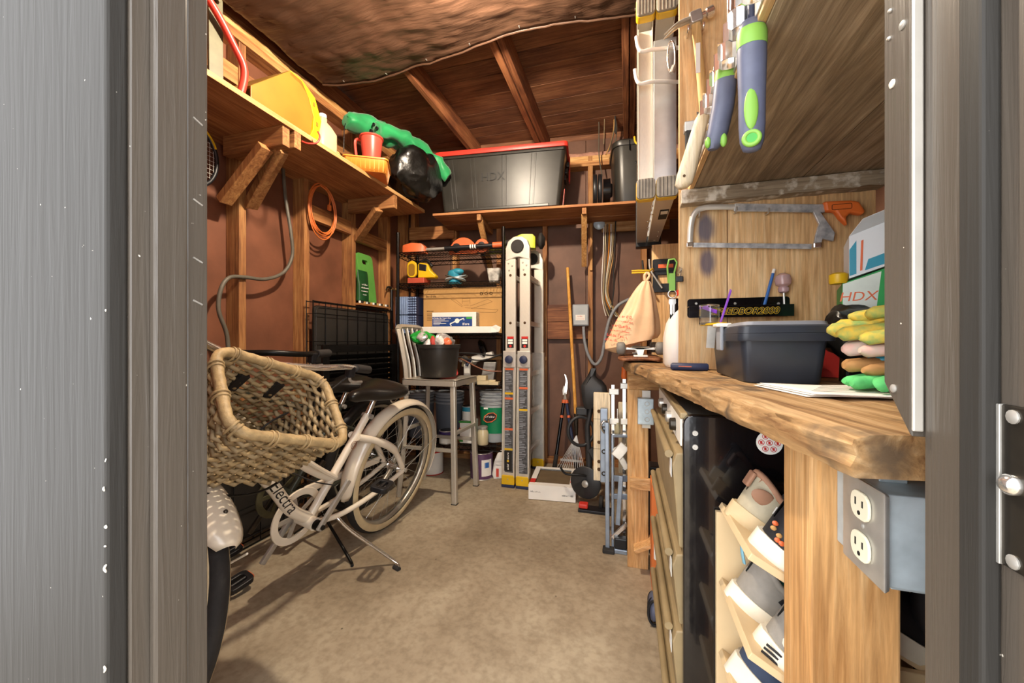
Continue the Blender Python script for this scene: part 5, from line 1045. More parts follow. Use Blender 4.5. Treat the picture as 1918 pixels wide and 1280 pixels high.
    for s_ in (-1, 1): MB().tube(smooth_path([S @ P3(1.018, .75, s_ * .02), S @ P3(1.04, .70, s_ * .055), S @ P3(1.12, .52, s_ * .058), S @ P3(fx, R_, s_ * .058)], 6), .013, 10).build('fork_blade', fm, b, smooth=40)
    if white:
        ff = arc_fender(b, S @ T(fx, 0, R_), R_ + .03, 64, 178, .10, 'fender_white', n=44)
        q = S @ Vector((fx + (R_ + .031) * math.cos(math.radians(78)), 0, R_ + (R_ + .031) * math.sin(math.radians(78)))); MB().ball(q, .006, 8, 6).build('bolt', 'old_metal', ff, smooth=60)
        for s_ in (-1, 1): MB().tube(smooth_path([S @ P3(fx, R_, s_ * .062), S @ P3(fx + .1, R_ + .2, s_ * .062), S @ P3(fx + .17, R_ + .31, s_ * .05)], 4), .003, 6).build('fender_stay', fm, b)
    MB().tube(smooth_path([S @ P3(.965, .92), S @ P3(.945, .985), S @ P3(.955, 1.0)], 4), .014, 12).build('stem', 'chrome', b, smooth=40)
    hm = 'chrome' if white else 'black_metal'
    if white: HB, GA, GB = [(.955, .995, 0), (.985, 1.02, .11), (1.0, 1.055, .24), (.985, 1.08, .34), (.955, 1.085, .43)], (.96, 1.085, .42), (.935, 1.09, .51)
    else: HB, GA, GB = [(.955, 1.0, 0), (.96, 1.02, .12), (.945, 1.045, .24), (.88, 1.05, .33), (.755, 1.045, .375)], (.785, 1.046, .368), (.685, 1.04, .392)
    GA, GB = Vector(GA), Vector(GB); gd = (GB - GA).normalized()
    for s_ in (-1, 1):
        fl = lambda v, dx=0, dz=0, dy=0: P3(v[0] + dx, v[1] + dz, s_ * (v[2] + dy))
        MB().tube([S @ p for p in smooth_path([fl(q) for q in HB], 6)], .0115, 12).build('handlebar', hm, b, smooth=50)
        MB().tube([S @ fl(GA), S @ fl(GB), S @ fl(GB + gd * .008)], [.0165, .0175, .012], 14).build('grip', 'rubber', b, smooth=50)
        c0 = fl(GA - gd * .022, .004, -.016); br = MB().cbox(S @ c0, (.03, .03, .045)).build('brake_body', 'black_plastic', b, bevel=.006)
        MB().tube([S @ p for p in smooth_path([fl(GA - gd * .022, .012, -.03), fl(GA, .022, -.05), fl(GB - gd * .02, .018, -.05)], 4)], .006, 8).build('brake_lever', 'steel', br, smooth=60)
    cb_ = [fl(GA - gd * .022, .01, -.03), fl(GA - gd * .1, .0, -.14), P3(.90, .80, .12), P3(.84, .67, .03), P3(.62, .5, .03), P3(.47, .42, .03)]
    MB().tube(smooth_path([S @ cb_[0], S @ cb_[1]] + cb_[2:], 6), .003, 6).build('brake_cable', 'rubber', b, smooth=60)
    return b, S, dt
MB1 = T(-1.283, 1.828, 0) @ RZ(-93.3) @ RX(-11)
wbk, S1, dt1 = bicycle('cream white cruiser bicycle with whitewall tyres and a wicker basket on the handlebar', MB1, 83, True)
# script name on the down tube
q = MB(); a = Vector((.80, .0235, .585)); d = (Vector((.645, .0235, .372)) - a).normalized(); text(q, 'Electra', basis(a + d * .155, d, (d.z, 0, -d.x)), .066, .001, .35); q.build('script_name', 'ink', dt1)
q = MB(); Mq = basis((.37, .0182, .568), (-.555, 0, .83), (.83, 0, .555)); q.ring(.017, .0012, Mq, 20, 5); q.ring(.009, .001, Mq, 16, 5); q.build('badge', 'cable_copper', wbk, kind='stuff')
# side stand: from under the bottom bracket to the floor
top = MB1 @ Vector((.44, .035, .265)); foot = P(738, 1062, Z=.006)
ks = MB().tube(smooth_path([top, top + Vector((.02, .0, -.005)), top.lerp(foot, .3), foot + Vector((-.012, .02, .012)), foot + Vector((.03, -.01, 0))], 6), .0075, 10); ks.build('side_stand', 'chrome', wbk, True, smooth=50)
MB().tube([foot + Vector((.0, .0, .0)), foot + Vector((.035, -.012, 0))], .0095, 10).build('stand_foot', 'rubber', wbk, True, smooth=50)
# ------------------------------------------------------------------ wicker basket
MBK = MB1 @ S1
BW, BD, BH = .345, .26, .235
bsk = thing('wicker_basket', 'large grey-brown woven wicker basket on the front of the cream bicycle', 'basket', M=MBK @ T(1.07, .045, 1.035) @ RY(22) @ T(BD / 2, 0, -BH))
mat('wicker', '#94805f', .6, 0, .35, 26, .4, 70); mat('wicker_rim', '#a68d64', .55, 0, .25, 40, .5, 110); mat('wicker_dark', '#76603f', .6, 0, .3, 26, .4, 70)
BW, BD, BH = .345, .26, .235
def bring(t, off=0.0, n=72):
    """outline of the basket at height fraction t"""
    w = BW * (.80 + .20 * t); d = BD * (.80 + .20 * t); r = .055; out = []
    pts = rrect(d + 2 * off, w + 2 * off, r, 8); 
    per = [0]; 
    for i in range(len(pts)): a, b_ = pts[i], pts[(i + 1) % len(pts)]; per.append(per[-1] + math.hypot(b_[0] - a[0], b_[1] - a[1]))
    for k in range(n):
        s_ = per[-1] * k / n; i = 0
        while per[i + 1] < s_: i += 1
        f = (s_ - per[i]) / max(1e-9, per[i + 1] - per[i]); a, b_ = pts[i], pts[(i + 1) % len(pts)]
        out.append((a[0] + (b_[0] - a[0]) * f, a[1] + (b_[1] - a[1]) * f))
    return out
NS = 36; NR = 19
random.seed(2)
for j in range(NR):
    t = (j + .5) / NR; z = BH * t; pts = []
    o0 = bring(t, 0, NS * 4); nrm = bring(t, .01, NS * 4)
    for k in range(NS * 4):
        a = math.pi * k / 4 + math.pi * (j % 2); off = .0085 * math.sin(a) * (1 + .4 * noise.noise(Vector((k * .11, j * 3.1, 7)))); dx, dy = (nrm[k][0] - o0[k][0]) * 100, (nrm[k][1] - o0[k][1]) * 100
        pts.append((o0[k][0] + dx * off, o0[k][1] + dy * off, z + .005 * noise.noise(Vector((k * .06, j * 1.3, 0))) + .003 * noise.noise(Vector((k * .3, j, 4)))))
    MB().tube(pts[::2], [.0064 + .0012 * noise.noise(Vector((k * .2, j, 9))) for k in range(len(pts[::2]))], 7, True, up=(0, 0, 1)).build('weaver', ['wicker', 'wicker_dark', 'wicker', 'wicker_rim'][(j * 7) % 4], bsk, smooth=60)
b0, b1 = bring(0, 0, NS), bring(1, 0, NS)
for k in range(NS): MB().cyl((b0[k][0], b0[k][1], .0), (b1[k][0], b1[k][1], BH), .0036, 6).build('stake', 'wicker_dark', bsk, smooth=60)
rp = bring(1, .004, 72); MB().tube([(x, y, BH + .008 + .0) for x, y in rp], [.0128 + .0014 * (k % 2) for k in range(72)], 12, True, up=(0, 0, 1)).build('rim', 'wicker_rim', bsk, smooth=35)
for k in range(0, 72, 6):
    x, y = rp[k]; n = Vector((rp[(k + 1) % 72][0] - rp[k - 1][0], rp[(k + 1) % 72][1] - rp[k - 1][1], 0)).normalized()
    for s_ in (-.006, .006): MB().ring(.0165, .003, look((x + n.x * s_, y + n.y * s_, BH + .002), (x + n.x * (s_ + 1), y + n.y * (s_ + 1), BH + .002)), 18, 6, 1, 1.25).build('rim_wrap', 'wicker_rim', bsk, smooth=60)
bt = bring(.02, -.006, 48); MB().prism(bt, .008).build('base', 'wicker_dark', bsk)
for k in range(9): MB().cyl((-.10, -.14 + .035 * k, .010), (.10, -.14 + .035 * k, .010), .006, 6).build('base_cane', 'wicker', bsk, smooth=60)
for y in (-.06, .05): MB().box((-BD * .5 + .0, y - .013, BH * .55), (-BD * .5 + .022, y + .013, BH * .83)).build('strap', 'black_plastic', bsk, bevel=.002)
MB().ring(.15, .004, T(.02, 0, -.004), 32, 6, .8, 1.25).build('support_hoop', 'black_metal', bsk, smooth=60)
# ------------------------------------------------------------------ second bicycle
MB2 = T(-1.56, 2.00, 0) @ RZ(-93) @ RX(-9)
dbk, S2, dt2 = bicycle('dark green bicycle with black saddle leaning by the left wall behind the white one', MB2, 30, False, .78)
top = MB2 @ Vector((.44, .035, .265)); foot = P(652, 1056, Z=.006)
MB().tube(smooth_path([top, top.lerp(foot, .3), foot + Vector((-.012, .02, .012)), foot + Vector((.03, -.01, 0))], 6), .007, 10).build('side_stand', 'black_metal', dbk, True, smooth=50)
# ================================================================== shoe rack under the bench
sr = thing('shoe_rack', 'beige slanted shoe rack between the black cabinet and the near bench post', 'shoe rack', (.30, .78, 0))
mat('rack_beige', '#cdb48c', .5, 0, .06, 10)
MB().box((.176, .882, 0), (.50, .894, .668)).build('end_panel', 'rack_beige', sr, True, .0015)
MB().box((.32, .670, 0), (.50, .680, .56)).build('end_panel', 'rack_beige', sr, True, .0015)
SHX, TILT = .186, 30
for z in (.690, .535, .389, .25): MB().box((0, .681, -.012), (.33, .8815, 0), T(SHX, 0, z) @ RY(TILT)).build('slanted_shelf', 'rack_beige', sr, True, .001)
mat('sole_white', '#ddd5c2', .6, 0, .06, 30); mat('sole_beige', '#c0ab86', .65, 0, .08, 30); mat('sh_tan', '#9c735a', .7, 0, .1, 40, .2, 120); mat('sh_slate', '#4b566a', .7, 0, .15, 60, .2, 140); mat('sh_stone', '#a89e86', .7, 0, .08, 50, .2, 120); mat('sh_grey', '#87827a', .7, 0, .1, 50, .2, 140); mat('sh_black', '#17171b', .6, 0, .2, 50); mat('sh_blue', '#7fb4c9', .5, 0, .1, 20); mat('sh_navy', '#2f3c54', .7, 0, .15, 40)
def outline(L, w, t):
    # half width along the shoe, t in 0..1 from heel to toe
    return w * (.36 + .14 * math.sin(math.pi * min(1, t * 1.15)) + .06 * math.sin(math.pi * max(0, t - .45) / .55)) * (1 - max(0, (t - .8) / .2) ** 2.2 * .75) * math.sqrt(max(.04, 1 - max(0, (.13 - t) / .13) ** 2))
def shoe(label, y, z, rz, cols, st=.026, dx=0, L=.285, w=.098, name='shoe', sandal=False, extra=None):
    M = T(SHX - .012, y, z + .0015) @ RZ(rz) @ RY(TILT) @ T(.012 + dx, 0, 0)
    t_ = thing(name, label, 'shoe', M=M, group='shoes on the slanted rack')
    upper, sole, lining, trim = cols; N = 22
    def ring(t, z0, zt, k=1.0, flat=.5):
        x = L * t; ww = outline(L, w, t) * k
        return [(x, ww * math.cos(a), z0 + (zt - z0) * (.5 + .5 * math.sin(a)) if False else 0) for a in ()]
    so = []
    for k in range(N + 1):
        t = (k / N) ** 1.5; ww = outline(L, w, t) * 1.06; lift = .012 * max(0, (t - .75) / .25) ** 1.6; hb = st * (1.12 - .25 * t); so.append([(L * t + (.004 if k == N else -.004 if k == 0 else 0), yy, zz + lift) for yy, zz in ((-ww * .92, 0), (-ww, hb * .5), (-ww * .96, hb), (ww * .96, hb), (ww, hb * .5), (ww * .92, 0))])
    sl_ = MB().loft(so).build('sole', sole, t_, smooth=50)
    def hgt(t): return (.052 + .016 * math.exp(-((t - .02) / .08) ** 2)) if t < .12 else .052 - .008 * math.sin(math.pi * (t - .12) / .26) if t < .38 else .062 * (1 - max(0, (t - .42)) ** 1.1 * 1.15)
    up = []
    for k in range(N + 1):
        t = (k / N) ** 1.5; ww = outline(L, w, t); hb = st * (1.1 - .25 * t); h = max(.012, hgt(t)); lift = .012 * max(0, (t - .75) / .25) ** 1.6; top = ww * (.62 if t > .4 else .80)
        up.append([(L * (.015 + .96 * t), yy, zz + lift) for yy, zz in ((-ww * .95, hb - .003), (-ww * 1.0, hb + h * .35), (-ww * .92, hb + h * .7), (-top, hb + h), (-top * .4, hb + h * (1.06 if t > .4 else .45)), (top * .4, hb + h * (1.06 if t > .4 else .45)), (top, hb + h), (ww * .92, hb + h * .7), (ww, hb + h * .35), (ww * .95, hb - .003))])
    upm = MB().loft(up).build('upper', upper, t_, smooth=70)
    op = MB().loft([[(L * (.03 + .36 * t), yy * outline(L, w, .03 + .36 * t) * .66, st * 1.05 + hgt(.03 + .36 * t) * f) for yy, f in ((-1, .97), (-.6, .5), (.6, .5), (1, .97))] for t in [k / 10 for k in range(11)]], cap=False); op.build('lining', lining, t_, smooth=70, solid=.002)
    cl = []
    for k in range(30):
        a = 2 * math.pi * k / 30; t = .21 - .20 * math.cos(a); cl.append((L * t, outline(L, w, t) * .80 * math.sin(a), st * 1.05 + hgt(max(0.0, t)) + .002))
    MB().tube(cl, .0065, 8, True).build('collar', trim, t_, smooth=70)
    if extra: extra(t_, L, w, st, upm, sl_)
    return t_
def merr(t_, L, w, st, upm, sl_):
    q = MB(); text(q, 'MERRELL', basis((L * .27, -outline(L, w, .27) * 1.04 - .002, st + .030), (1, -.06, -.06), (0, .15, 1)), .021); q.build('lettering', 'ink_white', upm)
    for x, zc in ((.02, .045), (.09, .050)): MB().ball((x, -outline(L, w, x / L) * .96, st + zc - .005), (.022, .004, .014), 12, 8).build('overlay', 'sh_tan', upm, smooth=70)
    MB().cbox((-.002, 0, st + .055), (.008, .022, .03)).build('heel_tab', 'sh_tan', upm, bevel=.003)
def dots(t_, L, w, st, upm, sl_):
    random.seed(4)
    for k in range(26):
        x = random.uniform(.0, .085); zc = random.uniform(.006, .042); MB().ball((x, -outline(L, w, max(.02, x / L)) * (1.0 - .1 * zc / .04), st + zc), (.005, .0025, .004), 6, 5).build('dot', 'tool_orange' if k % 3 == 0 else 'cardboard', upm, smooth=70)
    for k in range(4): MB().beam((.07 + .02 * k, -outline(L, w, .4) * 1.0, st + .006), (.085 + .02 * k, -outline(L, w, .45) * .95, st + .034), .005, .003, (0, 1, 0)).build('stripe', 'ink_white', upm)
def sand(t_, L, w, st, upm, sl_):
    for x, s_ in ((-.006, 0), (.03, .045)): MB().tube(smooth_path([(x, s_ - .0, st + .045), (x - .022, s_ - .004, st + .075), (x - .005, s_, st + .098), (x + .018, s_, st + .07)], 5), .005, 8, flat=.5).build('pull_loop', 'sh_blue', upm, smooth=70)
    MB().beam((.05, -outline(L, w, .25) * 1.01, st + .036), (.10, -outline(L, w, .4) * 1.03, st + .018), .010, .003, (0, 1, 0)).build('side_slot', 'sh_black', upm)
    MB().beam((.14, -outline(L, w, .5) * 1.03, st + .012), (.20, -outline(L, w, .7) * 1.04, st + .022), .006, .003, (0, 1, 0)).build('trim_line', 'sh_blue', upm)
def stripes(t_, L, w, st, upm, sl_):
    for k in range(3): MB().beam((.0, -outline(L, w, .05) * 1.02, st * .3 + .007 * k), (.09, -outline(L, w, .3) * 1.07, st * .3 + .007 * k), .003, .003, (0, 1, 0)).build('sole_line', 'sh_black', sl_)
    MB().ball((.04, -outline(L, w, .15), st + .025), (.035, .004, .018), 12, 8).build('overlay', 'sole_white', upm, smooth=70)
shoe('tan and slate walking shoe with white lettering on the top rack shelf', .832, .690, 4, ('sh_stone', 'sole_beige', 'sh_tan', 'sh_tan'), extra=merr, st=.028)
shoe('black and white sneaker with orange dotted heel on the top rack shelf', .735, .690, -3, ('sh_black', 'sole_white', 'sh_black', 'sh_black'), extra=dots, st=.03, dx=.014)
shoe('grey sport sandal with pale blue pull loops on the middle rack shelf', .832, .535, 3, ('sh_grey', 'sole_white', 'teal', 'sh_grey'), extra=sand)
shoe('white and grey running shoe with pinstriped sole on the middle rack shelf', .735, .535, -4, ('sh_grey', 'sole_white', 'sh_navy', 'sole_white'), extra=stripes, dx=.022)
shoe('navy slip-on with thick white sole on the lowest rack shelf', .832, .389, 2, ('sh_navy', 'sole_white', 'sh_navy', 'sh_navy'), st=.036)
shoe('beige canvas shoe with dark lining on the lowest rack shelf', .735, .389, -2, ('sh_stone', 'sole_white', 'sh_black', 'sh_stone'), dx=.04)
# ================================================================== folding work stand, clamps, edger, rake, lopper, boxes
fw = thing('folding_workbench', 'folded portable workbench with pale clamping boards and blue-grey steel legs', 'workbench', (-.08, 2.0, 0))
mat('steel_blue', '#8d98a6', .35, .5, .15, 20)
def slab(x0, x1, y0, y1, z0, z1, holes):
    o = MB().box((x0, y0, z0), (x1, y1, z1)).build('jaw_board', W('pale', 'Z'), fw, True, .003)
    for z in holes: MB().lathe([(.009, 0), (.009, .002)], look(((x0 + .028), y0 - .0005, z), (x0 + .028, y0 - 1, z)), 14).build('dog_hole', 'ink_brown', o, True)
    for z in (z0 + (z1 - z0) * .36, z0 + (z1 - z0) * .7): MB().box((x0 - .0005, y0 - .0006, z), (x1, y0 + .001, z + .0015)).build('score_line', 'ink_brown', o, True)
slab(-.168, -.083, 2.03, 2.058, .30, .755, (.66, .50, .40, .36))
slab(-.045, .075, 2.09, 2.118, .33, .70, ())
def bar(a, b, w=.028, h=.012, m='steel_blue', name='leg', up=(0, 1, 0)): return MB().beam(a, b, w, h, up).build(name, m, fw, True, .003)
bar((-.112, 1.985, .315), (-.112, 1.985, .685), .036, .03, 'steel_blue', 'channel'); 
bar((-.092, 1.93, .004), (-.096, 1.945, .62), .020, .022); bar((-.068, 1.945, .004), (-.07, 1.955, .56), .012, .018)
bar((-.075, 1.96, .555), (.0, 1.975, .555), .012, .03, name='cross_bar'); bar((-.075, 1.96, .345), (.0, 1.975, .345), .03, .014, name='cross_bar'); bar((-.075, 1.965, .255), (.0, 1.975, .255), .026, .014, name='cross_bar')
bar((-.072, 1.94, .06), (.0, 1.95, .135), .022, .014, 'chrome', 'strut'); bar((-.045, 1.955, .12), (-.03, 1.96, .36), .022, .012, name='strut'); bar((-.06, 1.95, .50), (.0, 1.95, .40), .03, .012, 'alu', 'strut'); bar((-.055, 1.93, .46), (-.01, 1.935, .52), .05, .02, 'alu', 'bracket')
MB().cbox((-.03, 1.93, .05), (.06, .04, .05), T(0, 0, 0)).build('foot_block', 'black_plastic', fw, True, .006); MB().box((-.115, 1.895, .0005), (-.06, 1.94, .02)).build('foot', 'rubber', fw, True, .004); MB().box((-.06, 1.91, .0005), (.0, 1.96, .022)).build('foot', 'steel_blue', fw, True, .003)
MB().tube(smooth_path([(-.11, 1.965, .565), (-.125, 1.95, .60), (-.11, 1.95, .625), (-.098, 1.955, .60), (-.10, 1.955, .44)], 5), .0055, 8).build('crank_handle', 'chrome', fw, True, smooth=60)
for z in (.36, .47, .585): MB().ring(.009, .003, basis((-.112, 1.968, z), (1, 0, 0), (0, 0, 1)), 14, 6).build('slot_ring', 'old_metal', fw, True, smooth=60)
for i, (x, y, z0, z1, lab) in enumerate(((-.070, 2.02, .46, .80, 'steel bar clamp standing left behind the folded workbench'), (-.015, 2.03, .46, .83, 'steel bar clamp with orange handle beside the bench post'))):
    c_ = thing('bar_clamp', lab, 'clamp', (x, y, 0), group='bar clamps')
    MB().box((x - .008, y - .004, .004), (x + .008, y + .004, z1)).build('bar', 'chrome', c_, True, .001); MB().box((x - .02, y - .012, z1 - .05), (x + .03, y + .012, z1 - .02)).build('head', 'steel', c_, True, .003)
    MB().box((x - .018, y - .012, .60), (x + .03, y + .012, .63)).build('sliding_jaw', 'alu', c_, True, .003); MB().cyl((x + .022, y, .58), (x + .022, y, .68), .005, 8).build('spindle', 'chrome', c_, True, smooth=60)
    MB().lathe([(.012, 0), (.016, .01), (.012, .05), (.014, .06)], T(x + (.022 if i == 0 else .0), y, .55 if i == 0 else z1 + .0), 14).build('handle', 'milky' if i == 0 else 'orange_plastic', c_, True, smooth=50)
ed = thing('lawn_edger', 'black electric lawn edger with loop handle and red foot pedal by the back wall', 'lawn edger', (-.25, 2.45, 0))
mat('edger_black', '#2b2b2c', .45, 0, .25, 12)
E_ = lambda u, v, y=2.42: P(u, v, Y=y)
MB().tube([E_(1112, 735), E_(1100, 800), E_(1104, 870), E_(1100, 905)], [.018, .016, .02, .02], 12).build('shaft', 'edger_black', ed, True, smooth=50)
mb = MB().loft([[(c_.x + x, c_.y + y, c_.z) for x, y in rrect(w, d, .03)] for c_, w, d in ((E_(1112, 690), .03, .03), (E_(1108, 705), .05, .05), (E_(1112, 722), .15, .10), (E_(1115, 745), .16, .11), (E_(1105, 765), .07, .07))]); mb.build('motor_housing', 'edger_black', ed, True, smooth=50)
MB().tube(smooth_path([E_(1092, 728), E_(1100, 718), E_(1125, 715), E_(1138, 745)], 5), .012, 10).build('top_handle', 'black_plastic', ed, True, smooth=60)
MB().tube([E_(1088 + 24 * math.cos(a), 808 + 27 * math.sin(a), 2.40 + .03 * math.cos(a)) for a in [2 * math.pi * k / 24 for k in range(24)]], .0105, 8, True).build('loop_handle', 'edger_black', ed, True, smooth=60)
MB().cbox(E_(1090, 770), (.07, .05, .05)).build('trigger_housing', 'edger_black', ed, True, .008)
g0 = E_(1098, 905, 2.40); MB().lathe([(.012, 0), (.095, .004), (.098, .02), (.09, .026), (.012, .03)], look(g0 + Vector((0, .02, 0)), g0 + Vector((-.25, -1, .05))), 26).build('blade_guard', 'edger_black', ed, True, smooth=40)
MB().lathe([(.022, 0), (.02, .008), (.008, .012)], look(g0 + Vector((-.004, -.02, 0)), g0 + Vector((-.25, -1, .05))), 16).build('hub', 'steel', ed, True, smooth=40)
MB().beam(E_(1105, 840), E_(1130, 880), .05, .04).build('gear_case', 'edger_black', ed, True, .008)
q = P(1093, 948, Z=.03); MB().cbox(q + Vector((0, 0, .005)), (.055, .05, .028)).build('pedal', 'red_plastic', ed, True, .008); MB().box((q.x - .03, q.y - .03, .0008), (q.x + .16, q.y + .05, .018)).build('skid_plate', 'black_plastic', ed, True, .003)
MB().lathe([(.035, -.012), (.04, -.008), (.04, .008), (.035, .012)], T(q.x + .10, q.y + .06, .0408) @ RY(90), 20).build('wheel', 'rubber', ed, True, smooth=40)
MB().tube(smooth_path([E_(1050, 876, 2.36), E_(1060, 888, 2.36), E_(1085, 890, 2.37), E_(1098, 892, 2.38)], 5), .007, 8).build('guide_arm', 'black_metal', ed, True, smooth=60)
# leaf rake with yellow pole
rkk = thing('leaf_rake', 'leaf rake with steel tines and a long yellow-brown wooden pole on the back wall', 'rake', (-.42, 2.9, 0))
top = BK.M @ BK.P(1063, 502, y=-.105); hd_ = P(1079, 790, Y=2.92)
MB().tube([top, hd_ + Vector((0, 0, .0))], .0125, 12).build('pole', W('pole', 'Z'), rkk, True, smooth=60)
fan0 = hd_ + Vector((.004, -.005, -.10)); MB().tube([hd_ + Vector((0, 0, .06)), hd_ + Vector((0, 0, -.02)), fan0], [.016, .017, .012], 12).build('socket', 'old_metal', rkk, True, smooth=60)
for k in range(13):
    a = math.radians(-38 + 76 * k / 12); L = (fan0.z - .03) / math.cos(a) ** .35; e_ = fan0 + Vector((L * .62 * math.sin(a) - .04, -.06 - .02 * math.cos(a), -(fan0.z - .035)))
    MB().tube(smooth_path([fan0, fan0.lerp(e_, .55), e_, e_ + Vector((0, -.02, -.018))], 3), .0022, 5).build('tine', 'steel', rkk, True, smooth=60)
b0, b1 = fan0 + Vector((-.115, -.045, -fan0.z * .58)), fan0 + Vector((.045, -.045, -fan0.z * .58)); MB().beam(b0, b1, .004, .016).build('tine_brace', 'steel', rkk, True)
# lopper
lp = thing('lopper', 'lopping shears with black and orange handles leaning on the back wall', 'loppers', (-.55, 3.1, 0))
c0 = BK.M @ Vector((.172, -.135, .60)); hA = BK.M @ Vector((.095, -.30, .012)); hB = BK.M @ Vector((.27, -.27, .012))
for h_, nm in ((hA, 0), (hB, 1)):
    s0 = c0.lerp(h_, .10); MB().tube([c0 + Vector((0, 0, .0)), s0], [.010, .011], 8, flat=.6).build('shank', 'alu', lp, True, smooth=60)
    MB().tube([c0.lerp(h_, .095), c0.lerp(h_, .14)], .0165, 12).build('collar', 'tool_orange', lp, True, smooth=60)
    MB().tube([c0.lerp(h_, .14), c0.lerp(h_, .80)], .0135, 12).build('arm', 'navy' if nm else 'black_gloss', lp, True, smooth=60); MB().tube([c0.lerp(h_, .80), c0.lerp(h_, .99), h_], [.017, .018, .012], 12).build('grip', 'rubber', lp, True, smooth=60)
    MB().tube([c0.lerp(h_, .30), c0.lerp(h_, .33)], .0139, 12).build('band', 'tool_orange', lp, True, smooth=60)
e1 = Vector((BK.e if False else math.cos(BK.a), math.sin(BK.a), 0)); Mlp = basis(c0, e1, (0, 0, 1))
MB().prism([(-.012, -.01), (.012, -.01), (.02, .04), (.022, .09), (.008, .145), (-.006, .155), (.006, .10), (-.004, .05)], .006, Mlp).build('blade', 'chrome', lp, True, .001); MB().prism([(-.02, -.02), (.004, -.02), (.008, .03), (-.012, .06), (-.022, .02)], .01, Mlp @ T(0, 0, -.011)).build('hook_jaw', 'alu', lp, True, .002)
# orange box, flat white things right of the post
ob2 = thing('orange_carton', 'tall orange carton with white logo standing beside the far bench post', 'carton', (.12, 1.70, 0)); mat('carton_orange', '#d8763a', .5, 0, .06, 8)
MB().box((.096, 1.66, .0005), (.135, 1.79, .435)).build('carton', 'carton_orange', ob2, True, .002)
MB().add([(.096, 1.66, .436), (.135, 1.66, .436), (.128, 1.69, .475), (.098, 1.69, .478)], [(0, 1, 2, 3)]).build('flap', 'cardboard', ob2, True, solid=.002)
q = MB(); plate_hole(q, rrect(.03, .075, .01), rrect(.012, .05, .005), .0006, basis((.118, 1.6595, .17), (1, 0, 0), (0, 0, 1))); q.build('logo', 'ink_white', ob2, True)
wbd = tag(MB().box((.142, 1.60, .0005), (.158, 1.79, .70)).build('foam_board', 'paper' if False else mat('foam_pale', '#dfe3b8', .7, 0, .05, 8), None, bevel=.001), 'pale green board standing edge-on between the carton and the cabinet', 'board')
vh = thing('plastic_crate', 'black slotted plastic crate on edge behind the far bench post', 'crate', (.2, 1.95, 0)); MB().box((.10, 1.95, .0005), (.34, 2.05, .42)).build('shell', 'black_plastic', vh, True, .006)
for k in range(3): MB().tube([(.15 + .0, 1.9485, .46 - .03)] and [(.125 + x, 1.9488, .33 - .06 * k + y) for x, y in rrect(.035, .03, .006)], .003, 6, True, up=(0, 1, 0)).build('slot', 'steel', vh, True)
wr2 = tag(MB().box((.36, .60, .0), (.85, .62, .57)).build('panel_board', W('grey', 'X'), None, bevel=.002), 'dusty grey board standing under the bench behind the outlet box', 'board')
bkx = thing('black_bag', 'black bag with pale straps stuffed under the bench right of the near post', 'bag', (.45, .68, .571)); mb = MB().ball((.47, .675, .66), (.09, .035, .085), 20, 12); crumple(mb, 2, .015, 14, .006, 30); mb.v = [Vector((p.x, p.y, max(p.z, .5725))) for p in mb.v]; mb.build('bag', 'sh_black', bkx, True, smooth=50)
for k in range(2): MB().tube(smooth_path([(.40 + .02 * k, .643, .60 + .02 * k), (.43 + .02 * k, .635, .64), (.48 + .02 * k, .637, .67), (.52, .645, .66 + .02 * k)], 5), .004, 6).build('strap', 'lid_grey', bkx, True, smooth=60)
bf = thing('ribbed_object', 'dark ribbed rounded object on the floor below the cabinet drawers', 'hose', (.09, 1.5, 0)); MB().ball((.092, 1.50, .049), (.02, .05, .048), 18, 12).build('shell', 'grip_slate', bf, True, smooth=60)  # ribbed rounded shape, not identified any further
for k in range(4): MB().ring(.036 - .003 * k, .005, T(.092, 1.46 + .024 * k, .049) @ RX(90), 20, 6, .55, 1.2).build('rib', 'sh_black', bf, True, smooth=60)
# ================================================================== tarp under the rafters
def tarp_fn(a, b):
    x = -1.80 + 2.55 * a; y = .42 + 1.52 * b
    edge = 1.95 + .05 * math.sin(x * 3.1) - .10 * max(0, (-x - 1.3)) 
    y = .42 + (edge - .42) * b
    z = ZP - .012 - .016 * math.sin(math.pi * ((a * 4) % 1)) - .008 * math.sin(b * 9) ** 2
    p = Vector((x * 3.2 + y * 1.3, y * 7 - x * .8, 0)); z += .010 * noise.noise(p) + .007 * (1 - 2 * abs(noise.noise(p * 2.3))) + .0035 * (1 - 2 * abs(noise.noise(Vector((x * 20, y * 30 + x * 6, 3)))))
    z -= .035 * max(0, -x - 1.35)
    return (x, y, min(z, ZP - .004))
mat('tarp', '#4a3427', .4, 0, .25, 3, 1.0, 5, aniso=(1.6, 10, 4))
tp = thing('tarp', 'crinkled brown plastic tarp stapled beneath the rafters over the door end', 'tarp', (-.6, 1.2, ZP - .05))
MB().grid(130, 90, tarp_fn).build('sheet', 'tarp', tp, True, smooth=60, solid=.001)
hem = [Vector(tarp_fn(k / 60, 1)) + Vector((0, .004, -.004 + .004 * noise.noise(Vector((k, 0, 0))))) for k in range(61)]; MB().tube(hem, .006, 6).build('hem', 'tarp', tp, True, smooth=60)
for k in range(9): p = Vector(tarp_fn(.06 + .11 * k, .985)); MB().cbox((p.x, p.y, p.z - .004), (.004, .012, .003)).build('staple', 'steel', tp, True)
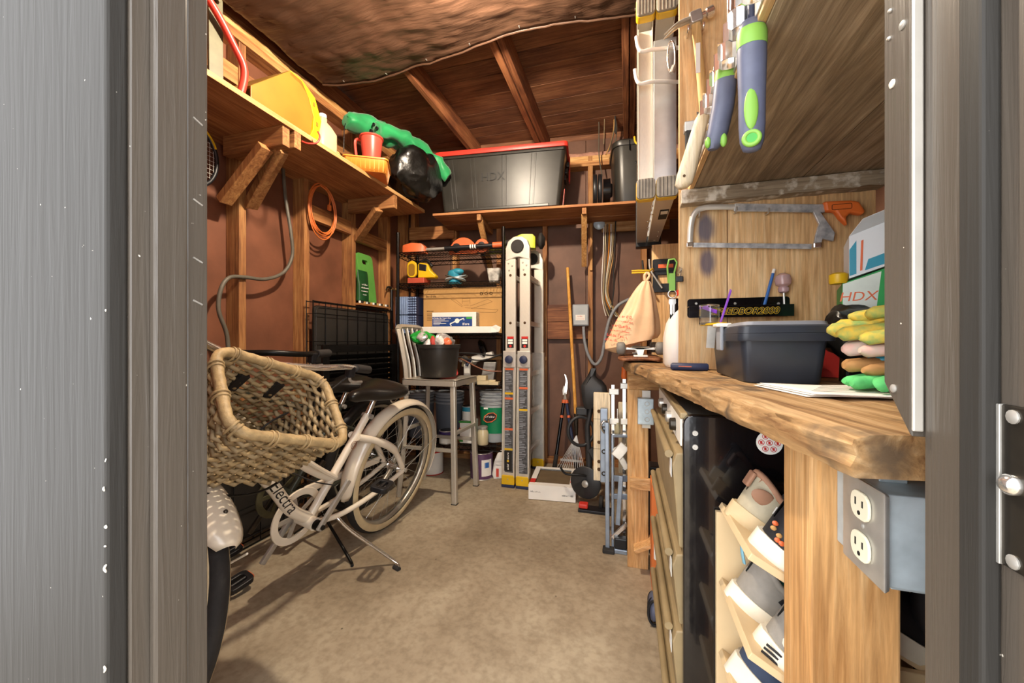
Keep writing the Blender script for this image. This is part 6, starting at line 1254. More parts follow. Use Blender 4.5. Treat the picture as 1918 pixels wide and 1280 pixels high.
# ================================================================== step ladder slung on the right
sl = thing('step_ladder', 'aluminium step ladder slung sideways on hooks over the bench end, feet towards the door', 'ladder', (.10, 2.0, 1.5))
YF, YE = 1.42, 2.72
def ext(a, b, w, h, m='ladder_alu', name='rail'): return MB().beam(a, b, w, h, (0, 0, 1)).build(name, m, sl, True, .003)
for z0, z1 in ((1.545, 1.685), (2.215, 2.09)):
    for x0, x1, w in ((.062, .09, .058), (.132, .165, .066)):
        a, b = Vector((x0, YF + .03, z0)), Vector((x1, YE, z1))
        MB().beam(a, b, w, .006, (0, 0, 1)).build('rail_web', 'ladder_alu', sl, True, .001)
        for s_ in (-1, 1): MB().beam(a + Vector((s_ * (w / 2 - .003), 0, .012 if z0 < 1.8 else -.012)), b + Vector((s_ * (w / 2 - .003), 0, .012 if z0 < 1.8 else -.012)), .004, .022, (0, 0, 1)).build('rail_flange', 'ladder_alu', sl, True, .001)
        f = MB().prism(rrect(w + .006, .072, .012), .03, basis((x0, YF + .045, z0 + (.012 if z0 < 1.8 else -.012)), (1, 0, 0), (0, 0, 1))).build('foot', 'yellow_plastic', sl, True, .003)
        mat('pad_grey', '#8f897c', .75, 0, .2, 30) if 'pad_grey' not in MATS else None
        MB().prism(rrect(w + .004, .070, .012), .010, basis((x0, YF + .0135, z0 + (.012 if z0 < 1.8 else -.012)), (1, 0, 0), (0, 0, 1))).build('foot_pad', 'pad_grey', f, True, .002)
        for k in range(5): MB().cbox((x0 - w * .36 + w * .18 * k, YF + .0035, z0 + (.012 if z0 < 1.8 else -.012)), (.002, .002, .066)).build('pad_groove', 'rubber', f, True)
MB().beam((.062, YF + .07, 1.575), (.062, YF + .07, 2.15), .05, .02, (0, 1, 0)).build('rear_brace', 'ladder_alu', sl, True, .002)
for s_ in (-1, 1): MB().beam((.062 + s_ * .024, YF + .06, 1.575), (.062 + s_ * .024, YF + .06, 2.15), .003, .03, (0, 1, 0)).build('brace_flange', 'ladder_alu', sl, True)
mat('step_face', '#c4c6c8', .3, .7, .08, 20)
for k in range(5):
    f = k / 4.2; zz0 = 1.575 + .13 * f; zz1 = 2.15 - .11 * f; y = YF + .12 + .27 * k; x = .135 + .03 * f
    MB().beam((x, y, zz0), (x, y, zz1), .078, .006, (0, 1, 0)).build('step', 'step_face', sl, True, .001)
    for s_ in (-1, 1): MB().beam((x + s_ * .038, y + .012, zz0), (x + s_ * .038, y + .012, zz1), .003, .026, (0, 1, 0)).build('step_flange', 'ladder_alu', sl, True)
MB().box((.055, YE, 1.655), (.215, YE + .07, 2.09)).build('top_cap', 'black_plastic', sl, True, .006)
for k in range(7): MB().ball((.09 + .01 * (k % 2) + .07 * (k // 4), YF + .15 + .16 * k, 1.5405 + .0175 * k), (.006, .006, .003), 8, 6).build('rivet', 'chrome', sl, True, smooth=60)
lb_ = MB().beam((.150, 1.72, 1.572), (.155, 1.93, 1.594), .036, .0012).build('label', 'ink', sl, True); MB().beam((.150, 1.74, 1.5705), (.153, 1.80, 1.577), .028, .0012).build('label_print', 'ink_white', lb_, True)
for i, (v, x0, ln_) in enumerate(((95, .03, .17), (155, .026, .12))):
    y = YF - .02 + .05 * i; z = P(1230, v, Y=y).z
    hk = thing('ladder_hook', ['upper', 'lower'][i] + ' white bent steel hook holding the slung step ladder', 'hook', (x0, y, z), group='ladder hooks')
    MB().tube(smooth_path([(x0 + ln_ + .03, y + .05, z + .02), (x0 + .06, y, z + .006), (x0 + .02, y - .01, z), (x0 + .006, y - .01, z + .018), (x0, y - .01, z + .055)], 5), .0065, 10).build('rod', 'white_plastic', hk, True, smooth=60)
hc = thing('hose_clamp', 'steel hose clamp strapped round the slung ladder rail near the hooks', 'clamp', (.135, 1.40, 1.95)); MB().tube([(.142 + .012 * math.cos(a), 1.395 + .004 * math.sin(a), 1.98 + .055 * math.sin(a)) for a in [2 * math.pi * k / 24 for k in range(24)]], .004, 6, True).build('band', 'chrome', hc, True, smooth=60); MB().cyl((.142, 1.385, 1.918), (.15, 1.385, 1.94), .008, 8).build('screw_housing', 'steel', hc, True)
# ================================================================== tools on the plywood partition
PF = PY - .0005
hmr = thing('hammer', 'claw hammer with a wooden handle hanging on two hooks high on the plywood', 'hammer', (.20, PF - .02, 1.71))
a, b = P(1303, 40, Y=PF - .025), P(1320, 215, Y=PF - .025)
hn = MB().loft([[(c_.x + x, c_.y + y, c_.z) for x, y in rrect(w, d, min(w, d) * .45, 3)] for c_, w, d in [(a.lerp(b, t), .024 + .007 * abs(t - .45), .017 + .005 * t) for t in [k / 8 for k in range(9)]]]).build('handle', W('handle', 'Z'), hmr, True, smooth=50)
text_m = MB().cbox((a.lerp(b, .42).x - .006, a.y - .0125, a.lerp(b, .42).z), (.012, .0008, .09)).build('paper_label', 'paper', hn, True)
c_ = a + Vector((0, 0, .004)); MB().prism(rrect(.034, .036, .006), .028, basis((c_.x, c_.y + .014, c_.z + .004), (1, 0, .2), (-.2, 0, 1))).build('head', 'steel', hmr, True, .003)
MB().lathe([(.009, 0), (.010, .012), (.015, .016), (.0155, .034), (.013, .037)], look(c_ + Vector((.014, 0, .008)), c_ + Vector((1, 0, .28))), 16).build('face', 'chrome', hmr, True, smooth=40)
for s_ in (-1, 1): MB().tube(smooth_path([c_ + Vector((-.012, s_ * .004, .006)), c_ + Vector((-.05, s_ * .007, -.004)), c_ + Vector((-.09, s_ * .009, -.032))], 5), [.009, .009, .008, .008, .007, .007, .006, .005, .004, .003, .002], 8, flat=.6).build('claw', 'steel', hmr, True, smooth=60)
for s_ in (-1, 1): MB().tube(smooth_path([(c_.x + s_ * .021, PF, c_.z - .03), (c_.x + s_ * .021, PF - .03, c_.z - .032), (c_.x + s_ * .021, PF - .034, c_.z - .02)], 4), .004, 8).build('hook', 'chrome', hmr, True, smooth=60)
# row of spring clips with garden tools along the loft edge
cr = thing('clip_rail', 'row of chrome spring clips along the lower edge of the loft deck', 'clip rail', (.178, .9, 1.5))
MB().box((.1775, .56, 1.49), (.1797, 1.20, 1.53)).build('strip', 'steel', cr, True, .0005)
for k in range(9):
    y = .60 + .068 * k
    for s_ in (-1, 1): MB().loft([[(.177 - x, y + s_ * yy, 1.495), (.177 - x, y + s_ * yy, 1.525), (.177 - x - .0012, y + s_ * (yy + .0012), 1.525), (.177 - x - .0012, y + s_ * (yy + .0012), 1.495)] for x, yy in ((0, .012), (.008, .015), (.018, .014), (.024, .009), (.03, .014))]).build('clip_arm', 'chrome', cr, True, .0003)
    MB().ball((.176, y, 1.512), (.003, .004, .004), 8, 6).build('rivet', 'brass' if 'brass' in MATS else mat('brass', '#c79a45', .25, .9), cr, True, smooth=60)
def gtool(label, x, y, ztop, zbot, lean, wid, dx, kind, name='garden_tool', cat='garden tool'):
    """handle hanging down from a clip; local z runs down the handle"""
    t = thing(name, label, cat, (x, y, zbot)); L = ztop - zbot
    pt_ = lambda f, off=0: Vector((x + dx * f + off, y + lean * f, ztop - L * f))
    return t, pt_, L
def handle(t, pt_, prof, m, name='handle', ys=.75, seg=18):
    rings = []
    for f, w, off in prof:
        c0 = pt_(f); rings.append([(c0.x + off + w * math.cos(a), c0.y + w * ys * math.sin(a), c0.z) for a in [2 * math.pi * k / seg for k in range(seg)]])
    return MB().loft(rings).build(name, m, t, True, smooth=60)
# trowel (nearest)
t1, f1, L1 = gtool('grey and lime trowel handle hanging nearest the door from the loft edge', .176, .645, 1.492, 1.30, 0, .02, 0, 0, 'trowel', 'trowel')
h1 = handle(t1, f1, [(0, .014, 0), (.04, .017, 0), (.10, .0195, 0), (.3, .0195, 0), (.55, .018, 0), (.8, .0175, 0), (.92, .016, 0), (.985, .012, 0), (1, .006, 0)], 'grip_slate')
handle(t1, f1, [(.06, .0182, 0), (.10, .0202, 0), (.16, .0203, 0), (.20, .0199, 0)], 'lime', 'grip_collar')
q = f1(.70); cd = Vector((-.25, -1, 0)).normalized()
MB().ball((q.x - .004, q.y - .0118, q.z), (.0095, .004, .030), 16, 10).build('grip_inlay', 'lime', h1, True, smooth=60)
q = f1(.92); MB().ring(.0095, .0035, basis((q.x - .003, q.y - .0105, q.z), (1, -.2, 0), (0, 0, 1)), 20, 8).build('hang_ring', 'lime', h1, True, smooth=60); MB().lathe([(.008, 0), (.008, .002)], look((q.x - .003, q.y - .0105, q.z), (q.x - .2, q.y - 1, q.z)), 16).build('hang_hole', 'green_plastic', h1, True)
MB().tube([f1(0) + Vector((0, 0, -.004)), f1(0) + Vector((0, 0, .06))], .006, 10).build('neck', 'navy', t1, True, smooth=60)
MB().loft([[(f1(0).x + w * s_, f1(0).y + .012 * abs(s_) - .006, f1(0).z + z) for s_ in (-1, -.5, 0, .5, 1)] for z, w in ((.05, .012), (.075, .03), (.13, .036), (.18, .026), (.21, .004))], cap=False).build('blade', 'chrome', t1, True, smooth=60, solid=.0015)
# pruning saw / cultivator (second)
t2_, f2, L2 = gtool('grey and lime curved tool handle hanging second from the door on the loft edge', .176, .768, 1.548, 1.366, .0, .02, -.022, 0, 'cultivator', 'garden tool')
h2 = handle(t2_, f2, [(0, .013, 0), (.06, .016, 0), (.3, .0185, 0), (.6, .0185, .001), (.85, .0175, -.002), (.95, .015, -.005), (1, .008, -.006)], 'grip_slate')
handle(t2_, f2, [(.10, .0175, 0), (.16, .0186, 0), (.28, .0192, 0), (.34, .0185, 0)], 'lime', 'grip_collar')
q = f2(.94); MB().ball((q.x - .017, q.y - .006, q.z), (.005, .007, .010), 10, 8).build('end_cap', 'lime', h2, True, smooth=60); MB().ball((q.x + .008, q.y - .008, q.z), (.006, .006, .012), 10, 8).build('end_cap', 'lime', h2, True, smooth=60)
MB().tube([f2(0) + Vector((0, 0, -.004)), f2(0) + Vector((0, 0, .09))], .006, 10).build('neck', 'chrome', t2_, True, smooth=60)
# wood handled saw (third)
t3_, f3, L3 = gtool('pale wooden tool handle hanging furthest from the door on the loft edge', .172, .925, 1.565, 1.36, .0, .02, -.055, 0, 'weeder', 'garden tool')
handle(t3_, f3, [(.22, .010, 0), (.28, .0145, 0), (.6, .017, 0), (.85, .0195, 0), (.96, .018, 0), (1, .010, 0)], W('pale', 'Z'), 'handle', .85)
MB().tube([f3(.38), f3(.1) + Vector((.01, 0, 0)), f3(0) + Vector((.012, 0, .05))], [.008, .006, .006], 10).build('shank', 'black_metal', t3_, True, smooth=60)
q = f3(.9); MB().lathe([(.003, 0), (.003, .001)], look((q.x - .004, q.y - .0167, q.z), (q.x - .1, q.y - 1, q.z)), 10).build('hang_hole', 'ink_brown', t3_, True)
cw = thing('bristle_brush', 'small dark bristle brush tucked behind the hanging tool handles', 'brush', (.15, 1.0, 1.42)); MB().loft([[(.14 + x * .5, 1.0 + y, 1.52 - z) for x, y in rrect(.03 - z * .05, .02, .006, 3)] for z in (0, .05, .10)]).jitter(.002, 60).build('bristles', 'rubber', cw, True); MB().cbox((.145, 1.0, 1.53), (.03, .02, .024)).build('ferrule', 'steel', cw, True, .002)
# hacksaw
hs_ = thing('hacksaw', 'steel hacksaw with orange handle hanging on nails below the ledge', 'hacksaw', (.4, PF - .02, 1.27))
yh = PF - .018
pts = [P(u, v, Y=yh) for u, v in ((1292, 462), (1294, 425), (1301, 400), (1322, 389), (1385, 388))]
MB().tube(smooth_path(pts, 6), .0085, 8, flat=.5, up=(0, 1, 0)).build('front_frame', 'alu', hs_, True, smooth=50)
a, b = P(1375, 389, Y=yh), P(1545, 391, Y=yh); MB().beam(a, b, .023, .008, (0, 1, 0)).build('back_bar', 'worn_steel' if 'worn_steel' in MATS else mat('worn_steel', '#8f9299', .35, .4, .4, 40, col2='#dcdcda'), hs_, True, .002)
q0 = [P(u, v, Y=yh) for u, v in ((1522, 397), (1535, 397), (1563, 437), (1560, 452), (1540, 448), (1535, 462), (1523, 462), (1527, 440), (1533, 420))]
n_ = len(q0); MB().add([p + Vector((0, -.004, 0)) for p in q0] + [p + Vector((0, .004, 0)) for p in q0], [tuple(range(n_))] + [tuple(range(2 * n_ - 1, n_ - 1, -1))] + [(i, n_ + i, n_ + (i + 1) % n_, (i + 1) % n_) for i in range(n_)]).build('rear_bracket', 'worn_steel', hs_, True, .001)
q0 = [P(u, v, Y=yh - .004) for u, v in ((1541, 379), (1590, 377), (1606, 379), (1618, 398), (1612, 404), (1592, 400), (1582, 408), (1585, 424), (1570, 410), (1562, 398), (1545, 397))]
n_ = len(q0); hb = MB().add([p + Vector((0, -.010, 0)) for p in q0] + [p + Vector((0, .010, 0)) for p in q0], [tuple(range(n_))] + [tuple(range(2 * n_ - 1, n_ - 1, -1))] + [(i, n_ + i, n_ + (i + 1) % n_, (i + 1) % n_) for i in range(n_)]).build('handle', 'orange_plastic', hs_, True, .005)
q = P(1577, 387, Y=yh - .0145); MB().tube([(q.x + x, q.y, q.z + y) for x, y in rrect(.045, .014, .003)], .0007, 4, True).build('handle_plate', 'ink', hb, True)
a, b = P(1288, 459, Y=yh), P(1520, 462, Y=yh); MB().beam(a, b, .014, .002, (0, 1, 0)).build('blade', 'worn_steel', hs_, True)
for u, v in ((1292, 459), (1530, 460)): q = P(u, v, Y=yh); MB().cbox((q.x, q.y, q.z), (.02, .012, .016)).build('blade_pin', 'chrome', hs_, True, .003)
for u, v in ((1309, 404), (1378, 396), (1438, 398)): q = P(u, v, Y=yh); MB().tube(smooth_path([(q.x, PF + .004, q.z), (q.x, PF - .024, q.z - .003), (q.x, PF - .028, q.z + .01)], 3), .0022, 6).build('nail', 'steel', hs_, True)
# bit rack with lettering, pencil, screwdriver, glasses
sb2 = thing('bit_rack', 'black metal bit rack with yellow outlined lettering screwed to the plywood', 'rack', (.32, PF - .02, 1.09))
a, b = P(1289, 566, Y=PF - .02), P(1484, 598, Y=PF - .02)
MB().prism(rrect(b.x - a.x, .058, .008), .002, basis(((a.x + b.x) / 2, PF - .0002, 1.122), (1, 0, 0), (0, 0, 1))).build('back_plate', 'black_gloss', sb2, True, .0005)
MB().box((a.x, PF - .034, 1.092), (b.x, PF - .032, 1.126)).build('front_plate', 'black_gloss', sb2, True, .0005)
MB().box((a.x, PF - .032, 1.124), (b.x, PF - .0022, 1.126)).build('shelf', 'black_gloss', sb2, True)
mid = (a.x + b.x) / 2 + .012
Ms = basis((mid, PF - .0342, 1.108), (1, 0, 0), (0, 0, 1))
q = MB()
for k in range(12):
    an = 2 * math.pi * k / 12; text(q, 'SPEEDBOR2000', Ms @ T(.0017 * math.cos(an), .0017 * math.sin(an), .00002 * k), .0255, .0003, .3, wide=1.0)
q.build('lettering_outline', 'yellow_plastic', sb2, True, kind='stuff'); q = MB(); [text(q, 'SPEEDBOR2000', Ms @ T(.0005 * math.cos(an), .0005 * math.sin(an), 0), .0255, .0009 + .00002 * k, .3) for k, an in enumerate((0, 1.57, 3.14, 4.71))]; q.build('lettering', 'ink', sb2, True, kind='stuff')
for u in (1304, 1377, 1458): p = P(u, 569, Y=PF - .002); MB().lathe([(.004, 0), (.003, .002)], look(p, p + Vector((0, -1, 0))), 12).build('screw', 'steel', sb2, True)
pn = thing('pencil', 'blue pencil with white eraser end standing in the bit rack', 'pencil', (.41, PF - .012, 1.127)); a, b = P(1432, 575, Y=PF - .012), P(1448, 512, Y=PF - .012)
a.z = 1.1275; MB().cyl(a, b, .004, 6).build('shaft', 'tape_blue', pn, True); MB().cyl(b, b + (b - a) * .13, .0041, 10).build('eraser', 'paper', pn, True)
sd_ = thing('screwdriver', 'screwdriver with a fluted clear pink handle standing in the bit rack', 'screwdriver', (.45, PF - .012, 1.127)); a, b, c2 = P(1469, 575, Y=PF - .014), P(1468, 549, Y=PF - .014), P(1466, 513, Y=PF - .014)
a.z = 1.1275; mat('pink_clear', '#d9b9bd', .08, 0, .1, 10, trans=.5); MB().cyl(a, b, .003, 8).build('shank', 'steel', sd_, True)
MB().lathe([(.008, 0), (.013, .004), (.014, .014), (.011, .018), (.019, .024), (.021, .036), (.018, .05), (.008, .057)], look(b, c2), 16).build('grip', 'pink_clear', sd_, True, smooth=40)
# ================================================================== on the bench
tb = thing('tool_box', 'black plastic tool box with a grey-edged lid standing on the workbench', 'tool box', (.302, 1.05, BT))
mat('box_slate', '#2c3038', .4, 0, .15, 14)
def rb3(x0, x1, y0, y1, z, r=.018): return [(x + (x0 + x1) / 2, y + (y0 + y1) / 2, z) for x, y in rrect(x1 - x0, y1 - y0, r, 4)]
MB().loft([rb3(.238, .372, .912, 1.19, BT + .001), rb3(.236, .374, .910, 1.192, BT + .004), rb3(.228, .383, .902, 1.20, BT + .095)]).build('body', 'box_slate', tb, True, smooth=35)
MB().loft([rb3(.222, .392, .893, 1.21, BT + .088), rb3(.221, .393, .892, 1.211, BT + .091), rb3(.221, .393, .892, 1.211, BT + .104)]).build('rim', 'box_slate', tb, True, smooth=35)
ldb = MB().loft([rb3(.221, .393, .892, 1.211, BT + .1045), rb3(.223, .391, .894, 1.209, BT + .118), rb3(.228, .386, .90, 1.203, BT + .121)]).build('lid', 'box_slate', tb, True, smooth=35)
mat('lid_edge', '#86868a', .4, 0, .08, 20); MB().loft([rb3(.229, .385, .901, 1.202, BT + .1212, .02), rb3(.231, .383, .903, 1.20, BT + .128, .02), rb3(.24, .374, .912, 1.19, BT + .1295, .02)]).build('lid_edge', 'lid_edge', ldb, True, smooth=35)
MB().box((.214, 1.03, BT + .065), (.222, 1.075, BT + .125)).build('latch', 'lid_grey', tb, True, .003); MB().box((.206, 1.03, BT + .122), (.24, 1.075, BT + .131)).build('latch_hinge', 'white_plastic', tb, True, .003)
kf = thing('utility_knife', 'yellow edged blade lying over the tool box end', 'knife', (.215, 1.13, BT + .13)); MB().beam((.20, 1.17, BT + .133), (.235, 1.08, BT + .133), .014, .005).build('blade_body', 'yellow_plastic', kf, True, .001); MB().beam((.209, 1.12, BT + .07), (.212, 1.115, BT + .127), .02, .002, (0, 1, 0)).build('blade', 'steel', kf, True)
# safety glasses
sgl = thing('safety_glasses', 'clear safety glasses with purple arms propped on the tool box', 'glasses', (.235, 1.13, BT + .13))
mat('purple_plastic', '#7a3fb8', .35, 0, .1); mat('lens', '#f4f4f0', .04, 0, 0, 5, trans=.96)
for a, b in (((.228, 1.10, BT + .131), (.244, 1.06, 1.147)), ((.20, 1.17, 1.115), (.226, 1.125, 1.098))): MB().beam(a, b, .010, .003, (1, 0, 0)).build('arm', 'purple_plastic', sgl, True, .001)
MB().grid(10, 8, lambda a, b: (.19 + .05 * a, 1.165 - .03 * math.sin(math.pi * a) - .0, BT + .132 + .055 * b)).build('lens', 'lens', sgl, True, smooth=60, solid=.0015)
bt_ = thing('tape_tube', 'slim black tube with tan streak lying on the bench by the tool box', 'tube', (.18, 1.24, BT)); MB().tube([(.125, 1.245, BT + .012), (.13, 1.244, BT + .012), (.222, 1.235, BT + .012), (.2255, 1.235, BT + .012)], [.008, .0115, .0115, .009], 14).build('tube', 'navy', bt_, True, smooth=50); MB().beam((.145, 1.231, BT + .014), (.18, 1.228, BT + .013), .004, .002).build('streak', 'tool_orange', bt_, True)
# boxes at the right end
gx = thing('trash_bag_box', 'green and white trash bag box with letters HDX at the bench corner', 'box', (.52, 1.0, BT)); mat('box_green', '#239a4a', .45, 0, .12, 6)
a, b = P(1553, 520, Y=1.02), P(1625, 585, Y=1.02)
GX0, GX1, GZ0, GZ1 = .498, .60, .99, 1.115
Mg2 = basis((.478, 1.075, 0), (.94, -.34, 0), (0, 0, 1))
MB().add([(0, BT + .075, 0), (.13, BT + .075, 0), (.13, 1.205, 0), (0, 1.155, 0), (0, BT + .075, -.16), (.13, BT + .075, -.16), (.13, 1.205, -.16), (0, 1.155, -.16)], [(0, 1, 2, 3), (7, 6, 5, 4), (0, 4, 5, 1), (1, 5, 6, 2), (2, 6, 7, 3), (3, 7, 4, 0)], Mg2).build('carton', 'box_green', gx, True, .001)
q = MB(); text(q, 'HDX', Mg2 @ T(.026, 1.122, .0006), .03, .0006, .2); q.build('brand', 'tool_orange', gx, True)
q = MB(); marks(q, Mg2 @ T(.03, 1.085, .0008), .05, .006); q.build('print', 'ink', gx, True, kind='stuff'); MB().add([(.0008, BT + .08, .0004), (.05, BT + .08, .0004), (.066, 1.176, .0004), (.0008, 1.153, .0004)], [(0, 1, 2, 3)], Mg2).build('white_panel', 'box_white' if 'box_white' in MATS else mat('box_white', '#cdd6cc', .5), gx, True)
q = MB(); q.tube([Mg2 @ Vector((.09 + .022 * math.cos(t), 1.075 + .028 * math.sin(t), .002)) for t in [k * .35 for k in range(16)]], .0022, 6); q.tube([Mg2 @ Vector(p) for p in ((.045, 1.09, .002), (.07, 1.06, .002), (.06, 1.085, .002))], .0022, 6); q.build('drawstring_print', 'ink_red', gx, True)
MB().box((.131, 0, -.15), (.1315, .1, -.01), Mg2 @ T(0, 1.0, 0)).build('side_print', 'tape_blue', gx, True)
MB().box((-.06, BT + .001, -.14), (.12, BT + .0745, -.02), Mg2).build('under_tray', 'ink_red', gx, True)
wx = thing('glove_box', 'white and teal open carton with small print on top of the green box', 'box', (.53, 1.0, 1.17)); Mw2 = Mg2 @ T(.012, .04, .004); mat('box_silver', '#d9dde0', .45, 0, .05, 6)
MB().add([(0, 1.125, 0), (.13, 1.172, 0), (.13, 1.27, 0), (0, 1.222, 0), (0, 1.125, -.13), (.13, 1.172, -.13), (.13, 1.27, -.13), (0, 1.222, -.13)], [(0, 1, 2, 3), (7, 6, 5, 4), (0, 4, 5, 1), (1, 5, 6, 2), (3, 7, 4, 0)], Mw2).build('carton', 'box_silver', wx, True, solid=.0015)
MB().add([(.0, 1.222, .0), (.13, 1.27, 0), (.14, 1.295, .03), (.02, 1.25, .03)], [(0, 1, 2, 3)], Mw2).build('flap', 'box_silver', wx, True, solid=.0015)
MB().add([(.0, 1.13, .0012), (.012, 1.134, .0012), (.012, 1.21, .0012), (.0, 1.19, .0012)], [(0, 1, 2, 3)], Mw2).build('teal_panel', 'teal', wx, True); MB().add([(.026, 1.14, .0012), (.06, 1.152, .0012), (.058, 1.175, .0012), (.032, 1.165, .0012)], [(0, 1, 2, 3)], Mw2).build('teal_panel', 'teal', wx, True)
MB().add([(.018, 1.14, .0014), (.022, 1.141, .0014), (.024, 1.21, .0014), (.02, 1.208, .0014)], [(0, 1, 2, 3)], Mw2).build('orange_stripe', 'tool_orange', wx, True)
lbx = MB().add([(.062, 1.160, .0016), (.126, 1.182, .0016), (.126, 1.258, .0016), (.07, 1.238, .0016)], [(0, 1, 2, 3)], Mw2).build('info_panel', 'paper', wx, True)
q = MB()
for k in range(7): q.box((.072 + .0055 * k, 1.178 + .002 * k, .002), (.0745 + .0055 * k, 1.232 + .002 * k, .0023), Mw2)
q.build('small_print', 'ink', lbx, True, kind='stuff')
yc = thing('duct_tape', 'small yellow tub at the edge of the stacked cartons', 'tub', (.468, 1.10, 1.118)); MB().lathe([(.016, 0), (.018, .004), (.018, .022), (.012, .026)], T(.475, 1.085, 1.155), 16).build('tub', 'yellow_plastic', yc, True, smooth=40)
# trash bag roll, gloves, papers
blk = thing('plastic_sheet', 'crumpled glossy black plastic bag behind the floral gloves', 'bag', (.47, .98, BT)); mb = MB().ball((.475, 1.0, 1.035), (.062, .05, .05), 24, 16); crumple(mb, 6, .03, 14, .018, 30); mb.v = [Vector((min(max(p.x, .40), .55), p.y, max(p.z, BT + .003))) for p in mb.v]; mb.build('bag', 'sack_black', blk, True, smooth=30)
MB().loft([[(.46 + x, .985 + y, z) for x, y in rrect(.05 - (z - BT) * .1, .04, .012, 3)] for z in (BT + .002, BT + .06)]).jitter(.006, 30).build('tail', 'sack_black', blk, True, smooth=30)
nb = thing('navy_cloth', 'folded navy cloth draped behind the floral gloves', 'cloth', (.53, .93, BT)); MB().loft([[(.527 + x * s_, .93 + y * s_, z) for x, y in rrect(.075, .06, .02, 4)] for z, s_ in ((BT + .002, 1.05), (BT + .08, 1), (BT + .115, .55), (BT + .125, .15))]).jitter(.008, 24, 3).build('cloth', 'navy', nb, True, smooth=60)
mat('glove_floral', '#d9b23f', .85, 0, .3, 60, .2, 120, col2='#7d9a55'); mat('glove_grey', '#b9b1a3', .85, 0, .2, 50, .2, 120, col2='#d4a59a'); mat('glove_green', '#58b86a', .85, 0, .2, 50, .2, 100); mat('glove_tan', '#a57a48', .8, 0, .15, 40, .2, 100)
def glove(label, c, rz, m, cuff, seed, tilt=0, sc=1.0):
    t = thing('garden_glove', label, 'glove', M=T(*c) @ RZ(rz) @ RX(tilt), group='garden gloves')
    palm = MB().loft([[(x, y * w + 0, .012 * sc + z * h) for y, z in rrect(1, 1, .45, 5)] for x, w, h in ((-.085 * sc, .075 * sc, .022), (-.04 * sc, .078 * sc, .024), (0, .085 * sc, .026), (.04 * sc, .08 * sc, .024))]); palm.jitter(.012, 24, seed).build('palm', m, t, smooth=60)
    for k, (y, L, a) in enumerate(((-.030, .085, -7), (-.010, .098, -2), (.010, .094, 3), (.030, .075, 8))):
        d = Vector((math.cos(math.radians(a)), math.sin(math.radians(a)), 0)); p0 = Vector((.032 * sc, y * sc, .013)); MB().tube([p0, p0 + d * L * .5 * sc + Vector((0, 0, .006)), p0 + d * L * sc + Vector((0, 0, -.001)), p0 + d * (L + .008) * sc], [.0125 * sc, .0135 * sc, .012 * sc, .006], 12, flat=.75, up=(0, 0, 1)).jitter(.006, 26, seed + k).build('finger', m, t, smooth=60)
    p0 = Vector((-.02 * sc, .04 * sc, .013)); MB().tube([p0, p0 + Vector((.02, .025, .006)) * sc, p0 + Vector((.05, .038, 0)) * sc, p0 + Vector((.057, .04, 0)) * sc], [.015 * sc, .014 * sc, .011 * sc, .004], 10).jitter(.003, 40, seed + 7).build('thumb', m, t, smooth=60)
    MB().loft([[(x, y * .08 * sc, .012 * sc + z * .027) for y, z in rrect(1, 1, .45, 5)] for x in (-.115 * sc, -.084 * sc)]).jitter(.004, 26, seed + 9).build('cuff', cuff, t, smooth=60)
    return t
glove('green spotted garden glove lowest in the pile at the bench end', (0.495, .79, BT + .008), 200, 'glove_green', 'glove_green', 1, 0, 1.1)
glove('tan work glove with a dark knuckle patch in the glove pile', (0.512, .80, BT + .030), 188, 'glove_tan', 'teal', 2, -4, 1.1)
glove('teal garden glove showing its edge in the glove pile', (0.525, .84, BT + .044), 208, 'teal', 'teal', 12, 4, .95)
glove('grey floral garden glove draped over the tan glove', (0.528, .80, BT + .060), 181, 'glove_grey', 'glove_grey', 3, -8, 1.2)
glove('yellow floral garden glove reaching over the tool box corner', (0.528, .80, BT + .092), 168, 'glove_floral', 'glove_floral', 4, -12, 1.3)
glove('yellow floral garden glove topmost in the pile by the jamb', (0.560, .82, BT + .122), 178, 'glove_floral', 'glove_floral', 5, 10, 1.25)
for i in range(3):
    o = MB().grid(8, 8, lambda a, b: (.265 + .19 * a - .03 * b + .004 * i, .70 + .15 * b + .02 * a - .004 * i, BT + .002 + .0022 * i + .0012 * math.sin(a * 5 + i))).build('paper_sheet', 'paper', None, smooth=60, solid=.0012)
    tag(o, ['bottom sheet of the loose papers under the gloves', 'middle sheet of the loose papers under the gloves', 'top printed sheet of the loose papers under the gloves'][i], 'paper', 'papers on the bench')
q = MB()
for k in range(6): q.box((.28 + .01 * k, .72 + .018 * k, BT + .0085), (.40 + .01 * k, .7215 + .018 * k, BT + .0088))
q.build('print', 'ink_brown', o, True, kind='stuff')
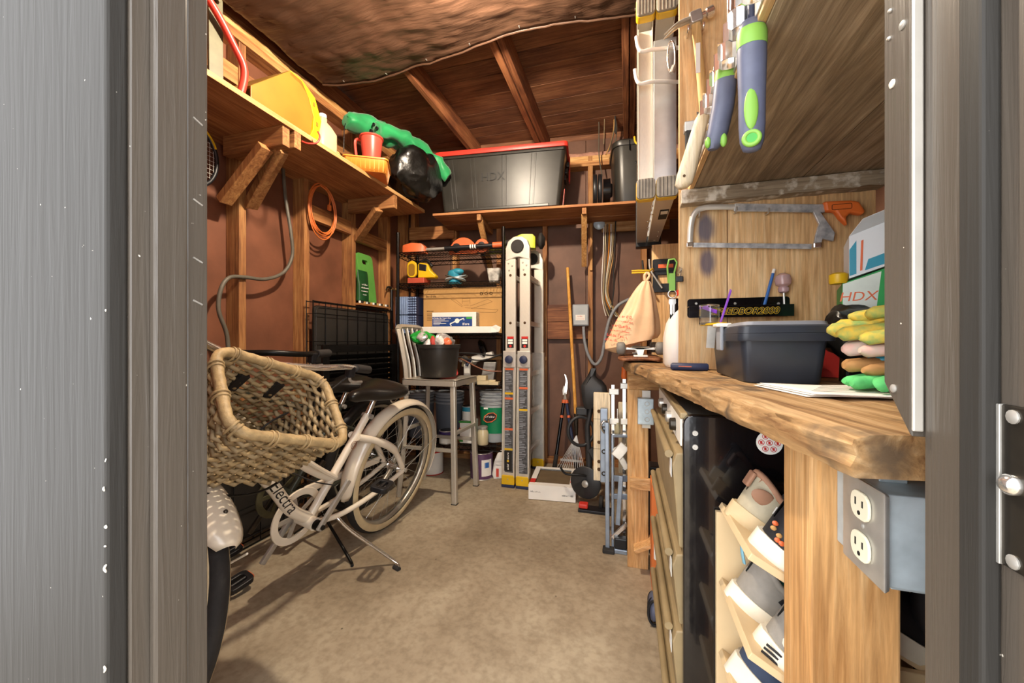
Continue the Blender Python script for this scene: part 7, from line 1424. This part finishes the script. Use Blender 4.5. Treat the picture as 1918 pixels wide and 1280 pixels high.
# ================================================================== far end of the bench
skb = thing('skateboard', 'upside-down skateboard with grey wheels at the far end of the bench', 'skateboard', (.055, 1.9, BT))
def deck(a, b):
    y = 1.64 + .60 * b; x = .052 + (.185 * (1 - .25 * (abs(b - .5) * 2) ** 6)) * (a - .5); z = BT + .011 + .028 * max(0, (abs(b - .5) - .36) / .14) ** 1.5 * 0 + .010 * (1 - (2 * a - 1) ** 2) * .6
    return (x, y, z)
MB().grid(8, 24, deck).build('deck', W('rafter', 'Y'), skb, True, smooth=60, solid=.010)
for y in (1.70, 2.10):
    MB().box((.025, y - .04, BT + .0235), (.08, y + .04, BT + .030)).build('base_plate', 'white_plastic', skb, True, .001)
    MB().prism([(-.06, .052), (.06, .052), (.055, .063), (.015, .058), (.008, .030), (-.008, .030), (-.015, .058), (-.055, .063)][::-1], .022, basis((.052, y + .011, BT), (1, 0, 0), (0, 0, 1))).build('hanger', 'alu', skb, True, .002)
    MB().cyl((-.045, y, BT + .058), (.149, y, BT + .058), .004, 8).build('axle', 'steel', skb, True)
    for x in (-.026, .130): MB().lathe([(.018, -.018), (.026, -.012), (.027, 0), (.026, .012), (.018, .018)], T(x, y, BT + .058) @ RY(90), 20).build('wheel', 'wheel_grey' if 'wheel_grey' in MATS else mat('wheel_grey', '#77736c', .6, 0, .1), skb, True, smooth=50)
jg = thing('milk_jug', 'translucent white plastic jug half hidden behind the plywood edge', 'jug', (.183, 1.425, BT)); mat('jug_white', '#e4dcd2', .4, 0, .03, 5, sss=.3)
MB().loft([[(x * s_, y * s_, z) for x, y in rrect(.125, .125, .035)] for z, s_ in ((.001, .9), (.012, 1), (.10, 1), (.15, .85), (.20, .45), (.225, .28), (.245, .28))]).build('body', 'jug_white', jg, smooth=50); MB().lathe([(.021, .244), (.022, .262), (.018, .264)], None, 16).build('cap', 'red_plastic', jg, smooth=40)
# hanging grocery bag
gbg = thing('grocery_bag', 'knotted tan grocery bag with red print hanging over the far bench end', 'bag', (.03, 1.94, .97)); mat('bag_tan', '#dcb68e', .5, 0, .12, 9, .4, 30, sss=.15)
def bagf(a, b):
    an = 2 * math.pi * a; k = 1 - b; w = .016 + .128 * (k ** .8) * (1 - .25 * max(0, k - .85) / .15); wy = .012 + .085 * k ** .9
    if k > .93: w *= math.sqrt(max(0.02, (1 - k) / .07)); wy *= math.sqrt(max(0.02, (1 - k) / .07))
    fold = 1 + .10 * math.sin(an * 7 + 1) * (1 - k * .6); cxx = .085 - .078 * k
    x = cxx + w * fold * math.cos(an); y = 1.95 + wy * fold * math.sin(an); z = .985 + .325 * b + .03 * k * math.cos(an)
    n = noise.noise(Vector((x * 14, y * 14, z * 10))); return (x + .006 * n, y + .006 * n, z)
MB().grid(64, 40, bagf).build('sack', 'bag_tan', gbg, True, smooth=50)
for s_ in (-1, 1): MB().tube(smooth_path([(.085, 1.95, 1.305), (.09 + .012 * s_, 1.95, 1.335), (.092, 1.96, 1.352)], 4), .007, 8).jitter(.003, 40).build('handle_loop', 'bag_tan', gbg, True, smooth=60)
q = MB(); Mbg = basis((-.03, 1.872, 1.085), (.97, -.1, -.16), (.2, .2, 1))
for k, (w_, sz, dx) in enumerate(((.06, .012, .015), (.08, .007, .012), (.085, .012, .005), (.09, .007, .0), (.10, .012, -.005), (.06, .010, -.03))): marks(q, Mbg @ T(dx, .055 - .024 * k, .0), w_, sz)
q.build('print', 'ink_red', gbg, True, kind='stuff')
yk = thing('bag_hook', 'yellow double hook holding the grocery bag knot', 'hook', (.06, 1.955, 1.35)); 
for z in (1.352, 1.362): MB().tube([(.02, 1.955, z), (.05, 1.955, z + .001), (.10, 1.958, z - .001)], .0042, 8).build('prong', 'yellow_plastic', yk, True, smooth=60)
MB().tube(smooth_path([(.10, 1.958, 1.356), (.12, 2.02, 1.38), (.135, 2.218, 1.40)], 4), .004, 8).build('arm', 'yellow_plastic', yk, True, smooth=60)
# key holder
kh = thing('key_holder', 'black plastic wall holder with orange label on the far plywood sheet', 'holder', (.2, YP2, 1.32)); yk2 = YP2 - .0005
a, b = P(1222, 487, Y=yk2), P(1266, 547, Y=yk2)
mb = MB(); cxk, czk = (a.x + b.x) / 2, (a.z + b.z) / 2; plate_hole(mb, rrect(b.x - a.x, a.z - b.z, .008), rrect((b.x - a.x) * .55, (a.z - b.z) * .26, .004, 4, 0, -.02), .012, basis((cxk, yk2, czk), (1, 0, 0), (0, 0, 1))); mb.build('frame', 'black_plastic', kh, True, .002)
MB().box((cxk - .03, yk2 - .015, czk + .04), (cxk + .045, yk2 - .0125, czk + .06)).build('label', 'tool_orange', kh, True); MB().box((cxk - .05, yk2 - .02, czk + .025), (cxk + .055, yk2 - .012, czk + .032)).build('rib', 'black_plastic', kh, True)
ky = thing('key_ring', 'green strap keyring on a lime carabiner with keys hanging by the plywood edge', 'keys', (.155, 1.285, 1.1)); yk3 = PY - .012
p = P(1259, 505, Y=yk3)
MB().tube([P(u, v, Y=yk3) for u, v in ((1252, 530), (1250, 500), (1253, 487), (1263, 485), (1268, 492), (1263, 510), (1262, 530))], .0028, 8, True).build('carabiner', 'lime', ky, True, smooth=60)
a, b = P(1259, 512, Y=yk3 - .003), P(1259, 545, Y=yk3 - .003); MB().cbox(((a.x + b.x) / 2, a.y, (a.z + b.z) / 2), (.018, .003, a.z - b.z)).build('strap', 'lime', ky, True, .001)
c0 = P(1259, 551, Y=yk3 - .003); MB().ring(.012, .0016, basis(c0, (1, 0, 0), (0, 0, 1)), 20, 6).build('ring', 'chrome', ky, True, smooth=60)
for k, dx in enumerate((-.003, .004)): 
    kk = c0 + Vector((dx, -.002 * k, -.016)); MB().prism([(-.006, 0), (.006, 0), (.007, -.012), (.003, -.018), (.003, -.045), (0, -.05), (-.003, -.045), (-.003, -.018), (-.007, -.012)][::-1], .0018, basis(kk, (1, 0, 0), (0, 0, 1))).build('key', 'chrome', ky, True)
MB().tube([P(u, v, Y=yk3 - .006) for u, v in ((1273, 500), (1277, 503), (1274, 520), (1270, 512))], .002, 6, True).build('clip', 'chrome', ky, True, smooth=60); q = P(1273, 523, Y=yk3 - .008); MB().cbox(q, (.022, .006, .018)).build('fob', 'black_plastic', ky, True, .003)
MB().cyl((.157, PY + .002, 1.235), (.157, PY - .02, 1.24), .0022, 6).build('nail', 'steel', ky, True)
shh = tag(MB().prism([(-.014, .05), (.014, .05), (.012, -.05), (-.012, -.05)][::-1], .006, basis((.150, PY + .10, 1.115), (1, 0, 0), (.1, 0, 1))).build('tool_sheath', 'black_gloss', None, bevel=.001), 'narrow glossy black sheath hanging below the keys', 'sheath')
for k, (pts_, m) in enumerate((([(1203, 488), (1206, 510), (1214, 532), (1222, 545)], 'rubber'), ([(1216, 486), (1218, 505), (1228, 522), (1240, 540)], 'steel'))):
    o = MB().tube(smooth_path([P(u, v, Y=YP2 - .04) for u, v in pts_], 6), .0055, 8).build('lead_cable', m, None, smooth=60); tag(o, ['black lead hanging below the slung ladder end', 'grey lead hanging below the slung ladder end'][k], 'cable')
# ================================================================== the bulb under the tarp
bl = thing('light_bulb', 'bare lit bulb in a white porcelain holder under the brown tarp', 'light bulb', (BULB.x, BULB.y, BULB.z))
me = MB().lathe([(.008, .075), (.014, .062), (.016, .045), (.026, .03), (.030, .012), (.029, -.004), (.022, -.02), (.010, -.029), (.001, -.031)], None, 18)
m, nt, b = _base('bulb_glow'); b.inputs['Emission Color'].default_value = (1, .85, .66, 1); b.inputs['Emission Strength'].default_value = BULB_W * 28; b.inputs['Base Color'].default_value = (1, .9, .8, 1); MATS['bulb_glow'] = m
gl = me.build('bulb', 'bulb_glow', bl, smooth=60); gl.visible_shadow = True
MB().lathe([(.045, .115), (.045, .09), (.03, .085), (.02, .06)], None, 18).build('lamp_holder', 'white_plastic', bl, smooth=40)
